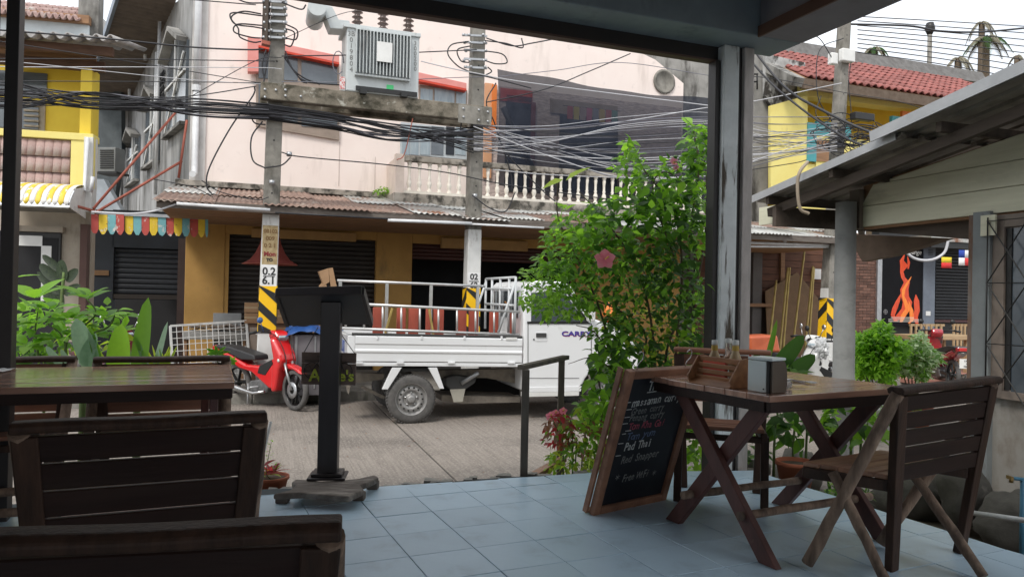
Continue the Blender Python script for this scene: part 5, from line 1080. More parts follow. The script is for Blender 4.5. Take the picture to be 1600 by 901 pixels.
mp_ = MB(TK.fr); t2, z2 = tk(918, 492); mp_.box(t2 - .05, t2 + .03, -.2, -.06, z2 - .08, z2 + .1); mp_.build('wing_mirror', M_['white'], trk, bevel=.02)
# guard frame behind the cab
g = MB(TK.fr); zt_ = tk(806, 433)[1]; zb_ = tk(806, 522)[1]; tx = tk(808, 480)[0]
for y in (.08, .35, .75, 1.15, WD - .08): g.tube([(tx - .1 * 0, y, zt_), (tx, y, zb_)], .017, 8)
for z in (zt_, (zt_ * .8 + zb_ * .2), (zt_ + zb_) / 2): g.tube([(tx, .08, z), (tx, WD - .08, z)], .017, 8)
for y in (.08, WD - .08): g.tube([(tx, y, zt_ - .05), (tx - .22, y, zb_ + .02)], .017, 8)
g.build('guard_frame', mat('grey_painted_steel', (.55, .57, .58), rough=.5), trk)
# ---------------------------------------------------------------- load
alu = mat('aluminium', (.62, .62, .61), (.52, .52, .51), scale=9, rough=.35, metal=.6)
la = T('ladder', 'aluminium ladder lying on its side along the near edge of the truck bed', 'ladder', TK.fr @ Vector((x0 + 1, .1, ztop + .1)), YTK)
for (ya, yb_) in ((512, 523), (473, 487)):
    g = MB(TK.fr); a_, b_ = tk(522, ya, -.08), tk(812, yb_, -.08); g.tube([(a_[0], .08, a_[1]), (b_[0], .08, b_[1])], .018, 10); g.build('rail', alu, la)
for k in range(10):
    x = 540 + k * 29; a_, b_ = tk(x, 512 + (x - 522) * .038, -.08), tk(x, 473 + (x - 522) * .048, -.08); g = MB(TK.fr); g.tube([(a_[0], .08, a_[1]), (b_[0], .08, b_[1])], .013, 8); g.build('rung', alu, la)
lf = T('pipe_frame', 'tall aluminium pipe frame standing in the middle of the truck bed', 'frame', TK.fr @ Vector((x0 + .8, .6, ztop)), YTK)
for (ya, yb_) in ((438, 447), (521, 524)):
    g = MB(TK.fr); a_, b_ = tk(527, ya, -.6), tk(758, yb_, -.6); g.tube([(a_[0], .6, a_[1]), (b_[0], .6, b_[1])], .018, 10); g.build('rail', alu, lf)
for x in (530, 603, 672, 745):
    a_, b_ = tk(x, 523, -.6), tk(x, 439 + (x - 527) * .04, -.6); g = MB(TK.fr); g.box(a_[0] - .02, a_[0] + .02, .585, .615, a_[1], b_[1]); g.build('upright', alu, lf)
redb = mat('brick_red_board', (.36, .075, .045), (.27, .055, .035), scale=9, stretch=(1, 1, .35), rough=.75, vary=.2)
for k, (xa, xb_) in enumerate(((583, 599), (620.5, 634), (639, 654), (666, 673), (678, 693.5), (714, 729), (733.5, 747), (766, 779), (798.5, 811))):
    g = MB(TK.fr); a_ = TK.rect(xa, 480 + (xa - 583) * .03, xb_, 530, -.3); g.box(a_[0], a_[1], .3, .36, a_[2] - .1, a_[3])
    g.build('board', redb, at=TK.fr @ Vector(((a_[0] + a_[1]) / 2, .6, a_[2])), rz=YTK, bevel=.005, label='brick red timber block in the truck bed, %s from the left' % ['first', 'second', 'third', 'narrow fourth', 'fifth', 'sixth', 'seventh', 'eighth', 'ninth, nearest the cab'][k], cat='block', group='red blocks in the truck bed')
for k, (xa, ya, xb_, yb_, l_) in enumerate(((613, 481, 602, 520, 'pale split timber piece leaning left in the truck bed'), (670, 480, 677, 522, 'pale timber piece leaning right between the red blocks'))):
    a_, b_ = tk(xa, ya, -.2), tk(xb_, yb_, -.2); g = MB(TK.fr); g.beam((a_[0], .2, a_[1]), (b_[0], .2, b_[1]), .05, .02, up=(1, 0, 0)); g.build('timber_piece', bam, at=TK.fr @ Vector((b_[0], .2, b_[1])), label=l_, cat='timber')
# ================================================================ scooters
def scooter(label, loc, rz, body, seatm, scale=1, group=None, plate=None, carrier=None, mirror=None, steer=0):
    o = T('scooter', label, 'scooter', loc, rz, group); S = scale; F = MW[o.name] @ Matrix.Scale(S, 4)
    dk = M_['blackpaint']; r = .275; FB = F; FS_ = F @ Matrix.Translation((1.0, 0, 0)) @ Matrix.Rotation(steer, 4, 'Z') @ Matrix.Translation((-1.0, 0, 0))
    def w(x, name):
        F = FS_ if x > 1 else FB
        g = MB(F); g.lathe([(r * .78, -.03), (r * .93, -.036), (r, -.012), (r, .012), (r * .93, .036), (r * .78, .03), (r * .76, 0), (r * .78, -.03)], (x, 0, r), 36, 'Y'); t_ = g.build('tyre', rub_, o)
        g = MB(F); g.lathe([(r * .79, -.025), (r * .74, -.02), (r * .74, .02), (r * .79, .025)], (x, 0, r), 36, 'Y')
        for k in range(6):
            th = k * math.pi / 3 + .2; g.beam((x + .03 * math.cos(th), 0, r + .03 * math.sin(th)), (x + r * .76 * math.cos(th), 0, r + r * .76 * math.sin(th)), .022, .03, up=(0, 1, 0))
        g.lathe([(0, -.05), (.035, -.05), (.035, .05), (0, .05)], (x, 0, r), 14, 'Y'); g.build('rim', mat('black_alloy', (.03, .03, .03), rough=.35, metal=.5) if 'black_alloy' not in bpy.data.materials else bpy.data.materials['black_alloy'], t_)
        if x > 1: g = MB(F); g.lathe([(.05, -.058), (.11, -.058), (.11, -.054), (.05, -.054)], (x, 0, r), 24, 'Y'); g.build('brake_disc', M_['steel'], t_)
    w(0, 'rear'); w(1.22, 'front')
    for y in (-.06, .06): g = MB(FS_); g.tube([(1.22, y, r), (1.0, y, .70)], .018, 8); g.build('fork_leg', M_['steel'], o)
    def P(name, pts, y0_, y1_, m_, b=.012, par=None, mirrorp=False):
        g = MB(FS_ if name in ('front_fender', 'handlebar_cover', 'headlight') else F); g.xz(pts, y0_, y1_); return g.build(name, m_, par or o, bevel=b * S, seg=3)
    P('front_fender', [(1.0, .56), (1.06, .62), (1.2, .60), (1.34, .565), (1.43, .50), (1.36, .50), (1.24, .545), (1.08, .55), (1.0, .50)], -.06, .06, body, .02)
    P('leg_shield', [(.79, .95), (.87, .95), (1.03, .74), (1.06, .66), (.99, .52), (.93, .24), (.84, .22), (.85, .5), (.87, .68)], -.14, .14, body, .04)
    P('side_cover', [(-.1, .70), (.3, .56), (.62, .56), (.86, .68), (.87, .55), (.86, .26), (.78, .27), (.42, .46), (.15, .5), (-.25, .66), (-.3, .74)], -.12, .12, body, .03)
    P('footrest_panel', [(.60, .56), (.84, .66), (.86, .60), (.72, .44), (.56, .46)], -.128, .128, dk, .008)
    P('tail', [(-.42, .80), (-.1, .74), (.1, .62), (-.2, .60), (-.45, .70)], -.1, .1, body, .03)
    P('seat', [(-.35, .80), (-.05, .79), (.25, .74), (.48, .70), (.50, .63), (.2, .62), (-.1, .70), (-.35, .76)], -.125, .125, seatm, .03)
    P('handlebar_cover', [(.68, .98), (.72, 1.06), (.86, 1.04), (.93, .96), (.87, .90), (.74, .9)], -.1, .1, body, .035)
    hl = P('headlight', [(.87, 1.02), (.935, .96), (.885, .91), (.85, .97)], -.075, .075, M_['paleglass'], .01)
    for y in (-1, 1):
        F = FS_; g = MB(F); g.tube([(.76, y * .08, 1.02), (.72, y * .25, 1.03), (.66, y * .34, 1.01)], .014, 8); h_ = g.build('handlebar', dk, o)
        g = MB(F); g.tube([(.70, y * .27, 1.03), (.65, y * .37, 1.01)], .02, 10); g.build('grip', dk, h_)
        g = MB(F); g.tube([(.74, y * .2, 1.03), (.76, y * .26, 1.16)], .006, 6); g.lathe([(0, -.01), (.042, -.008), (.045, 0), (.03, .015), (0, .018)], (.76, y * .27, 1.19), 14, 'X'); g.build('mirror', mirror or dk, h_)
    F = FB
    for y in (-1, 1):
        g = MB(FS_); g.tube(smooth([Vector((.74, y * .16, 1.02)), Vector((.90, y * .1, .97)), Vector((1.04, y * .06, .75)), Vector((1.14, y * .075, .5))], 5), .006, 5); g.build('brake_cable', dk, o)
        g = MB(FS_); g.tube([(.755, y * .26, 1.025), (.78, y * .34, 1.0)], .006, 6); g.build('brake_lever', M_['steel'], o)
    g = MB(F); g.lathe([(0, -.002), (.022, -.002), (.022, .002)], (1.0, -.145, .66), 14, 'Y'); g.build('emblem', M_['white'], o)
    P('engine', [(.30, .22), (.38, .34), (.62, .38), (.78, .30), (.72, .2), (.45, .17)], -.1, .1, mat('engine_grey', (.10, .10, .10), (.2, .2, .2), scale=14, rough=.5, metal=.5) if 'engine_grey' not in bpy.data.materials else bpy.data.materials['engine_grey'], .02)
    g = MB(F); g.tube([(.72, -.13, .22), (.5, -.14, .18), (.2, -.15, .22), (-.35, -.16, .30)], [.018, .02, .045, .05], 12); g.build('exhaust', chrome, o)
    g = MB(F); g.tube([(.55, -.24, .27), (.55, .24, .27)], .014, 8); g.tube([(.35, -.1, .3), (.42, -.16, .02)], .014, 8); g.build('footpegs', M_['steel'], o)
    g = MB(F); g.beam((0, .09, .28), (.42, .07, .3), .03, .05); g.build('swing_arm', dk, o)
    g = MB(F); g.box(-.47, -.44, -.09, .09, .72, .78); g.build('tail_light', mat('tail_light_red', (.5, .02, .02), rough=.2, coat=.5) if 'tail_light_red' not in bpy.data.materials else bpy.data.materials['tail_light_red'], o, bevel=.01)
    if plate:
        g = MB(F); g.box(-.56, -.555, -.11, .11, .44, .60); pl2 = g.build('number_plate', M_['white'], o)
        for k, tx_ in enumerate(plate): text(tx_, 'lettering', printb, pl2, F @ Matrix.Translation((-.563, 0, .565 - k * .048)) @ Matrix.Rotation(-math.pi / 2, 4, 'Z') @ STAND, .05)
    if carrier: carrier(o, F)
    return o
redp = mat('red_scooter_paint', (.62, .018, .02), (.58, .015, .018), rough=.2, coat=.8); blk = mat('black_vinyl', (.03, .03, .032), rough=.5)
bluem = mat('blue_mirror', (.05, .12, .3), rough=.2)
hdg = R(-32); fw = pz(461, 641, ROADZ); base = fw - Vector((math.cos(hdg), math.sin(hdg), 0)) * 1.0 - Vector((math.cos(hdg + R(-8)), math.sin(hdg + R(-8)), 0)) * .22
scooter('bright red scooter parked beside the left striped pole', (base.x, base.y, ROADZ), hdg, redp, blk, mirror=bluem, steer=R(-8))
marp = mat('dark_maroon_paint', (.10, .015, .025), rough=.2, coat=.8)
b2 = pY(168, 560, 10.6); scooter('dark maroon scooter half hidden behind the leafy bush at left', (b2.x - .3, b2.y, ROADZ), R(-28), marp, blk, 1, mirror=chrome)
wsp = mat('white_scooter_paint', (.75, .75, .74), rough=.25, coat=.6)
def decal(o, F):
    for k, c_ in enumerate(('decal_blue', 'decal_red')):
        g = MB(F); g.xz([(.1 + k * .07, .56), (.3 + k * .07, .68), (.34 + k * .07, .68), (.15 + k * .07, .56)], -.128, -.1245); g.build('decal', bpy.data.materials[c_], o)
        g = MB(F); g.xz([(.1 + k * .07, .56), (.3 + k * .07, .68), (.34 + k * .07, .68), (.15 + k * .07, .56)], .1245, .128); g.build('decal', bpy.data.materials[c_], o)
b3 = pY(1250, 560, 11.2); scooter('white scooter with blue and red stripes behind the round column', (b3.x + .9, b3.y, ROADZ), R(200), wsp, blk, 1, carrier=decal)
orp = mat('orange_plastic', (.55, .13, .05), (.45, .10, .04), rough=.35)
def box_(o, F):
    g = MB(F); g.hexa([(-.55, -.22, .80), (.0, -.22, .80), (.0, .22, .80), (-.55, .22, .80), (-.58, -.22, 1.04), (-.05, -.20, 1.06), (-.05, .20, 1.06), (-.58, .22, 1.04)]); b_ = g.build('delivery_box', orp, o, bevel=.03)
    g = MB(F); g.box(-.605, -.59, -.2, .2, .9, .98); g.build('reflective_strip', M_['steel'], b_)
b4 = pY(1196, 560, 11.8); scooter('scooter with orange carrier box seen just right of the shelter column', (b4.x + .1, b4.y, ROADZ), R(18), M_['white'], blk, 1, carrier=box_, mirror=chrome)
b5 = pY(1496, 560, 13.5); scooter('red and black scooter with white number plate beside the bar benches', (b5.x + .1, b5.y + .3, ROADZ), R(80), mat('red_black_paint', (.35, .02, .03), (.03, .03, .03), scale=2, lo=.48, hi=.52, rough=.2, coat=.8), blk, 1.05, plate=('1 กข', '4', '2563') if False else ('1KC', '4', '7863'))
# ================================================================ clutter on the far pavement
def cl(name, x0, y0_, x1, y1_, Y, dpt, mm, label, cat, bev=.006, yaw=YP, zfloor=None):
    P0 = pY((x0 + x1) / 2, y1_, Y); A = PL((P0.x, P0.y), yaw); o = T(name, label, cat, (P0.x, P0.y, PAVZ), yaw)
    g = MB(A.fr); q = A.rect(x0, y0_, x1, y1_, 0); z0_ = q[2] if zfloor is None else zfloor; g.box(q[0], q[1], 0, dpt, z0_, q[3]); b = g.build('body', mm, o, bevel=bev); return o, A, q, b
card = mat('cardboard', (.36, .22, .12), (.30, .18, .095), scale=5, rough=.85, vary=.1)
o, A, q, b = cl('cabinet', 384, 505, 456, 590, 11.6, .5, mat('brown_cabinet', (.13, .07, .04), (.09, .05, .03), scale=5, stretch=(1, 1, .3), rough=.6), 'brown wooden cabinet behind the red scooter', 'cabinet', zfloor=PAVZ)
g = MB(A.fr); g.box(q[0] - .03, q[1] + .03, -.03, .5, q[3] + .001, q[3] + .04); g.build('top', M_['woodroof'], o)
for k in range(2): 
    g = MB(A.fr); m_ = (q[0] + q[1]) / 2; g.box(q[0] + .05 if k == 0 else m_ + .02, m_ - .02 if k == 0 else q[1] - .05, -.02, -.001, q[2] + .1, q[3] - .06); g.build('door', M_['frame'] if k == 0 else M_['woodroof'], o, bevel=.006)
for k, (x0_, x1_, y0_, y1_, l_) in enumerate(((382, 410, 473, 488, 'upper cardboard box on the cabinet left of the striped pole'), (382, 412, 489, 503, 'lower cardboard box on the cabinet left of the striped pole'), (434, 446, 484, 503, 'cardboard box on the cabinet right of the striped pole'))):
    P0 = pY((x0_ + x1_) / 2, y1_, 11.65); A_1 = PL((P0.x, P0.y), YP); q = A_1.rect(x0_, y0_, x1_, y1_, 0); oo = T('cardboard_box', l_, 'box', P0, YP, 'cardboard boxes on the brown cabinet'); g = MB(A_1.fr); g.box(q[0], q[1], 0, .35, q[2], q[3]); g.build('carton', card, oo, bevel=.004)
    g = MB(A_1.fr); g.box(q[0] - .002, q[1] + .002, -.003, -.001, (q[2] + q[3]) / 2 - .015, (q[2] + q[3]) / 2 + .015); g.build('tape', mat('tape', (.45, .33, .2), rough=.4) if 'tape' not in bpy.data.materials else bpy.data.materials['tape'], oo)
cl('grey_board', 333, 489, 377, 505, 12.2, .03, mat('grey_panel', (.28, .29, .29), rough=.7), 'grey panel leaning behind the wire grid', 'panel', zfloor=PAVZ)
o, A, q, b = cl('wood_crate', 286, 519, 384, 530, 11.9, .5, M_['greywall'], 'low shelf heaped with pale scraps behind the wire grid', 'shelf')
for t in (q[0] + .03, q[1] - .03): g = MB(A.fr); g.box(t - .025, t + .025, .05, .45, PAVZ, q[2] - .001); g.build('leg', M_['woodroof'], o)
g = MB(A.fr)
for k in range(30): 
    x = random.uniform(q[0], q[1] - .2); g.beam((x, .1 + random.random() * .2, q[3] + random.uniform(.01, .12)), (x + random.uniform(.1, .35), .1 + random.random() * .25, q[3] + random.uniform(.01, .14)), .04, .015)
g.build('scraps', mat('pale_scraps', (.32, .27, .23), (.2, .16, .13), scale=4, rough=.9), o, kind='stuff')
gp = T('wire_grid_panel', 'white wire grid display panel leaning by the scooter', 'panel', pY(325, 590, 11.2)); G4 = [pY(266, 509, 11.0), pY(385, 501, 11.5), pY(392, 612, 11.3), pY(272, 620, 10.8)]
gwm = mat('white_wire', (.62, .62, .60), rough=.5, stain=(.3, .25, .2), sscale=6, slo=.55, shi=.7)
for i in range(4): g = MB(); g.beam(G4[i], G4[(i + 1) % 4], .03, .03); g.build('frame_bar', gwm, gp)
for k in range(1, 13): t = k / 13; g = MB(); g.tube([G4[0].lerp(G4[1], t), G4[3].lerp(G4[2], t)], .006, 5, caps=False); g.build('wire', gwm, gp)
for k in range(1, 11): t = k / 11; g = MB(); g.tube([G4[0].lerp(G4[3], t), G4[1].lerp(G4[2], t)], .006, 5, caps=False); g.build('wire', gwm, gp)
o, A, q, b = cl('grey_chest', 458, 523, 530, 612, 10.4, .55, mat('purple_grey_chest', (.16, .15, .16), (.12, .11, .12), scale=4, rough=.6, stain=(.3, .28, .27), sscale=6, slo=.6, shi=.7), 'grey metal chest under the blue tarpaulin', 'chest', .01, zfloor=ROADZ + .15)
for (xa, xb_) in ((q[0] + .02, q[0] + .05), (q[0] + .28, q[0] + .30), (q[1] - .05, q[1] - .02)): g = MB(A.fr); g.box(xa, xb_, -.012, -.001, q[2] + .05, q[3] - .02); g.build('trim', M_['steel'], o)
for t in (q[0] + .08, q[1] - .12):
    g = MB(A.fr); g.box(t, t + .06, .05, .5, ROADZ, ROADZ + .149); g.build('foot', M_['blackpaint'], o)
bt = mat('blue_tarpaulin', (.015, .07, .24), (.01, .05, .18), scale=6, rough=.5, bump=.2, bscale=20)
zt_ = q[3]; g = MB(A.fr)
def tarp(u, v):
    x = q[0] - .12 + (q[1] - q[0] + .2) * u; y = -.08 + .65 * v
    return (x, y, zt_ + .03 + .07 * mnoise.noise(Vector((x * 4, y * 5, 1))) + .05 * math.sin(u * 3.1) + .02 * abs(math.sin(x * 17 + y * 9)) - (.06 if v < .05 or u < .04 else 0))
g.grid(tarp, 26, 12); g.build('tarpaulin', bt, at=A.fr @ Vector((q[0] + .3, .3, zt_)), rz=YP, label='crumpled blue tarpaulin on the grey chest', cat='tarpaulin')
# crumpled cardboard on a stack behind the menu stand
o, A, q, b = cl('box_stack', 493, 457, 528, 520, 10.9, .4, card, 'stack of cartons hidden behind the menu stand board', 'box', zfloor=PAVZ)
o = T('broken_carton', 'torn upright cardboard carton above the menu stand board', 'box', pY(513, 457, 10.9), YP)
for pts in ([(513, 419), (520, 418), (527, 452), (527, 457), (518, 457)], [(498, 424), (513, 419), (515, 440), (506, 446)], [(500, 446), (507, 439), (515, 457), (498, 457)]):
    g = MB(A.fr); A.poly(g, pts, -.12, random.uniform(0, .05)); g.build('flap', card, o)
# wooden crate-table etc. of the bar on the right
bw_ = mat('pale_bench_timber', (.42, .30, .17), (.32, .22, .12), scale=5, stretch=(.5, 1, 3), rough=.7)
BP = PL(tuple(pY(1470, 560, 15.5).xy), R(20))
tbt = T('bar_table', 'pale timber table in front of the black shutter', 'table', pp(1478, 585, BP.P0, BP.yaw), BP.yaw)
g = MB(BP.fr); q = BP.rect(1440, 524, 1530, 531, 0); g.box(q[0], q[1], 0, .7, q[2], q[3]); g.build('tabletop', bw_, tbt, bevel=.01)
for t in (q[0] + .08, q[1] - .3):
    for y in (.05, .6): g = MB(BP.fr); g.box(t, t + .07, y, y + .07, PAVZ, q[2] - .001); g.build('leg', bw_, tbt)
for n_, (xa, xb_, l_) in enumerate(((1423, 1478, 'slatted timber chair left one behind the bar table'), (1490, 1530, 'slatted timber chair right one behind the bar table'))):
    o = T('slatted_chair', l_, 'chair', pp((xa + xb_) / 2, 590, BP.P0, BP.yaw, -1), BP.yaw, 'slatted chairs at the bar table')
    q = BP.rect(xa, 506, xb_, 528, -1); ns = 7
    for k in range(ns): g = MB(BP.fr); t = q[0] + (q[1] - q[0]) * k / ns; g.box(t, t + .045, 1.0, 1.03, q[2] - .2, q[3]); g.build('slat', bw_, o)
    g = MB(BP.fr); g.box(q[0], q[1], 1.031, 1.05, q[3] - .05, q[3]); g.build('top_rail', bw_, o)
    g = MB(BP.fr); g.box(q[0], q[1], .6, 1.03, q[2] - .26, q[2] - .201); g.build('seat', bw_, o)
    for t in (q[0], q[1] - .06): g = MB(BP.fr); g.box(t, t + .05, .62, 1.0, PAVZ, q[2] - .261); g.build('leg', bw_, o)
stl = T('low_stool', 'small timber stool below the bar table', 'stool', pp(1462, 588, BP.P0, BP.yaw, .8), BP.yaw)
q = BP.rect(1450, 553, 1475, 558, .8); g = MB(BP.fr); g.box(q[0], q[1], -.8, -.5, q[2], q[3]); g.build('seat', bw_, stl)
for t in (q[0], q[1] - .04): 
    for y in (-.79, -.55): g = MB(BP.fr); g.box(t, t + .04, y, y + .04, PAVZ, q[2] - .001); g.build('leg', bw_, stl)
g = MB(BP.fr); q = BP.rect(1436, 578, 1560, 592, 1.0); g.box(q[0], q[1] + 1, -1.0, 3.5, PAVZ - .05, PAVZ + .02); g.build('bar_terrace_paving', mat('terracotta_paving', (.36, .17, .13), (.28, .13, .10), scale=4, rough=.8), kind='structure', at=BP.fr @ Vector((q[0], 0, PAVZ)), rz=BP.yaw)

rp_ = T('marker_post', 'red and white marker post with orange top behind the truck bonnet', 'post', pY(951, 560, 11.6).xy.to_3d() + Vector((0, 0, PAVZ)))
a_, b_, c_ = pY(951, 513, 11.6), pY(951, 494, 11.6), pY(951, 478, 11.6)
g = MB(); g.tube([(a_.x, a_.y, PAVZ), (a_.x, a_.y, b_.z)], .04, 12); g.build('shaft', mat('post_red', (.6, .03, .02), rough=.5), rp_)
g = MB(); g.tube([(a_.x, a_.y, a_.z + .02), (a_.x, a_.y, a_.z + .1)], .0415, 12); g.build('white_band', M_['white'], rp_)
g = MB(); g.lathe([(0, 0), (.12, 0), (.13, .03), (.07, .06), (.06, .22), (0, .24)], (b_.x, b_.y, b_.z), 16); g.build('top', M_['orange'], rp_)

c_ = pY(1282, 545, 10.8); g = MB()
def bagf(u, v):
    th = u * 2 * math.pi; ph = (v - .5) * math.pi; d = Vector((math.cos(ph) * math.cos(th), math.cos(ph) * math.sin(th), math.sin(ph))); k = 1 + .5 * mnoise.noise(d * 2.6 + Vector((4, 0, 0))) + .2 * mnoise.noise(d * 8); return c_ + Vector((d.x * .10 * k, d.y * .1 * k, d.z * .15 * k))
g.grid(bagf, 26, 16, sm=False); g.build('plastic_bag', mat('white_plastic_film', (.75, .76, .77), rough=.3, trans=.3), at=c_, label='crumpled white plastic bag above the seat of the white scooter', cat='bag')
# ================================================================ terrace furniture
dkw = mat('dark_oiled_timber', (.032, .015, .011), (.018, .009, .007), scale=7, stretch=(.25, 3, 3), rough=.55, spec=.28, bump=.12, bscale=30, stain=(.03, .018, .014), sscale=3, sstretch=(.3, 2, 2), slo=.5, shi=.7, vary=.12)
dkv = mat('dark_oiled_timber_upright', (.065, .034, .022), (.032, .018, .012), scale=9, stretch=(3, 3, .3), rough=.6, spec=.3, bump=.25, bscale=30, vary=.1)
logm = mat('rough_log_timber', (.32, .22, .155), (.16, .105, .075), scale=9, stretch=(3, 3, .35), rough=.85, bump=.5, bscale=22, bstretch=(3, 3, .4), stain=(.05, .035, .028), sscale=6, sstretch=(1, 1, .6), slo=.52, shi=.68, vary=.1)
seatw = mat('worn_seat_timber', (.50, .27, .17), (.32, .165, .10), scale=6, stretch=(.4, 3, 1), rough=.45, bump=.1, vary=.12)
topw = mat('glossy_table_timber', (.56, .31, .215), (.27, .135, .095), scale=5, stretch=(.22, 3.2, 1), rough=.2, spec=.7, coat=.7, bump=.08, bscale=24, stain=(.30, .20, .15), sscale=3, sstretch=(.2, 3, 1), slo=.52, shi=.72, vary=.18, rot=(0, 0, 0))
redw = mat('red_brown_chair_timber', (.32, .14, .08), (.2, .085, .05), scale=6, stretch=(.4, 3, 3), rough=.5, bump=.1, vary=.12)
V = Vector
def logtube(g, a, b, r, seed, n=12):
    a = V(a); b = V(b); pts = []; rr = []; rnd = random.Random(seed)
    for i in range(9):
        t = i / 8; p = a.lerp(b, t); pts.append(p + V((rnd.uniform(-1, 1), rnd.uniform(-1, 1), rnd.uniform(-.3, .3))) * .0035 * (0 < i < 8)); rr.append(r * rnd.uniform(.93, 1.07))
    g.tube(pts, rr, n)
def chair(o, K, logs=True, nsl=5, seatmat=seatw, slm=dkw, zb=.385, gap=.009):
    F = K.get('fr', Matrix())
    top = K['top']; foot = K['foot']; lf_ = K['log']; ct = K['ct']; cf = K['cf']; st = K['seat']
    X = (V(top[1]) - V(top[0])).normalized(); zt = top[0][2]
    for s_ in (0, 1):
        g = MB(F); g.beam(V(top[s_]).lerp(V(foot[s_]), .03), foot[s_], .038, .062, up=X, w2=.036, h2=.05); g.build('upright', dkv, o, bevel=.004)
        if logs:
            g = MB(F); logtube(g, V(lf_[s_]), V(top[s_]) + X * (-.012 if s_ == 0 else .012) + V((0, 0, -.01)), .0245, 3 + s_); g.build('leg', logm, o)
            g = MB(F); logtube(g, V(cf[s_]), V(ct[s_]), .021, 9 + s_); g.build('leg', logm, o)
        else:
            g = MB(F); g.beam(ct[s_], cf[s_], .042, .042, up=X); g.build('leg', dkv, o, bevel=.004)
        g = MB(F); g.beam(V(st[0 + s_ * 3]) + V((0, 0, -.035)), V(st[1 + s_ * 1]) + V((0, 0, -.035)), .035, .045); g.build('seat_rail', dkv, o, bevel=.006)
    g = MB(F); a = V(top[0]) - X * .03; b = V(top[1]) + X * .03; N_ = (V(top[0]) - V(foot[0])).normalized()
    pts = [a.lerp(b, i / 10) + V((0, 0, .0015 * math.sin(i * .9))) for i in range(11)]
    Yd = V((0, 0, 1)).cross(X)
    vs = []; prof = [(-.034, -.012), (.034, -.012), (.038, .006), (.024, .018), (-.024, .018), (-.038, .006)]
    for p in pts:
        for (u, w_) in prof: vs.append(p + Yd * u + V((0, 0, 1)) * w_)
    n = len(prof); g.add(vs, [(i * n + j, i * n + (j + 1) % n, (i + 1) * n + (j + 1) % n, (i + 1) * n + j) for i in range(10) for j in range(n)], 0, False)
    g.f.append(list(range(n))); g.m.append(0); g.sm.append(False); g.f.append([10 * n + j for j in range(n)][::-1]); g.m.append(0); g.sm.append(False); g.v = g.v
    g.build('top_rail', dkv if logs else slm, o, bevel=.005)
    for k in range(nsl):
        z1 = zt - .022 - (zt - .022 - zb) * k / nsl; z0 = zt - .022 - (zt - .022 - zb) * (k + 1) / nsl + gap
        q = []
        for z in (z0, z1):
            f = z / zt
            L_ = V(foot[0]).lerp(V(top[0]), f); R_ = V(foot[1]).lerp(V(top[1]), f); j = random.uniform(-.002, .002)
            q += [L_ - Yd * (.012 + j), R_ - Yd * (.012 + j), R_ + Yd * (.012 - j), L_ + Yd * (.012 - j)]
        g = MB(F); g.hexa(q); g.build('slat', slm, o, bevel=.003, seg=1)
    # seat boards: st = front-left, back-left, back-right, front-right
    ns = 5
    for k in range(ns):
        f0, f1 = k / ns, (k + .95) / ns
        a, b = V(st[0]).lerp(V(st[1]), f0), V(st[0]).lerp(V(st[1]), f1); c_, d = V(st[3]).lerp(V(st[2]), f1), V(st[3]).lerp(V(st[2]), f0); j = V((0, 0, random.uniform(-.002, .002)))
        g = MB(F); g.hexa([p + j - V((0, 0, .012)) for p in (a, d, c_, b)] + [p + j + V((0, 0, .010)) for p in (a, d, c_, b)]); g.build('seat_board', seatmat, o, bevel=.004, seg=1)
    g = MB(F); g.beam(V(ct[0]) + V((0, 0, -.02)), V(ct[1]) + V((0, 0, -.02)), .03, .03); g.build('cross_bar', dkv, o)
def std(label, TLw, TRw, zt, logs=True, group=None, **kw):
    a, b = V((*TLw, 0)), V((*TRw, 0)); W_ = (b - a).length; yaw = math.atan2(b.y - a.y, b.x - a.x); m = (a + b) / 2
    o = T('chair', label, 'chair', m, yaw, group); h = W_ / 2; F = MW[o.name]
    K = dict(fr=F, top=[(-h * .95, 0, zt), (h * .95, 0, zt)], foot=[(-h * .78, .14, 0), (h * .78, .14, 0)], log=[(-h * 1.0, .52, 0), (h, .52, 0)], ct=[(-h * .84, .50, .395), (h * .84, .50, .395)],
             cf=[(-h * .86, -.06 if logs else .46, 0), (h * .86, -.06 if logs else .46, 0)], seat=[(-h * .82, .54, .43), (-h * .8, .12, .41), (h * .8, .12, .41), (h * .82, .54, .43)])
    chair(o, K, logs, **kw); return o
CG = 'folding timber chairs on the terrace'
o = T('chair', 'log framed slatted chair pulled up at the near right side of the right table', 'chair', (1.75, 3.2, 0), R(28), CG)
chair(o, dict(fr=Matrix(), top=[(1.575, 3.02, .775), (2.165, 3.36, .79)], foot=[(1.63, 3.17, 0), (2.06, 3.41, 0)], log=[(1.275, 3.175, .02), (1.72, 3.45, .02)], ct=[(1.37, 3.16, .41), (1.80, 3.40, .41)], cf=[(1.51, 2.97, .02), (1.95, 3.06, .02)],
        seat=[(1.27, 3.23, .43), (1.60, 3.12, .40), (2.08, 3.39, .40), (1.75, 3.52, .43)]))
std('dark slatted chair with its back to us before the left table', (-1.262, 1.92), (-.718, 2.16), .762, group=CG, nsl=5, zb=.36, gap=.006)
std('nearest dark chair back filling the bottom left corner', (-.86, 1.067), (-.278, 1.19), .752, group=CG, nsl=5, zb=.36, gap=.004)
std('dark chair at the far left, only its reddish seat boards in view', (-2.02, 1.62), (-1.5, 1.84), .775, group=CG, seatmat=redw)
std('red brown chair behind the left table facing us', (-1.57, 4.14), (-2.16, 3.9), .745, group=CG, slm=redw, seatmat=redw, nsl=4)
std('red brown chair behind the left end of the left table, cut by the frame', (-2.33, 3.98), (-2.88, 3.76), .74, group=CG, slm=redw, seatmat=redw, nsl=4)
std('red brown chair behind the right table beside the shelter column', (1.55, 4.50), (1.03, 4.64), .81, logs=False, group=CG, slm=redw, seatmat=redw, nsl=4, zb=.5)
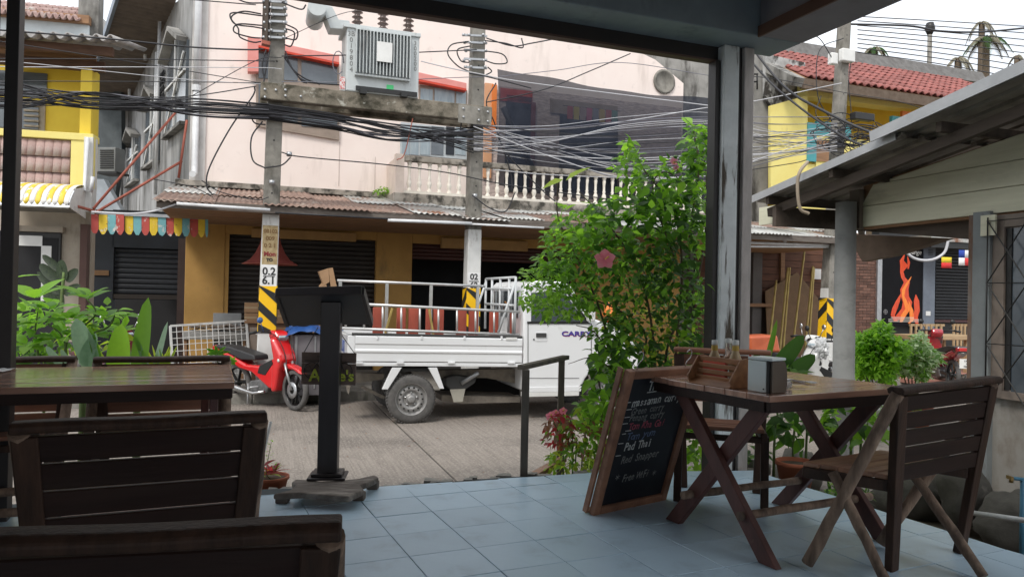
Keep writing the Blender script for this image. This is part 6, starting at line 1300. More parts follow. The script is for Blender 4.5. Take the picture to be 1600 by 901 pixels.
# ---------------------------------------------------------------- tables
def table(label, C0, yaw, Lx, Ly, zt, group, ndiv=6, legs=True):
    o = T('dining_table', label, 'table', (*C0, 0), yaw, group); F = MW[o.name]; th = .028
    for k in range(ndiv):
        y0_ = Ly * k / ndiv; g = MB(F); j = random.uniform(-.0015, .0015); g.box(.0, Lx, y0_ + .0012, y0_ + Ly / ndiv - .0012, zt - th + j, zt + j); g.build('plank', topw, o, bevel=.003)
    ap = .045
    for (a, b) in (((0.012, .02), (Lx - .012, .02)), ((.012, Ly - .02), (Lx - .012, Ly - .02))):
        g = MB(F); g.beam((a[0], a[1], zt - th - ap / 2 - .001), (b[0], b[1], zt - th - ap / 2 - .001), .028, ap); g.build('apron', dkw, o, bevel=.003)
    for x in (.02, Lx - .02): g = MB(F); g.beam((x, .035, zt - th - ap / 2 - .001), (x, Ly - .035, zt - th - ap / 2 - .001), .028, ap); g.build('apron', dkw, o, bevel=.003)
    rl = mat('red_brown_leg_timber', (.13, .05, .04), (.07, .028, .023), scale=6, stretch=(2, 2, .6), rough=.5, bump=.12, stain=(.2, .13, .09), sscale=6, sstretch=(1, 1, 1), slo=.66, shi=.74, vary=.1) if 'red_brown_leg_timber' not in bpy.data.materials else bpy.data.materials['red_brown_leg_timber']
    for x in (.085, Lx - .10):
        yc = Ly * .48; s_ = .335
        for sg, dx in ((1, -.019), (-1, .019)):
            g = MB(F); g.beam((x + dx, yc - sg * s_, 0.0), (x + dx, yc + sg * (s_ - .06), zt - th - .004), .036, .088, up=(1, 0, 0)); 
            g = MB(F); d = .05
            y0_, y1_ = yc - sg * s_, yc + sg * (s_ - .06); H = zt - th - .004
            g.prism([(x + dx - .018, y0_ - d, 0), (x + dx - .018, y0_ + d, 0), (x + dx - .018, y1_ + d, H), (x + dx - .018, y1_ - d, H)], (.036, 0, 0)); g.build('leg', rl, o, bevel=.004)
    for sg in (1, -1):
        y_ = Ly * .48 - sg * .335 + sg * (.335 * 2 - .06) * .17 / .7; g = MB(F); logtube(g, (.03, y_, .175), (Lx - .03, y_, .17), .019, 21 + sg); g.build('stretcher', logm, o)
    return o
TG = 'cross legged timber dining tables'
tR = table('right dining table with condiment caddy, napkins and ashtray on it', (1.085, 3.12), R(27.5), .93, .79, .73, TG)
tL = table('left dining table with a bare glossy plank top', (-2.42, 2.78), R(22), 1.31, .84, .725, TG)
FT = MW[tR.name]
# ---------------------------------------------------------------- things on the right table
def onT(x, y, z=.0): return FT @ V((x, y, .7315 + z))
yv = R(27.5)
def tloc(px, py): p = pz(px, py, .7315); return p
# caddy: long side runs along the table's left end
cp = tloc(1118, 601); cyaw = R(27.5 - 90)
cad = T('condiment_caddy', 'small slatted wooden caddy holding sauce bottles on the right table', 'caddy', cp, cyaw); F = MW[cad.name]
cw = mat('orange_brown_caddy_timber', (.42, .20, .09), (.26, .115, .055), scale=9, stretch=(.5, 3, 3), rough=.5, vary=.12)
L2 = .135
g = MB(F); g.box(-L2, L2, .0, .14, 0, .012); g.build('base', cw, cad, bevel=.002)
for sx in (-1, 1): g = MB(F); g.prism([(sx * L2, -.035, .0), (sx * L2, .145, .0), (sx * L2, .145, .09), (sx * L2, .05, .132), (sx * L2, .015, .128), (sx * L2, -.05, .032)], (sx * .009, 0, 0)); g.build('end_board', cw, cad, bevel=.002)
for k, (y, z) in enumerate(((-.0, .03), (.008, .058), (.016, .086), (.024, .114))):
    g = MB(F); g.beam((-L2 + .001, y, z), (L2 - .001, y, z), .006, .021 if k < 3 else .026, up=(0, -.25, 1)); g.build('slat', cw, cad, bevel=.0015)
for z in (.03, .06, .088): g = MB(F); g.beam((-L2 + .001, .142, z), (L2 - .001, .142, z), .006, .021); g.build('slat', cw, cad)
g = MB(F); g.beam((-L2 + .001, -.022, .012), (L2 - .001, -.022, .012), .055, .006, up=(0, -.5, 1)); g.build('tray_lip', cw, cad)
def glassmat(nm, c, r=.05):
    m = bpy.data.materials.new(nm); m.use_nodes = True; b = m.node_tree.nodes['Principled BSDF']; b.inputs['Base Color'].default_value = (*c, 1); b.inputs['Roughness'].default_value = r; b.inputs['Transmission Weight'].default_value = .92; b.inputs['IOR'].default_value = 1.45; return m
clearg = glassmat('clear_glass', (.9, .93, .92)); sauce = mat('pale_sauce', (.50, .36, .20), rough=.3); redsauce = mat('red_sauce', (.6, .06, .02), rough=.3); capw = mat('pale_cap', (.8, .8, .77), rough=.4); goldl = mat('gold_label', (.55, .36, .06), rough=.5)
BG = 'bottles in the condiment caddy'
def bottle(x, y, prof, capz, capr, label, fill, band=None):
    b0 = F @ V((x, y, .0125)); o = T('bottle', label, 'bottle', b0, 0, BG)
    g = MB(MW[o.name]); g.lathe([(0, 0)] + prof, n=20); g.build('glass', fill, o)
    g = MB(MW[o.name]); g.lathe([(0, capz + .022), (capr, capz + .02), (capr, capz), (capr * .9, capz - .001)], n=16); g.build('cap', capw, o)
    if band: g = MB(MW[o.name]); g.lathe([(band[0], band[1]), (band[0], band[2])], n=20); g.build('label', goldl, o)
bottle(-.075, .06, [(.026, 0), (.027, .11), (.014, .14), (.0125, .17)], .17, .0145, 'sauce bottle with gold neck band at the left of the caddy', sauce, (.0148, .142, .165))
bottle(-.0, .075, [(.02, 0), (.036, .06), (.036, .10), (.015, .13), (.013, .182)], .182, .0155, 'round bellied clear glass bottle in the middle of the caddy', clearg)
bottle(.062, .06, [(.027, 0), (.029, .11), (.0155, .145), (.0135, .178)], .178, .0155, 'sauce bottle with gold neck band at the right of the caddy', sauce, (.0158, .150, .172))
g = MB(F); g.box(-.11, .04, .02, .035, .02, .105); g.build('red_packets', redsauce, at=F @ V((0, .03, .02)), rz=cyaw, label='red sauce packets behind the caddy slats', cat='sauce packets')
# napkin dispenser
nd = T('napkin_dispenser', 'grey and brown curved napkin dispenser beside the condiment caddy', 'dispenser', tloc(1186, 612), cyaw + R(8)); F2 = MW[nd.name]
gp_ = mat('pale_grey_plastic', (.80, .86, .84), (.76, .82, .80), rough=.45); bp2 = mat('brown_plastic', (.13, .10, .075), rough=.4); dkp = mat('dark_seam_plastic', (.02, .02, .02), rough=.5)
arc = lambda x0_, b_: [(x0_ + b_ * math.sin(math.pi * i / 8), .135 * i / 8) for i in range(9)]
g = MB(F2); g.box(-.06, .035, .0, .012, 0, .135); g.box(-.058, .034, .012, .10, .001, .134); g.build('front_panel', gp_, nd, bevel=.003)
g = MB(F2); pr = [(y, z) for y, z in [(.0, 0), (.105, 0), (.112, .03), (.113, .07), (.107, .11), (.095, .137), (.0, .137)]]; g.prism([(.036, y, z) for y, z in pr], (.014, 0, 0)); g.build('seam', dkp, nd)
g = MB(F2); g.prism([(.0505, y, z) for y, z in [(.005, 0), (.105, 0), (.112, .03), (.113, .07), (.107, .11), (.095, .135), (.005, .135)]], (.012, 0, 0)); g.build('side_panel', bp2, nd, bevel=.003)
g = MB(F2); g.box(.020, .026, -.003, -.0005, .012, .018); g.build('lock', dkp, nd)
g = MB(F2); g.box(-.06, .064, -.002, .1, .1375, .150); g.build('lid', gp_, nd, bevel=.004)
# ashtray
ap_ = tloc(1222, 606); g = MB(Matrix.Translation(ap_)); g.lathe([(0, .002), (.036, .002), (.042, .004), (.044, .034), (.036, .034), (.033, .010), (0, .008)], n=24); g.build('ashtray', clearg, at=ap_, label='small clear glass ashtray in front of the napkin dispenser', cat='ashtray')
np_ = mat('white_tissue', (.72, .72, .70), rough=.9)
def tissue(px0, py0, px1, py1, w_, label, seed):
    a, b = tloc(px0, py0), tloc(px1, py1); d = (b - a); s_ = V((-d.y, d.x, 0)).normalized(); g = MB()
    def f(u, v): return a + d * u + s_ * (v - .5) * w_ * (1 - .3 * u) + V((0, 0, .004 + .012 * abs(mnoise.noise(V((u * 4, v * 3, seed))))))
    g.grid(f, 14, 6); g.build('napkin', np_, at=a, label=label, cat='napkin', thick=.0015)
tissue(1208, 592, 1275, 600, .05, 'folded white napkin of cutlery lying on the right table', 2.2)
for k in range(2):
    a, b = tloc(1212 + k * 3, 596 + k * 3), tloc(1258, 602 + k * 2); o = T('fork' if k else 'spoon', 'metal %s lying on the folded napkin' % ('fork' if k else 'spoon'), 'cutlery', a)
    g = MB(); g.tube([a + V((0, 0, .02)), b + V((0, 0, .018))], .0025, 6); g.build('handle', chrome, o); d = (a - b).normalized(); g = MB()
    if k == 0: g.grid(lambda u, v: a + V((0, 0, .021)) + d * (.045 * u) + V((-d.y, d.x, 0)) * (.014 * math.sin(u * math.pi) * (v * 2 - 1)), 8, 2); g.build('bowl', chrome, o, thick=.001)
    else:
        for j in range(4): g.tube([a + V((-d.y, d.x, 0)) * (j - 1.5) * .006 + V((0, 0, .021)), a + d * .05 + V((-d.y, d.x, 0)) * (j - 1.5) * .006 + V((0, 0, .021))], .0012, 4)
        g.tube([a + V((-d.y, d.x, 0)) * -.01 + V((0, 0, .021)), a + V((-d.y, d.x, 0)) * .01 + V((0, 0, .021))], .0015, 4); g.build('tines', chrome, o, kind='stuff')
p0 = pz(-6, 582, .727); 
a, b = pz(-20, 584, .727), pz(14, 577, .727); d = b - a; g = MB(); s_ = V((-d.y, d.x, 0)).normalized()
g.grid(lambda u, v: a + d * u + s_ * (v - .5) * .07 + V((0, 0, .004 + .012 * abs(mnoise.noise(V((u * 3, v * 3, 7)))))), 10, 5); g.build('napkin', np_, at=a, label='crumpled white napkin at the left end of the left table', cat='napkin', thick=.0015)
# ---------------------------------------------------------------- lectern style menu stand
ls = T('menu_stand', 'dark menu stand with slanted board on a square post and driftwood foot', 'menu stand', pz(512, 766, 0), R(6))
F3 = MW[ls.name]; blackw = mat('black_painted_timber', (.028, .022, .024), (.02, .016, .017), scale=6, stretch=(2, 2, .3), rough=.38, bump=.05)
drift = mat('driftwood', (.17, .14, .115), (.09, .07, .058), scale=8, stretch=(.5, 2.5, 1), rough=.75, bump=.4, bscale=20, stain=(.32, .28, .24), sscale=5, sstretch=(.6, 2, 1), slo=.55, shi=.7)
Yl = ls.location.y
P3 = lambda x, y, Y: MW[ls.name].inverted() @ pY(x, y, Y)
g = MB(F3); g.box(-.055, .055, -.05, .05, .095, 1.07); g.build('post', blackw, ls, bevel=.004)
g = MB(F3); g.box(-.105, .105, -.095, .095, .078, .092); g.box(-.085, .085, -.075, .075, .0925, .112); g.build('collar', blackw, ls, bevel=.005)
q = [pz(x, y, .075) for x, y in ((426, 771), (470, 769), (505, 772), (545, 775), (569, 764), (563, 757), (578, 752), (592, 745), (585, 741), (560, 747), (530, 750), (500, 751), (482, 749), (462, 748), (456, 752), (462, 757), (452, 765))]
g = MB(); g.prism([(p.x, p.y, .042) for p in q][::-1], (0, 0, .034)); g.build('foot_slab', drift, ls, bevel=.01, seg=3)
for (x, y) in ((440, 775), (560, 771), (582, 754), (466, 757)):
    p = pz(x, y, .04); g = MB(); g.box(p.x - .035, p.x + .03, p.y - .0, p.y + .06, 0, .043); g.build('foot_block', drift, ls, bevel=.006)
bt_ = [pY(432, 461, Yl - .12), pY(566, 457, Yl - .12), pY(580, 507, Yl + .20), pY(449, 509, Yl + .20)]
nrm = (bt_[1] - bt_[0]).cross(bt_[3] - bt_[0]).normalized(); nrm = -nrm if nrm.z < 0 else nrm
g = MB(); g.prism([p for p in bt_], nrm * .03); g.build('board', mat('dark_menu_board', (.045, .045, .048), (.035, .035, .038), rough=.45), ls, bevel=.004)
for a, b in ((0, 1), (1, 2), (3, 0)):
    g = MB(); g.beam(bt_[a] + nrm * .015 - (V((0, .018, 0)) if a == 0 else V((0, 0, 0))), bt_[b] + nrm * .015 - (V((0, .018, 0)) if a == 0 else V((0, 0, 0))), .022, .05, up=nrm); g.build('rim', blackw, ls, bevel=.003)
# sign hanging from the stand
so_ = T('hanging_sign', 'weathered brown plank sign with bicycle outline and green lettering hung behind the menu stand', 'sign', pY(514, 600, Yl + .08), R(3)); F4 = MW[so_.name]
c0, c1 = pY(471, 600, Yl + .09), pY(557, 551, Yl + .09); sw, shh = (c1.x - c0.x), (c1.z - c0.z)
F4 = Matrix.Translation((c0.x, Yl + .08, c0.z))
sgm = mat('weathered_sign_board', (.19, .13, .105), (.12, .085, .07), scale=6, stretch=(.4, 1, 4), rough=.8, bump=.2)
for k in range(3): g = MB(F4); g.box(0, sw, -.0, .016, shh * k / 3 + .001, shh * (k + 1) / 3 - .001); g.build('plank', sgm, so_, bevel=.003)
grn = mat('green_paint_letter', (.55, .62, .07), rough=.7)
def ring(cx, cz, r, nm='wheel_outline'):
    g = MB(F4); g.tube([V((cx + r * math.cos(a), -.003, cz + r * math.sin(a))) for a in [i * math.pi / 12 for i in range(25)]], .0022, 4, caps=False)
    for i in range(6): g.tube([V((cx, -.002, cz)), V((cx + r * math.cos(i * math.pi / 3), -.002, cz + r * math.sin(i * math.pi / 3)))], .0008, 3, caps=False)
    g.build(nm, M_['blackpaint'], so_)
ring(.063, .082, .047); ring(sw - .067, .082, .047)
g = MB(F4)
for a, b in (((.063, .082), (.11, .15)), ((.11, .15), (sw - .10, .155)), ((sw - .10, .155), (sw - .067, .082)), ((.11, .15), (sw / 2, .08)), ((sw / 2, .08), (sw - .1, .155)), ((.09, .165), (.12, .165)), ((sw - .12, .17), (sw - .08, .17)), ((.02, .14), (.1, .14)), ((sw - .09, .14), (sw - .02, .13))): g.tube([V((a[0], -.003, a[1])), V((b[0], -.003, b[1]))], .002, 4, caps=False)
g.build('bicycle_outline', M_['blackpaint'], so_)
text('A', 'lettering', grn, so_, F4 @ Matrix.Translation((.08, -.003, .052)) @ STAND, .10, ext=.0015, bold=.002); text("re's", 'lettering', grn, so_, F4 @ Matrix.Translation((sw - .07, -.003, .052)) @ STAND, .085, ext=.0015, bold=.002)
g = MB(); g.tube([pY(525, 511, Yl + .2), pY(555, 553, Yl + .09)], .0025, 5); g.build('cord', M_['cable'], so_); g = MB(); g.tube([pY(497, 511, Yl + .2), pY(474, 552, Yl + .09)], .0025, 5); g.build('cord', M_['cable'], so_)
# ---------------------------------------------------------------- chalkboard
BLp_, b_, up_ = V((.432, 3.88, .0)), V((.447, .34, 0)), V((.144, -.19, .77))
cb = T('chalkboard_menu', 'framed chalkboard menu leaning against the corner of the right table', 'chalkboard', BLp_)
bx_ = b_.normalized(); ux = (up_ - bx_ * up_.dot(bx_)).normalized(); nz_ = bx_.cross(ux)       # nz_ faces the camera side
CF = Matrix.Translation(BLp_) @ Matrix((bx_, ux, nz_)).transposed().to_4x4()
Wb, Hb = b_.length, up_.length; fwm = mat('chalkboard_frame', (.34, .17, .10), (.19, .09, .055), scale=8, stretch=(1, 1, 1), rough=.55, bump=.2, vary=.15)
g = MB(CF); g.box(.035, Wb - .035, .035, Hb - .035, -.012, .004); g.build('slate', mat('chalk_slate', (.008, .009, .014), (.012, .013, .018), scale=4, rough=.55, stain=(.028, .03, .035), sscale=3, sstretch=(1, 1, 1), slo=.5, shi=.8), cb)
for (x0_, x1_, y0_, y1_) in ((0, .045, 0, Hb), (Wb - .045, Wb, 0, Hb), (.0455, Wb - .0455, 0, .045), (.0455, Wb - .0455, Hb - .045, Hb)):
    g = MB(CF); g.box(x0_, x1_, y0_, y1_, -.02, .02); g.build('frame_rail', fwm, cb, bevel=.005)
for (x0_, x1_, y0_, y1_) in ((-.016, -.001, 0, Hb), (.0, Wb, -.0, .012)): g = MB(CF); g.box(x0_, x1_, y0_, y1_, -.05, -.021); g.build('rear_frame', fwm, cb)
chw = mat('white_chalk', (.8, .8, .76), (.45, .45, .43), scale=60, lo=.4, hi=.7, rough=1); chg = mat('dull_chalk', (.33, .34, .32), (.15, .15, .15), scale=60, rough=1); chb = mat('blue_chalk', (.20, .27, .42), (.10, .13, .2), scale=60, rough=1); chr_ = mat('red_chalk', (.62, .14, .18), (.30, .07, .1), scale=60, rough=1)
def px2b(px, py):
    d = ray(px, py); t = (BLp_ + nz_ * .005 - CAM).dot(nz_) / d.dot(nz_); p = CF.inverted() @ (CAM + d * t); return p.x, p.y
rr_ = random.Random(11)
for s_, x0_, x1_, y_, mm, sz in (('Th', 1013, 1027, 603, chw, .058), ('ai', 1030, 1042, 604, chw, .04), ('massaman curry', 990, 1063, 624, chw, .046), ('Green curry', 988, 1037, 639, chg, .040), ('Penang curry', 984, 1037, 650, chg, .040), ('Tom Kha Gai', 983, 1038, 663, chr_, .042), ('Tom yum', 980, 1022, 679, chb, .042), ('Pad Thai', 976, 1017, 695, chw, .046), ('Red Snapper', 972, 1028, 713, chg, .044), ('Free WiFi', 973, 1013, 743, chg, .044)):
    a = px2b(x0_, y_ + 2); b = px2b(x1_, y_ - 2); wd_ = math.hypot(b[0] - a[0], b[1] - a[1]); ang = rr_.uniform(.0, .05)
    # letters one by one, each a little uneven as handwriting is
    n = len(s_); adv = wd_ / n
    for i, ch in enumerate(s_):
        if ch == ' ': continue
        xx = a[0] + adv * (i + .5); yy = (a[1] + b[1]) / 2 + ang * (i - n / 2) * adv + rr_.uniform(-.002, .002)
        text(ch, 'letter', mm, cb, CF @ Matrix.Translation((xx, yy, .0048)) @ Matrix.Rotation(rr_.uniform(-.09, .09), 4, 'Z'), sz * 1.4 * rr_.uniform(.92, 1.08), ext=.0004, shear=.15, sx=min(1.1, adv / (sz * 1.4 * .52)), bold=.0006)
g = MB(CF)
for (x0_, x1_, y_) in ((954, 962, 629), (955, 963, 640), (952, 960, 652), (949, 957, 662), (953, 962, 673), (948, 954, 678), (942, 950, 693), (938, 946, 712)):
    a = px2b(x0_ + 24 - (y_ - 629) * .0, y_); b = px2b(x1_ + 24, y_ - 1); g.beam((a[0], a[1], .005), (b[0], b[1], .005), .004, .0006)
g.build('chalk_dashes', chw, cb, kind='stuff')
a, b = px2b(1011, 613), px2b(1044, 608); g = MB(CF); g.beam((a[0], a[1], .005), (b[0], b[1], .005), .005, .0006); g.build('underline', chw, cb)
for (px_, py_) in ((965, 745), (1022, 738)):
    a = px2b(px_, py_); g = MB(CF)
    for k in range(3): th = k * math.pi / 3 + .4; g.beam((a[0] - .017 * math.cos(th), a[1] - .017 * math.sin(th), .005), (a[0] + .017 * math.cos(th), a[1] + .017 * math.sin(th), .005), .003, .0006)
    g.build('chalk_star', chg, cb)
for (hx, c_) in ((.07, 1), (.44, 1)):
    g = MB(CF); h0 = V((hx, Hb, 0)); g.tube(smooth([h0, h0 + V((0, .03, 0)), h0 + V((.022, .055, 0)), h0 + V((.02, .085, 0)), h0 + V((-.005, .095, 0)), h0 + V((-.018, .08, 0))], 5), .0028, 6); g.build('hook', chrome, cb)
# ---------------------------------------------------------------- handrail at the steps
hr = T('handrail', 'weathered timber handrail with two posts beside the steps down to the road', 'handrail', pz(818, 741, 0)); gw = mat('weathered_grey_timber', (.17, .145, .115), (.10, .085, .07), scale=10, stretch=(2, 2, .4), rough=.85, bump=.3)
a, b = pz(818.5, 741, 0), pY(818.5, 578, 4.72); g = MB(); g.box(a.x - .024, a.x + .024, a.y, a.y + .045, -.02, b.z); g.build('post', gw, hr, bevel=.003)
c_ = pY(878, 562, 5.35); g = MB(); g.box(c_.x - .022, c_.x + .022, c_.y, c_.y + .045, -.5, c_.z); g.build('post', gw, hr, bevel=.003)
g = MB(); g.beam((a.x - .03, a.y + .02, b.z + .015), (c_.x + .03, c_.y + .02, c_.z + .018), .055, .03); g.build('rail', gw, hr, bevel=.003)
g = MB(); g.beam(pz(835, 748, -.05) + V((0, .1, 0)), pz(882, 724, -.02) + V((0, .15, 0)), .06, .03); g.build('foot_board', seatw, hr, bevel=.003)
# step down
MB(BF).box(-1.9, -.75, .02, .40, -.6, -.24).build('step', pavm, kind='structure', at=(0, 5, -.3), rz=YB)
# ================================================================ planting
def leafm(name, c, c2, tr=.45, rough=.45, stain=None, vary=.22, **k):
    return mat(name, c, c2, scale=14, rough=rough, spec=.4, trans=tr, tcol=tuple(min(1, v * 2.3) for v in c), vary=vary, stain=stain, sscale=12, sstretch=(1, 1, 1), slo=.6, shi=.7, **k)
lg = leafm('leaf_mid_green', (.11, .235, .022), (.075, .18, .018)); lb_ = leafm('leaf_bright_green', (.21, .40, .03), (.15, .32, .025)); ld_ = leafm('leaf_dark_green', (.045, .115, .016), (.03, .08, .012))
ly = leafm('leaf_yellow_green', (.33, .42, .04), (.24, .36, .03)); lr = leafm('leaf_red', (.30, .03, .035), (.18, .02, .03)); lrb = leafm('leaf_bronze', (.20, .09, .04), (.13, .05, .03)); lstr = leafm('leaf_striped_grey', (.22, .32, .22), (.10, .20, .12)); lpale = leafm('leaf_variegated', (.36, .45, .26), (.14, .26, .08))
ldf = leafm('leaf_patterned_dark', (.008, .02, .008), (.035, .055, .02), tr=.05)
bark = mat('grey_brown_bark', (.14, .105, .07), (.08, .06, .04), scale=18, stretch=(2, 2, .5), rough=.9, bump=.4)
gst = mat('green_stem', (.10, .16, .04), (.08, .11, .03), scale=9, rough=.7)
def leaf_vf(L, W, n=4, fold=.25, curl=.3, tip=.55, pw=.8):
    vs = []; fs = []
    for i in range(n + 1):
        t = i / n; w_ = W / 2 * (math.sin(math.pi * min(1, t ** tip)) ** pw if 0 < t < 1 else 0); y = L * t; z = -curl * L * t * t
        if i in (0, n): vs.append((0, y, z))
        else: vs += [(-w_, y, z + w_ * fold), (0, y, z), (w_, y, z + w_ * fold)]
    fs += [(0, 2, 1), (0, 3, 2)]
    for i in range(1, n - 1):
        a = 1 + (i - 1) * 3; fs += [(a, a + 1, a + 4, a + 3), (a + 1, a + 2, a + 5, a + 4)]
    a = 1 + (n - 2) * 3; e = len(vs) - 1; fs += [(a, a + 1, e), (a + 1, a + 2, e)]
    return vs, fs
def leaf_mesh(name, L, W, m, **k):
    vs, fs = leaf_vf(L, W, **k); me = bpy.data.meshes.new(name); me.from_pydata(vs, [], fs); me.materials.append(m); me.polygons.foreach_set('use_smooth', [True] * len(me.polygons)); me.update(); return me
def frame(p, d, up=(0, 0, 1), roll=0):
    d = V(d).normalized(); up = V(up); x = d.cross(up)
    if x.length < .05: x = V((1, 0, 0))
    x.normalize(); z = x.cross(d); m = Matrix((x, d, z)).transposed().to_4x4(); return Matrix.Translation(p) @ m @ Matrix.Rotation(roll, 4, 'Y')
class Plant:
    def __init__(s, name, label, cat, base, seed=1, group=None):
        s.o = T(name, label, cat, base, 0, group); s.leaves = []; s.rnd = random.Random(seed)
    def leaf(s, M_, L, W, m, **k): s.leaves.append((M_, L, W, m, k))
    def cloud(s, x, y, rx, ry, n, L, mats, Y, dY=.25, ratio=.5, droop=-.2, asp=1):
        r = s.rnd
        for _ in range(n):
            a = r.uniform(0, 2 * math.pi); q = math.sqrt(r.random()) * (1 + .18 * math.sin(a * 5 + x)); p = pY(x + rx * q * math.cos(a), y + ry * q * math.sin(a), Y + r.gauss(0, dY))
            d = V((r.gauss(0, 1) + .4 * math.cos(a), r.gauss(0, .8) - .35, r.gauss(0, .55) + droop + .25 * -math.sin(a)))
            l_ = L * r.uniform(.65, 1.25); s.leaf(frame(p, d, (r.gauss(0, .45), r.gauss(-.25, .4), 1), 0), l_, l_ * ratio * r.uniform(.8, 1.15), r.choice(mats), fold=r.uniform(.1, .4), curl=r.uniform(.05, .45))
    def stem(s, pts, r0, r1, m=None, name='stem', n=8):
        P = smooth([V(p) for p in pts], 5); k = len(P); g = MB(); g.tube(P, [r0 + (r1 - r0) * i / (k - 1) for i in range(k)], n); g.build(name, m or bark, s.o); return P
    def finish(s, nparts=300, name='leaf'):
        big = sorted(range(len(s.leaves)), key=lambda i: -s.leaves[i][1] / max(.5, (s.leaves[i][0].translation - CAM).length))
        inv = MW[s.o.name].inverted(); cache = {}
        for i in big[:nparts]:
            M_2, L, W, m, k = s.leaves[i]; key = (m.name, round(W / L, 1), k.get('n', 4), k.get('pw', .8), round(k.get('curl', .3), 1))
            if key not in cache: cache[key] = leaf_mesh(name, 1.0, round(W / L, 1) or .1, m, n=k.get('n', 4), fold=k.get('fold', .25), curl=round(k.get('curl', .3), 1), tip=k.get('tip', .55), pw=k.get('pw', .8))
            o = bpy.data.objects.new(name, cache[key]); COL.objects.link(o); o.parent = s.o; o.matrix_local = inv @ M_2 @ Matrix.Scale(L, 4)
        rest = {}
        for i in big[nparts:]: rest.setdefault(s.leaves[i][3].name, []).append(s.leaves[i])
        if rest:
            names = list(rest); g = MB()
            for mi, nm in enumerate(names):
                for M_2, L, W, m, k in rest[nm]:
                    vs, fs = leaf_vf(L, W, n=k.get('n', 3), fold=k.get('fold', .25), curl=k.get('curl', .3), tip=k.get('tip', .55), pw=k.get('pw', .8)); g.add([M_2 @ V(v) for v in vs], fs, mi, True)
            me_fix = g.build('foliage', [bpy.data.materials[n_] for n_ in names], s.o, kind='stuff')
        return s.o
# ---- flowering hibiscus by the column
hb = Plant('hibiscus_bush', 'tall leafy hibiscus bush with one open pink flower left of the shelter column', 'bush', pY(1000, 740, 5.75).xy.to_3d() + V((0, 0, -.45)), 3)
zg = -.46
def gp2(x, y, Y): p = pY(x, y, Y); return p
def gb_(x, Y): p = pY(x, 700, Y); return V((p.x, p.y, zg))
for (pts, r0, r1) in (([(1068, 640, 5.9), (1072, 500, 5.9), (1080, 350, 5.85), (1092, 265, 5.8), (1084, 205, 5.8)], .017, .005), ([(1052, 640, 5.85), (1058, 520, 5.8), (1066, 420, 5.8), (1052, 330, 5.7), (1004, 262, 5.6), (985, 216, 5.6)], .014, .004),
                      ([(965, 640, 5.6), (958, 560, 5.55), (932, 470, 5.5), (900, 400, 5.5), (872, 340, 5.5), (872, 285, 5.5)], .012, .004), ([(975, 640, 5.7), (1010, 530, 5.7), (962, 482, 5.6), (885, 458, 5.5), (822, 446, 5.5)], .012, .003),
                      ([(1020, 640, 5.8), (1022, 540, 5.75), (1000, 430, 5.7), (950, 350, 5.6), (905, 300, 5.6)], .014, .004), ([(940, 640, 5.5), (936, 590, 5.5), (942, 530, 5.5)], .010, .004), ([(1075, 480, 5.9), (1098, 400, 5.9), (1104, 300, 5.8), (1100, 240, 5.8)], .010, .003),
                      ([(1050, 640, 5.7), (1040, 560, 5.6), (1058, 510, 5.6), (1085, 520, 5.7), (1095, 545, 5.8)], .012, .006), ([(1060, 420, 5.8), (1020, 300, 5.6), (1046, 270, 5.6), (1100, 320, 5.7)], .007, .003), ([(970, 580, 5.5), (930, 520, 5.4), (900, 508, 5.4)], .006, .003), ([(985, 600, 5.5), (930, 560, 5.4), (888, 568, 5.3)], .006, .002)):
    P = [gp2(*p) for p in pts]
    if pts[0][1] >= 640: P = [gb_(pts[0][0] - 6, pts[0][2])] + P
    hb.stem(P, r0, r1)
for c_ in ((1092, 235, 20, 42, 100, .085, [lg, lg, lb_, ld_], 5.75), (1045, 295, 42, 45, 150, .078, [lg, lb_, ld_], 5.7), (984, 262, 22, 38, 75, .07, [lg, lb_], 5.6), (1000, 345, 85, 42, 330, .075, [lg, lg, ld_, lb_], 5.65),
           (905, 352, 42, 28, 90, .075, [lg, lb_], 5.5), (905, 400, 68, 42, 330, .052, [lb_, lg, lg], 5.5), (850, 445, 38, 34, 250, .038, [lb_, lb_, lg], 5.45), (965, 430, 88, 48, 420, .058, [lg, ld_, ld_, lb_], 5.65), (1050, 430, 48, 62, 260, .06, [lg, ld_, ld_], 5.75),
           (878, 475, 56, 26, 260, .045, [lb_, lg], 5.5), (968, 530, 30, 45, 120, .06, [lg, ld_, lb_], 5.5), (1005, 512, 78, 36, 260, .055, [lg, ld_, ld_, ly], 5.7), (1086, 505, 20, 62, 110, .065, [lg, ld_, lb_], 5.85), (1088, 340, 20, 60, 120, .07, [lg, ld_, lb_], 5.8), (950, 575, 28, 48, 90, .085, [lg, ld_, lb_], 5.5),
           (1005, 575, 52, 32, 130, .07, [lg, ld_], 5.7), (1060, 570, 40, 40, 90, .065, [ld_, lg], 5.8), (940, 640, 34, 34, 70, .085, [lb_, lg], 5.4), (1000, 660, 60, 50, 130, .07, [lg, ld_], 5.7), (1085, 690, 28, 40, 80, .07, [lg, lb_], 5.75)):
    x, y, rx, ry, n, L, ms, Y = c_; hb.cloud(x, y, rx, ry, int(n * 1.7), L * 1.18, ms, Y, ratio=.62)
for (x0_, y0_, x1_, y1_) in ((884, 282, 915, 262), (880, 280, 852, 290), (1088, 208, 1072, 184), (1092, 208, 1100, 190), (985, 218, 978, 208)):
    a, b = pY(x0_, y0_, 5.5), pY(x1_, y1_, 5.45); hb.leaf(frame(a, b - a, (0, -.6, 1)), (b - a).length * 1.2, (b - a).length * .42, ly if x0_ < 900 else lg, fold=.3, curl=.1)
hb.finish(300)
pk = leafm('pink_petal', (.90, .26, .34), (.85, .18, .25), tr=.3, vary=.08); stm_ = mat('yellow_stamen', (.75, .5, .06), rough=.6)
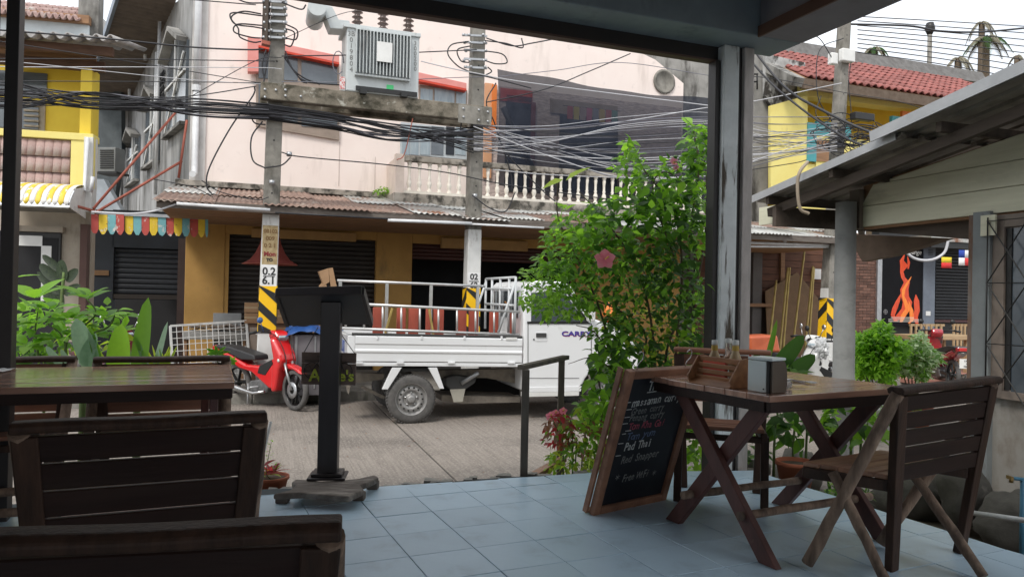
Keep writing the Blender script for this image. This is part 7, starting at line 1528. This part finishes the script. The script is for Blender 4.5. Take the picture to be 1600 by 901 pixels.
def flower(px, py, Y, r, par, face=(-.1, -1, .25), m=None, n=5, droop=.25):
    c = pY(px, py, Y); fz = V(face).normalized(); fx = fz.cross(V((0, 0, 1))).normalized(); fy = fx.cross(fz); g0 = MB(); g0.lathe([(0, -.004), (.006, 0), (.004, .01)], c, 8); fo = g0.build('flower', m or pk, par)
    for k in range(n):
        a = k * 2 * math.pi / n + .3; d = fx * math.cos(a) + fy * math.sin(a) + fz * droop; vs, fs = leaf_vf(r, r * .95, n=6, fold=.15, curl=.25, tip=.9); Mx = frame(c, d, fz); g = MB(); g.add([Mx @ V(v) for v in vs], fs, 0, True); g.build('petal', m or pk, fo)
    g = MB(); g.tube([c, c + fz * r * .8 - fx * r * .3], .0035, 6); g.lathe([(0, -.006), (.008, 0), (0, .006)], c + fz * r * .8 - fx * r * .3, 8); g.build('stamen', stm_, fo)
flower(945, 405, 4.95, .072, hb.o); flower(1053, 252, 5.5, .035, hb.o, (-.5, -.6, -.6)); flower(1056, 262, 5.5, .03, hb.o, (.3, -.5, -.8))
# ---- coleus and mixed plants at the foot
co = Plant('coleus_plant', 'bushy coleus with bronze and yellow leaves and pink tips by the handrail', 'plant', gb_(890, 5.15) + V((0, 0, .02)), 5)
for (pts) in ([(880, 700, 5.15), (870, 670, 5.1), (862, 652, 5.1)], [(895, 700, 5.15), (892, 660, 5.1), (884, 645, 5.1)], [(910, 705, 5.2), (918, 670, 5.2), (930, 640, 5.2)], [(900, 705, 5.2), (905, 690, 5.1)]): co.stem([gb_(pts[0][0], 5.15)] + [gp2(*p) for p in pts], .006, .003, gst)
for c_ in ((875, 672, 24, 28, 130, .06, [lrb, lrb, lg, lr], 5.1), (908, 672, 28, 34, 160, .065, [lrb, lg, ly, lb_], 5.15), (900, 720, 46, 20, 190, .06, [ly, lb_, ly, lg], 5.1), (940, 700, 26, 36, 90, .065, [lg, lb_, lr, ly], 5.2), (870, 650, 14, 8, 22, .035, [lr], 5.05)): x, y, rx, ry, n, L, ms, Y = c_; co.cloud(x, y, rx, ry, n, L, ms, Y, dY=.1, ratio=.45, droop=-.5)
co.finish(300)
for (x, y, r) in ((860, 650, .035), (880, 642, .03), (868, 645, .028)): flower(x, y, 5.05, r, co.o, (-.2, -.8, .5))
# ---- large leaved shrub on the left
ls_ = Plant('large_leaved_shrub', 'bright large leaved shrub beyond the left table', 'shrub', gb_(90, 4.9), 9)
for pts in ([(100, 560, 4.8), (120, 520, 4.8), (150, 490, 4.8), (135, 466, 4.8)], [(60, 560, 4.9), (55, 520, 4.9), (60, 480, 4.9)], [(105, 560, 4.8), (70, 500, 4.8)], [(120, 560, 4.8), (170, 510, 4.8), (180, 490, 4.8)]): ls_.stem([gb_(90, 4.9)] + [gp2(*p) for p in pts], .010, .004, gst)
for (cx, cy, Y, n, L, lean) in ((137, 468, 4.7, 7, .17, .5), (55, 468, 4.7, 4, .20, .3), (110, 500, 4.7, 8, .16, .2), (165, 497, 4.8, 8, .14, .2), (60, 505, 4.8, 8, .16, .2), (90, 530, 4.8, 8, .15, .1), (45, 540, 4.75, 7, .16, .1), (150, 525, 4.9, 8, .12, .1), (190, 520, 4.9, 5, .11, .2), (80, 485, 4.8, 6, .15, .3)):
    c = pY(cx, cy, Y); a0 = ls_.rnd.random() * 6
    for k in range(n):
        a = a0 + k * 2.4; d = V((math.cos(a), math.sin(a) * .8 - .25, lean + ls_.rnd.uniform(-.15, .6))); ls_.leaf(frame(c + d * .015, d, (0, -.3, 1)), L * ls_.rnd.uniform(.75, 1.1), L * .46, ls_.rnd.choice([lb_, lb_, lg]), fold=.22, curl=.3, n=6, tip=.8)
for c_ in ((70, 510, 48, 42, 110, .10, [lb_, lg, lg], 5.0), (140, 525, 55, 26, 90, .09, [lb_, lg, ly], 5.0), (45, 560, 30, 25, 50, .10, [lg, ld_], 4.9), (160, 495, 35, 18, 45, .09, [lb_, lg], 5.0)): x, y, rx, ry, n, L, ms, Y = c_; ls_.cloud(x, y, rx, ry, n, L, ms, Y, dY=.15, ratio=.5)
a, b = pY(20, 434, 4.6), pY(60, 426, 4.6); ls_.leaf(frame(a, b - a, (0, -.2, 1)), .17, .05, lb_, curl=.1)
ls_.finish(300)
# ---- strap leaves and small pots
sp = Plant('strap_leaf_plant', 'plant with two broad upright strap leaves and slender side leaves beyond the left table', 'plant', gb_(215, 4.75), 4)
def strap(pl, x0_, y0_, x1_, y1_, wpx, m, Y, bend=0, tip=.75):
    a, b = pY(x0_, y0_, Y), pY(x1_, y1_, Y + bend); L = (b - a).length; pl.leaf(frame(a, b - a, (0, -1, .15)), L, wpx / FPX * Y, m, n=10, fold=.28, curl=-.05 if bend else .04, tip=tip, pw=.45 if wpx > 9 else .8)
zt_ = [(214, 600, 232, 464, 32, lg), (186, 600, 190, 505, 38, lb_), (236, 600, 262, 502, 12, lstr), (240, 600, 209, 517, 12, lstr)]
for t_ in zt_: strap(sp, *t_, 4.7)
for k in range(16): x = 245 + sp.rnd.uniform(-10, 18); strap(sp, x, 575, x + sp.rnd.uniform(-14, 22), 575 - sp.rnd.uniform(20, 38), 5, ly, 4.7)
sp.stem([gb_(215, 4.72), pY(214, 605, 4.7)], .03, .02, gst); sp.finish(60)
ss = Plant('striped_leaf_plant', 'plant with drooping grey green striped strap leaves under the left shrub', 'plant', gb_(130, 4.6), 4)
for t_ in ((148, 575, 118, 497, 30, lstr), (130, 575, 150, 520, 24, lstr), (97, 572, 72, 540, 14, lstr), (158, 575, 140, 510, 14, lg), (112, 575, 95, 545, 10, lstr)): strap(ss, *t_, 4.55)
ss.stem([gb_(130, 4.58), pY(130, 590, 4.55)], .03, .02, gst); ss.finish(20)
sd2 = Plant('seedling', 'small bright seedling with drooping lobed leaves just beyond the left table', 'plant', gb_(340, 4.9), 6)
for k in range(22): a = k * .9; strap(sd2, 340, 551, 340 + 20 * math.cos(a), 551 + 10 * math.sin(a) - 2, 5, lb_, 4.8)
for k in range(10): a = k * .9; strap(sd2, 362, 565, 362 + 9 * math.cos(a), 565 + 8 * math.sin(a) - 2, 5, lb_, 4.8)
sd2.stem([gb_(340, 4.85), pY(340, 552, 4.8)], .006, .004, gst); sd2.finish(60)
terra = mat('terracotta', (.42, .13, .065), (.34, .10, .05), scale=6, rough=.8, stain=(.2, .09, .05), sscale=4, sstretch=(1, 1, 1), slo=.55, shi=.75); soil_ = bpy.data.materials['damp_soil']
def pot(p, r, h, label, z0=None, m=None):
    z0 = p.z if z0 is None else z0; o = T('plant_pot', label, 'pot', (p.x, p.y, z0)); g = MB(); g.lathe([(0, 0), (r * .72, 0), (r * .95, h * .86), (r * 1.02, h * .86), (r * 1.02, h), (r * .92, h), (r * .9, h * .86), (0, h * .84)], (p.x, p.y, z0), 28); g.build('pot', m or terra, o); g = MB(); g.lathe([(0, h * .87), (r * .9, h * .865)], (p.x, p.y, z0), 20); g.build('soil', soil_, o); return o
# small pot with red leaves at the left floor edge
p = pz(413, 768, -.05) + V((0, .10, 0)); pot(p, .11, .12, 'small terracotta pot of red and green leaves at the left floor edge', -.10)
rp = Plant('red_leaf_plant', 'thin stemmed plant with a few dark red leaves in the small pot', 'plant', (p.x, p.y, .0), 8)
for k in range(34): a = rp.rnd.uniform(0, 6.28); d = V((math.cos(a), math.sin(a), rp.rnd.uniform(.1, 1.4))); rp.leaf(frame((p.x, p.y, .03), d), rp.rnd.uniform(.06, .13), .025, rp.rnd.choice([lr, lr, lrb, ly]), curl=.3)
rp.stem([(p.x, p.y, .0), pY(416, 735, 4.4), pY(424, 690, 4.4)], .003, .0015, gst)
for k in range(26): q = pY(418 + rp.rnd.uniform(-7, 12), 745 - k * 2.3, 4.4); rp.leaf(frame(q, (rp.rnd.gauss(0, 1), rp.rnd.gauss(0, .5), .4)), .025, .012, lb_)
for (x0_, y0_, x1_, y1_) in ((412, 728, 423, 718), (415, 738, 430, 736), (410, 735, 404, 722)): a, b = pY(x0_, y0_, 4.38), pY(x1_, y1_, 4.38); rp.leaf(frame(a, b - a, (0, -.5, 1)), .075, .03, lr)
rp.finish(80)
g = MB(); g.tube([pY(423, 658, 4.4), pY(410, 715, 4.35), pY(407, 740, 4.35)], .009, 8); g.build('garden_stake', M_['white'], at=p, label='pale stake standing by the red leaved plant', cat='stake')
# ---- plants behind the right table
bt2 = Plant('broad_leaf_plant', 'glossy broad leaved plant rising behind the right table', 'plant', gb_(1215, 5.6), 14)
for t_ in ((1192, 590, 1214, 499, 12, lg), (1200, 590, 1256, 523, 26, ld_), (1226, 590, 1274, 554, 24, ld_), (1188, 590, 1180, 545, 14, ld_), (1215, 590, 1236, 560, 20, lg), (1205, 595, 1190, 562, 18, ld_), (1230, 600, 1262, 580, 18, lg), (1240, 590, 1222, 566, 18, ld_)): strap(bt2, *t_, 5.4, tip=.85)
for c_ in ((1225, 585, 34, 18, 60, .10, [ld_, lg], 5.5), (1245, 665, 62, 34, 90, .13, [ld_, lg, ld_], 5.35), (1330, 660, 48, 36, 70, .13, [lg, lb_, ld_], 5.3), (1375, 655, 26, 36, 40, .11, [lg, lb_], 5.2), (1180, 690, 26, 34, 40, .09, [lg, ld_], 5.5)): x, y, rx, ry, n, L, ms, Y = c_; bt2.cloud(x, y, rx, ry, n, L, ms, Y, dY=.18, ratio=.5)
for x in (1210, 1240, 1260, 1330, 1345): bt2.stem([gb_(x, 5.3), pY(x, 690, 5.3), pY(x + 6, 640, 5.35)], .012, .006, gst)
bt2.finish(300)
p = pz(1240, 748, -.05); pot(V((p.x + .05, p.y + .1, 0)), .13, .19, 'terracotta pot behind the right table at the tiled floor edge', -.14)
p = pz(1170, 730, 0) + V((.1, .35, 0)); pot(p, .16, .40, 'tall grey pot in the plants behind the shelter column', -.45, M_['concrete'])
fe = Plant('low_fern', 'low feathery fern at the tiled floor edge behind the chair seat', 'plant', gb_(1320, 4.7), 15)
fe.cloud(1318, 770, 42, 14, 170, .06, [lg, lb_, ld_], 4.65, dY=.1, ratio=.25); fe.cloud(1420, 640, 30, 14, 50, .06, [lg], 6.5, dY=.1, ratio=.4); fe.finish(150)
# ---- clipped pots by the bar
def potbush(label, x, y, rx, ry, n, L, ms, Y, potr, ypot, lab2):
    b = pY(x, ypot, Y); P_2 = Plant('potted_bush', label, 'bush', (b.x, b.y, ROADZ), int(x)); P_2.cloud(x, y, rx, ry, n, L, ms, Y, dY=rx / FPX * Y * .45, ratio=.55, droop=.1)
    for k in range(6): P_2.stem([(b.x, b.y, ROADZ + .25), pY(x + (k - 2.5) * rx * .28, y, Y)], .012, .005)
    P_2.finish(300); pot(V((b.x, b.y, ROADZ)), potr, .32, lab2, ROADZ, terra if x > 1400 else M_['white'])
potbush('dense bright green potted bush beside the round column', 1372, 552, 39, 42, 3200, .085, [lb_, lb_, lg], 9.3, .22, 590, 'white pot under the dense bright green bush')
potbush('loose pale variegated potted bush beside the bar benches', 1428, 560, 36, 32, 1600, .085, [lpale, lpale, lg], 9.8, .25, 590, 'terracotta pot under the pale variegated bush')
# ---- dark patterned plant before the left shop
df = Plant('dumb_cane', 'dark patterned leafy plant standing before the left shop window', 'plant', pY(90, 560, 10.5).xy.to_3d() + V((0, 0, PAVZ)), 2)
for t_ in ((92, 440, 62, 412, 16, ldf), (98, 425, 66, 398, 14, ldf), (96, 460, 58, 424, 18, ldf), (100, 440, 96, 405, 16, ldf), (104, 440, 122, 420, 15, ldf), (100, 460, 126, 445, 16, ldf), (88, 480, 70, 450, 16, ldf), (96, 480, 88, 445, 18, ldf)): strap(df, *t_, 10.5, tip=.85)
df.stem([pY(95, 560, 10.5).xy.to_3d() + V((0, 0, PAVZ)), pY(96, 480, 10.5), pY(100, 425, 10.5)], .03, .02, gst); df.finish(20)
# ---- tuft on the balcony ledge, leaf litter, far palm
tf = Plant('ledge_tuft', 'small green weed tuft growing on the slab at the balcony corner', 'plant', pp(596, 304, PB.P0, YP, .3), 2); tf.cloud(597, 298, 11, 5, 90, .06, [lg, lb_], pp(596, 304, PB.P0, YP, .3).y, dY=.1); tf.finish(90)
g = MB()
for k in range(900):
    u = random.uniform(-4.5, 3.5); v = random.uniform(4.05, 4.85); q = SF @ V((u, v, -.435)); 
    if q.y < 4.3: continue
    vs, fs = leaf_vf(random.uniform(.02, .06), .02, n=3); Mx = frame(q, (random.gauss(0, 1), random.gauss(0, 1), random.uniform(-.1, .2))); g.add([Mx @ V(v_) for v_ in vs], fs)
g.build('leaf_litter', lrb, kind='stuff', at=(0, 4.6, -.43))['label'] = 'dry brown leaf litter on the soil before the road'
def palm(px, pyt, pyb, Y, label, n, L, dead):
    P_2 = Plant('palm_tree', label, 'tree', pY(px, 100, Y).xy.to_3d() + V((0, 0, -.5)), px); c = pY(px, pyt, Y); b = pY(px, 100, Y); P_2.stem([(b.x, b.y, -.5), c.lerp(V((b.x, b.y, -.5)), .3), c], .22, .12, bark, 'trunk')
    mm = mat('dry_frond', (.20, .18, .13), (.14, .13, .09), rough=.8) if 'dry_frond' not in bpy.data.materials else bpy.data.materials['dry_frond']
    for k in range(n):
        a = k * 2.399; g = MB(); pts = [c + V((math.cos(a) * L * t * .8, math.sin(a) * L * t * .8, L * (.55 * t - 1.15 * t * t) if not dead else L * (.35 * t - 1.5 * t * t))) for t in [i / 6 for i in range(7)]]; g.tube(pts, [.05, .045, .04, .035, .03, .02, .01], 5)
        for i in range(1, 26):
            t = i / 26; j = min(5, int(t * 6)); q = pts[j].lerp(pts[j + 1], t * 6 - j); d = (pts[j + 1] - pts[j]).normalized(); sx = d.cross(V((0, 0, 1))).normalized()
            for s_ in (-1, 1): e = q + (sx * s_ * .7 + d * .5 - V((0, 0, .45))) * L * .26 * math.sin(math.pi * (.15 + .8 * t)); m_ = q.lerp(e, .5); w_ = d * .03; g.add([q - w_, q + w_, e], [(0, 1, 2)])
        g.build('frond', mm if dead or k % 2 == 0 else ld_, P_2.o)
palm(1541, 62, 100, 30, 'tall half dead palm with drooping fronds against the sky', 9, 1.15, False); palm(1534, 36, 100, 33, 'thin dry palm head standing highest above the red roof', 6, .8, True); palm(1497, 92, 100, 28, 'low dry palm just above the ridge at upper right', 6, .8, True)
palm(1366, 78, 100, 26, 'small palm tips showing over the ridge beside the right pole', 8, .6, False); palm(1590, 88, 100, 30, 'short leafless palm stub at the far right of the ridge', 4, .5, True)

g = MB()
for k in range(120):
    q = SF @ V((random.uniform(-4, 4), random.uniform(4.9, 10.5) if k % 3 else random.uniform(10.3, 11.1), ROADZ + .004)); vs, fs = leaf_vf(random.uniform(.02, .05), .018, n=3); Mx = frame(q, (random.gauss(0, 1), random.gauss(0, 1), .02)); g.add([Mx @ V(v_) for v_ in vs], fs)
g.build('road_litter', bpy.data.materials['leaf_bronze'], kind='stuff', at=(0, 7, ROADZ))['label'] = 'scattered dry leaves and bits on the concrete road'
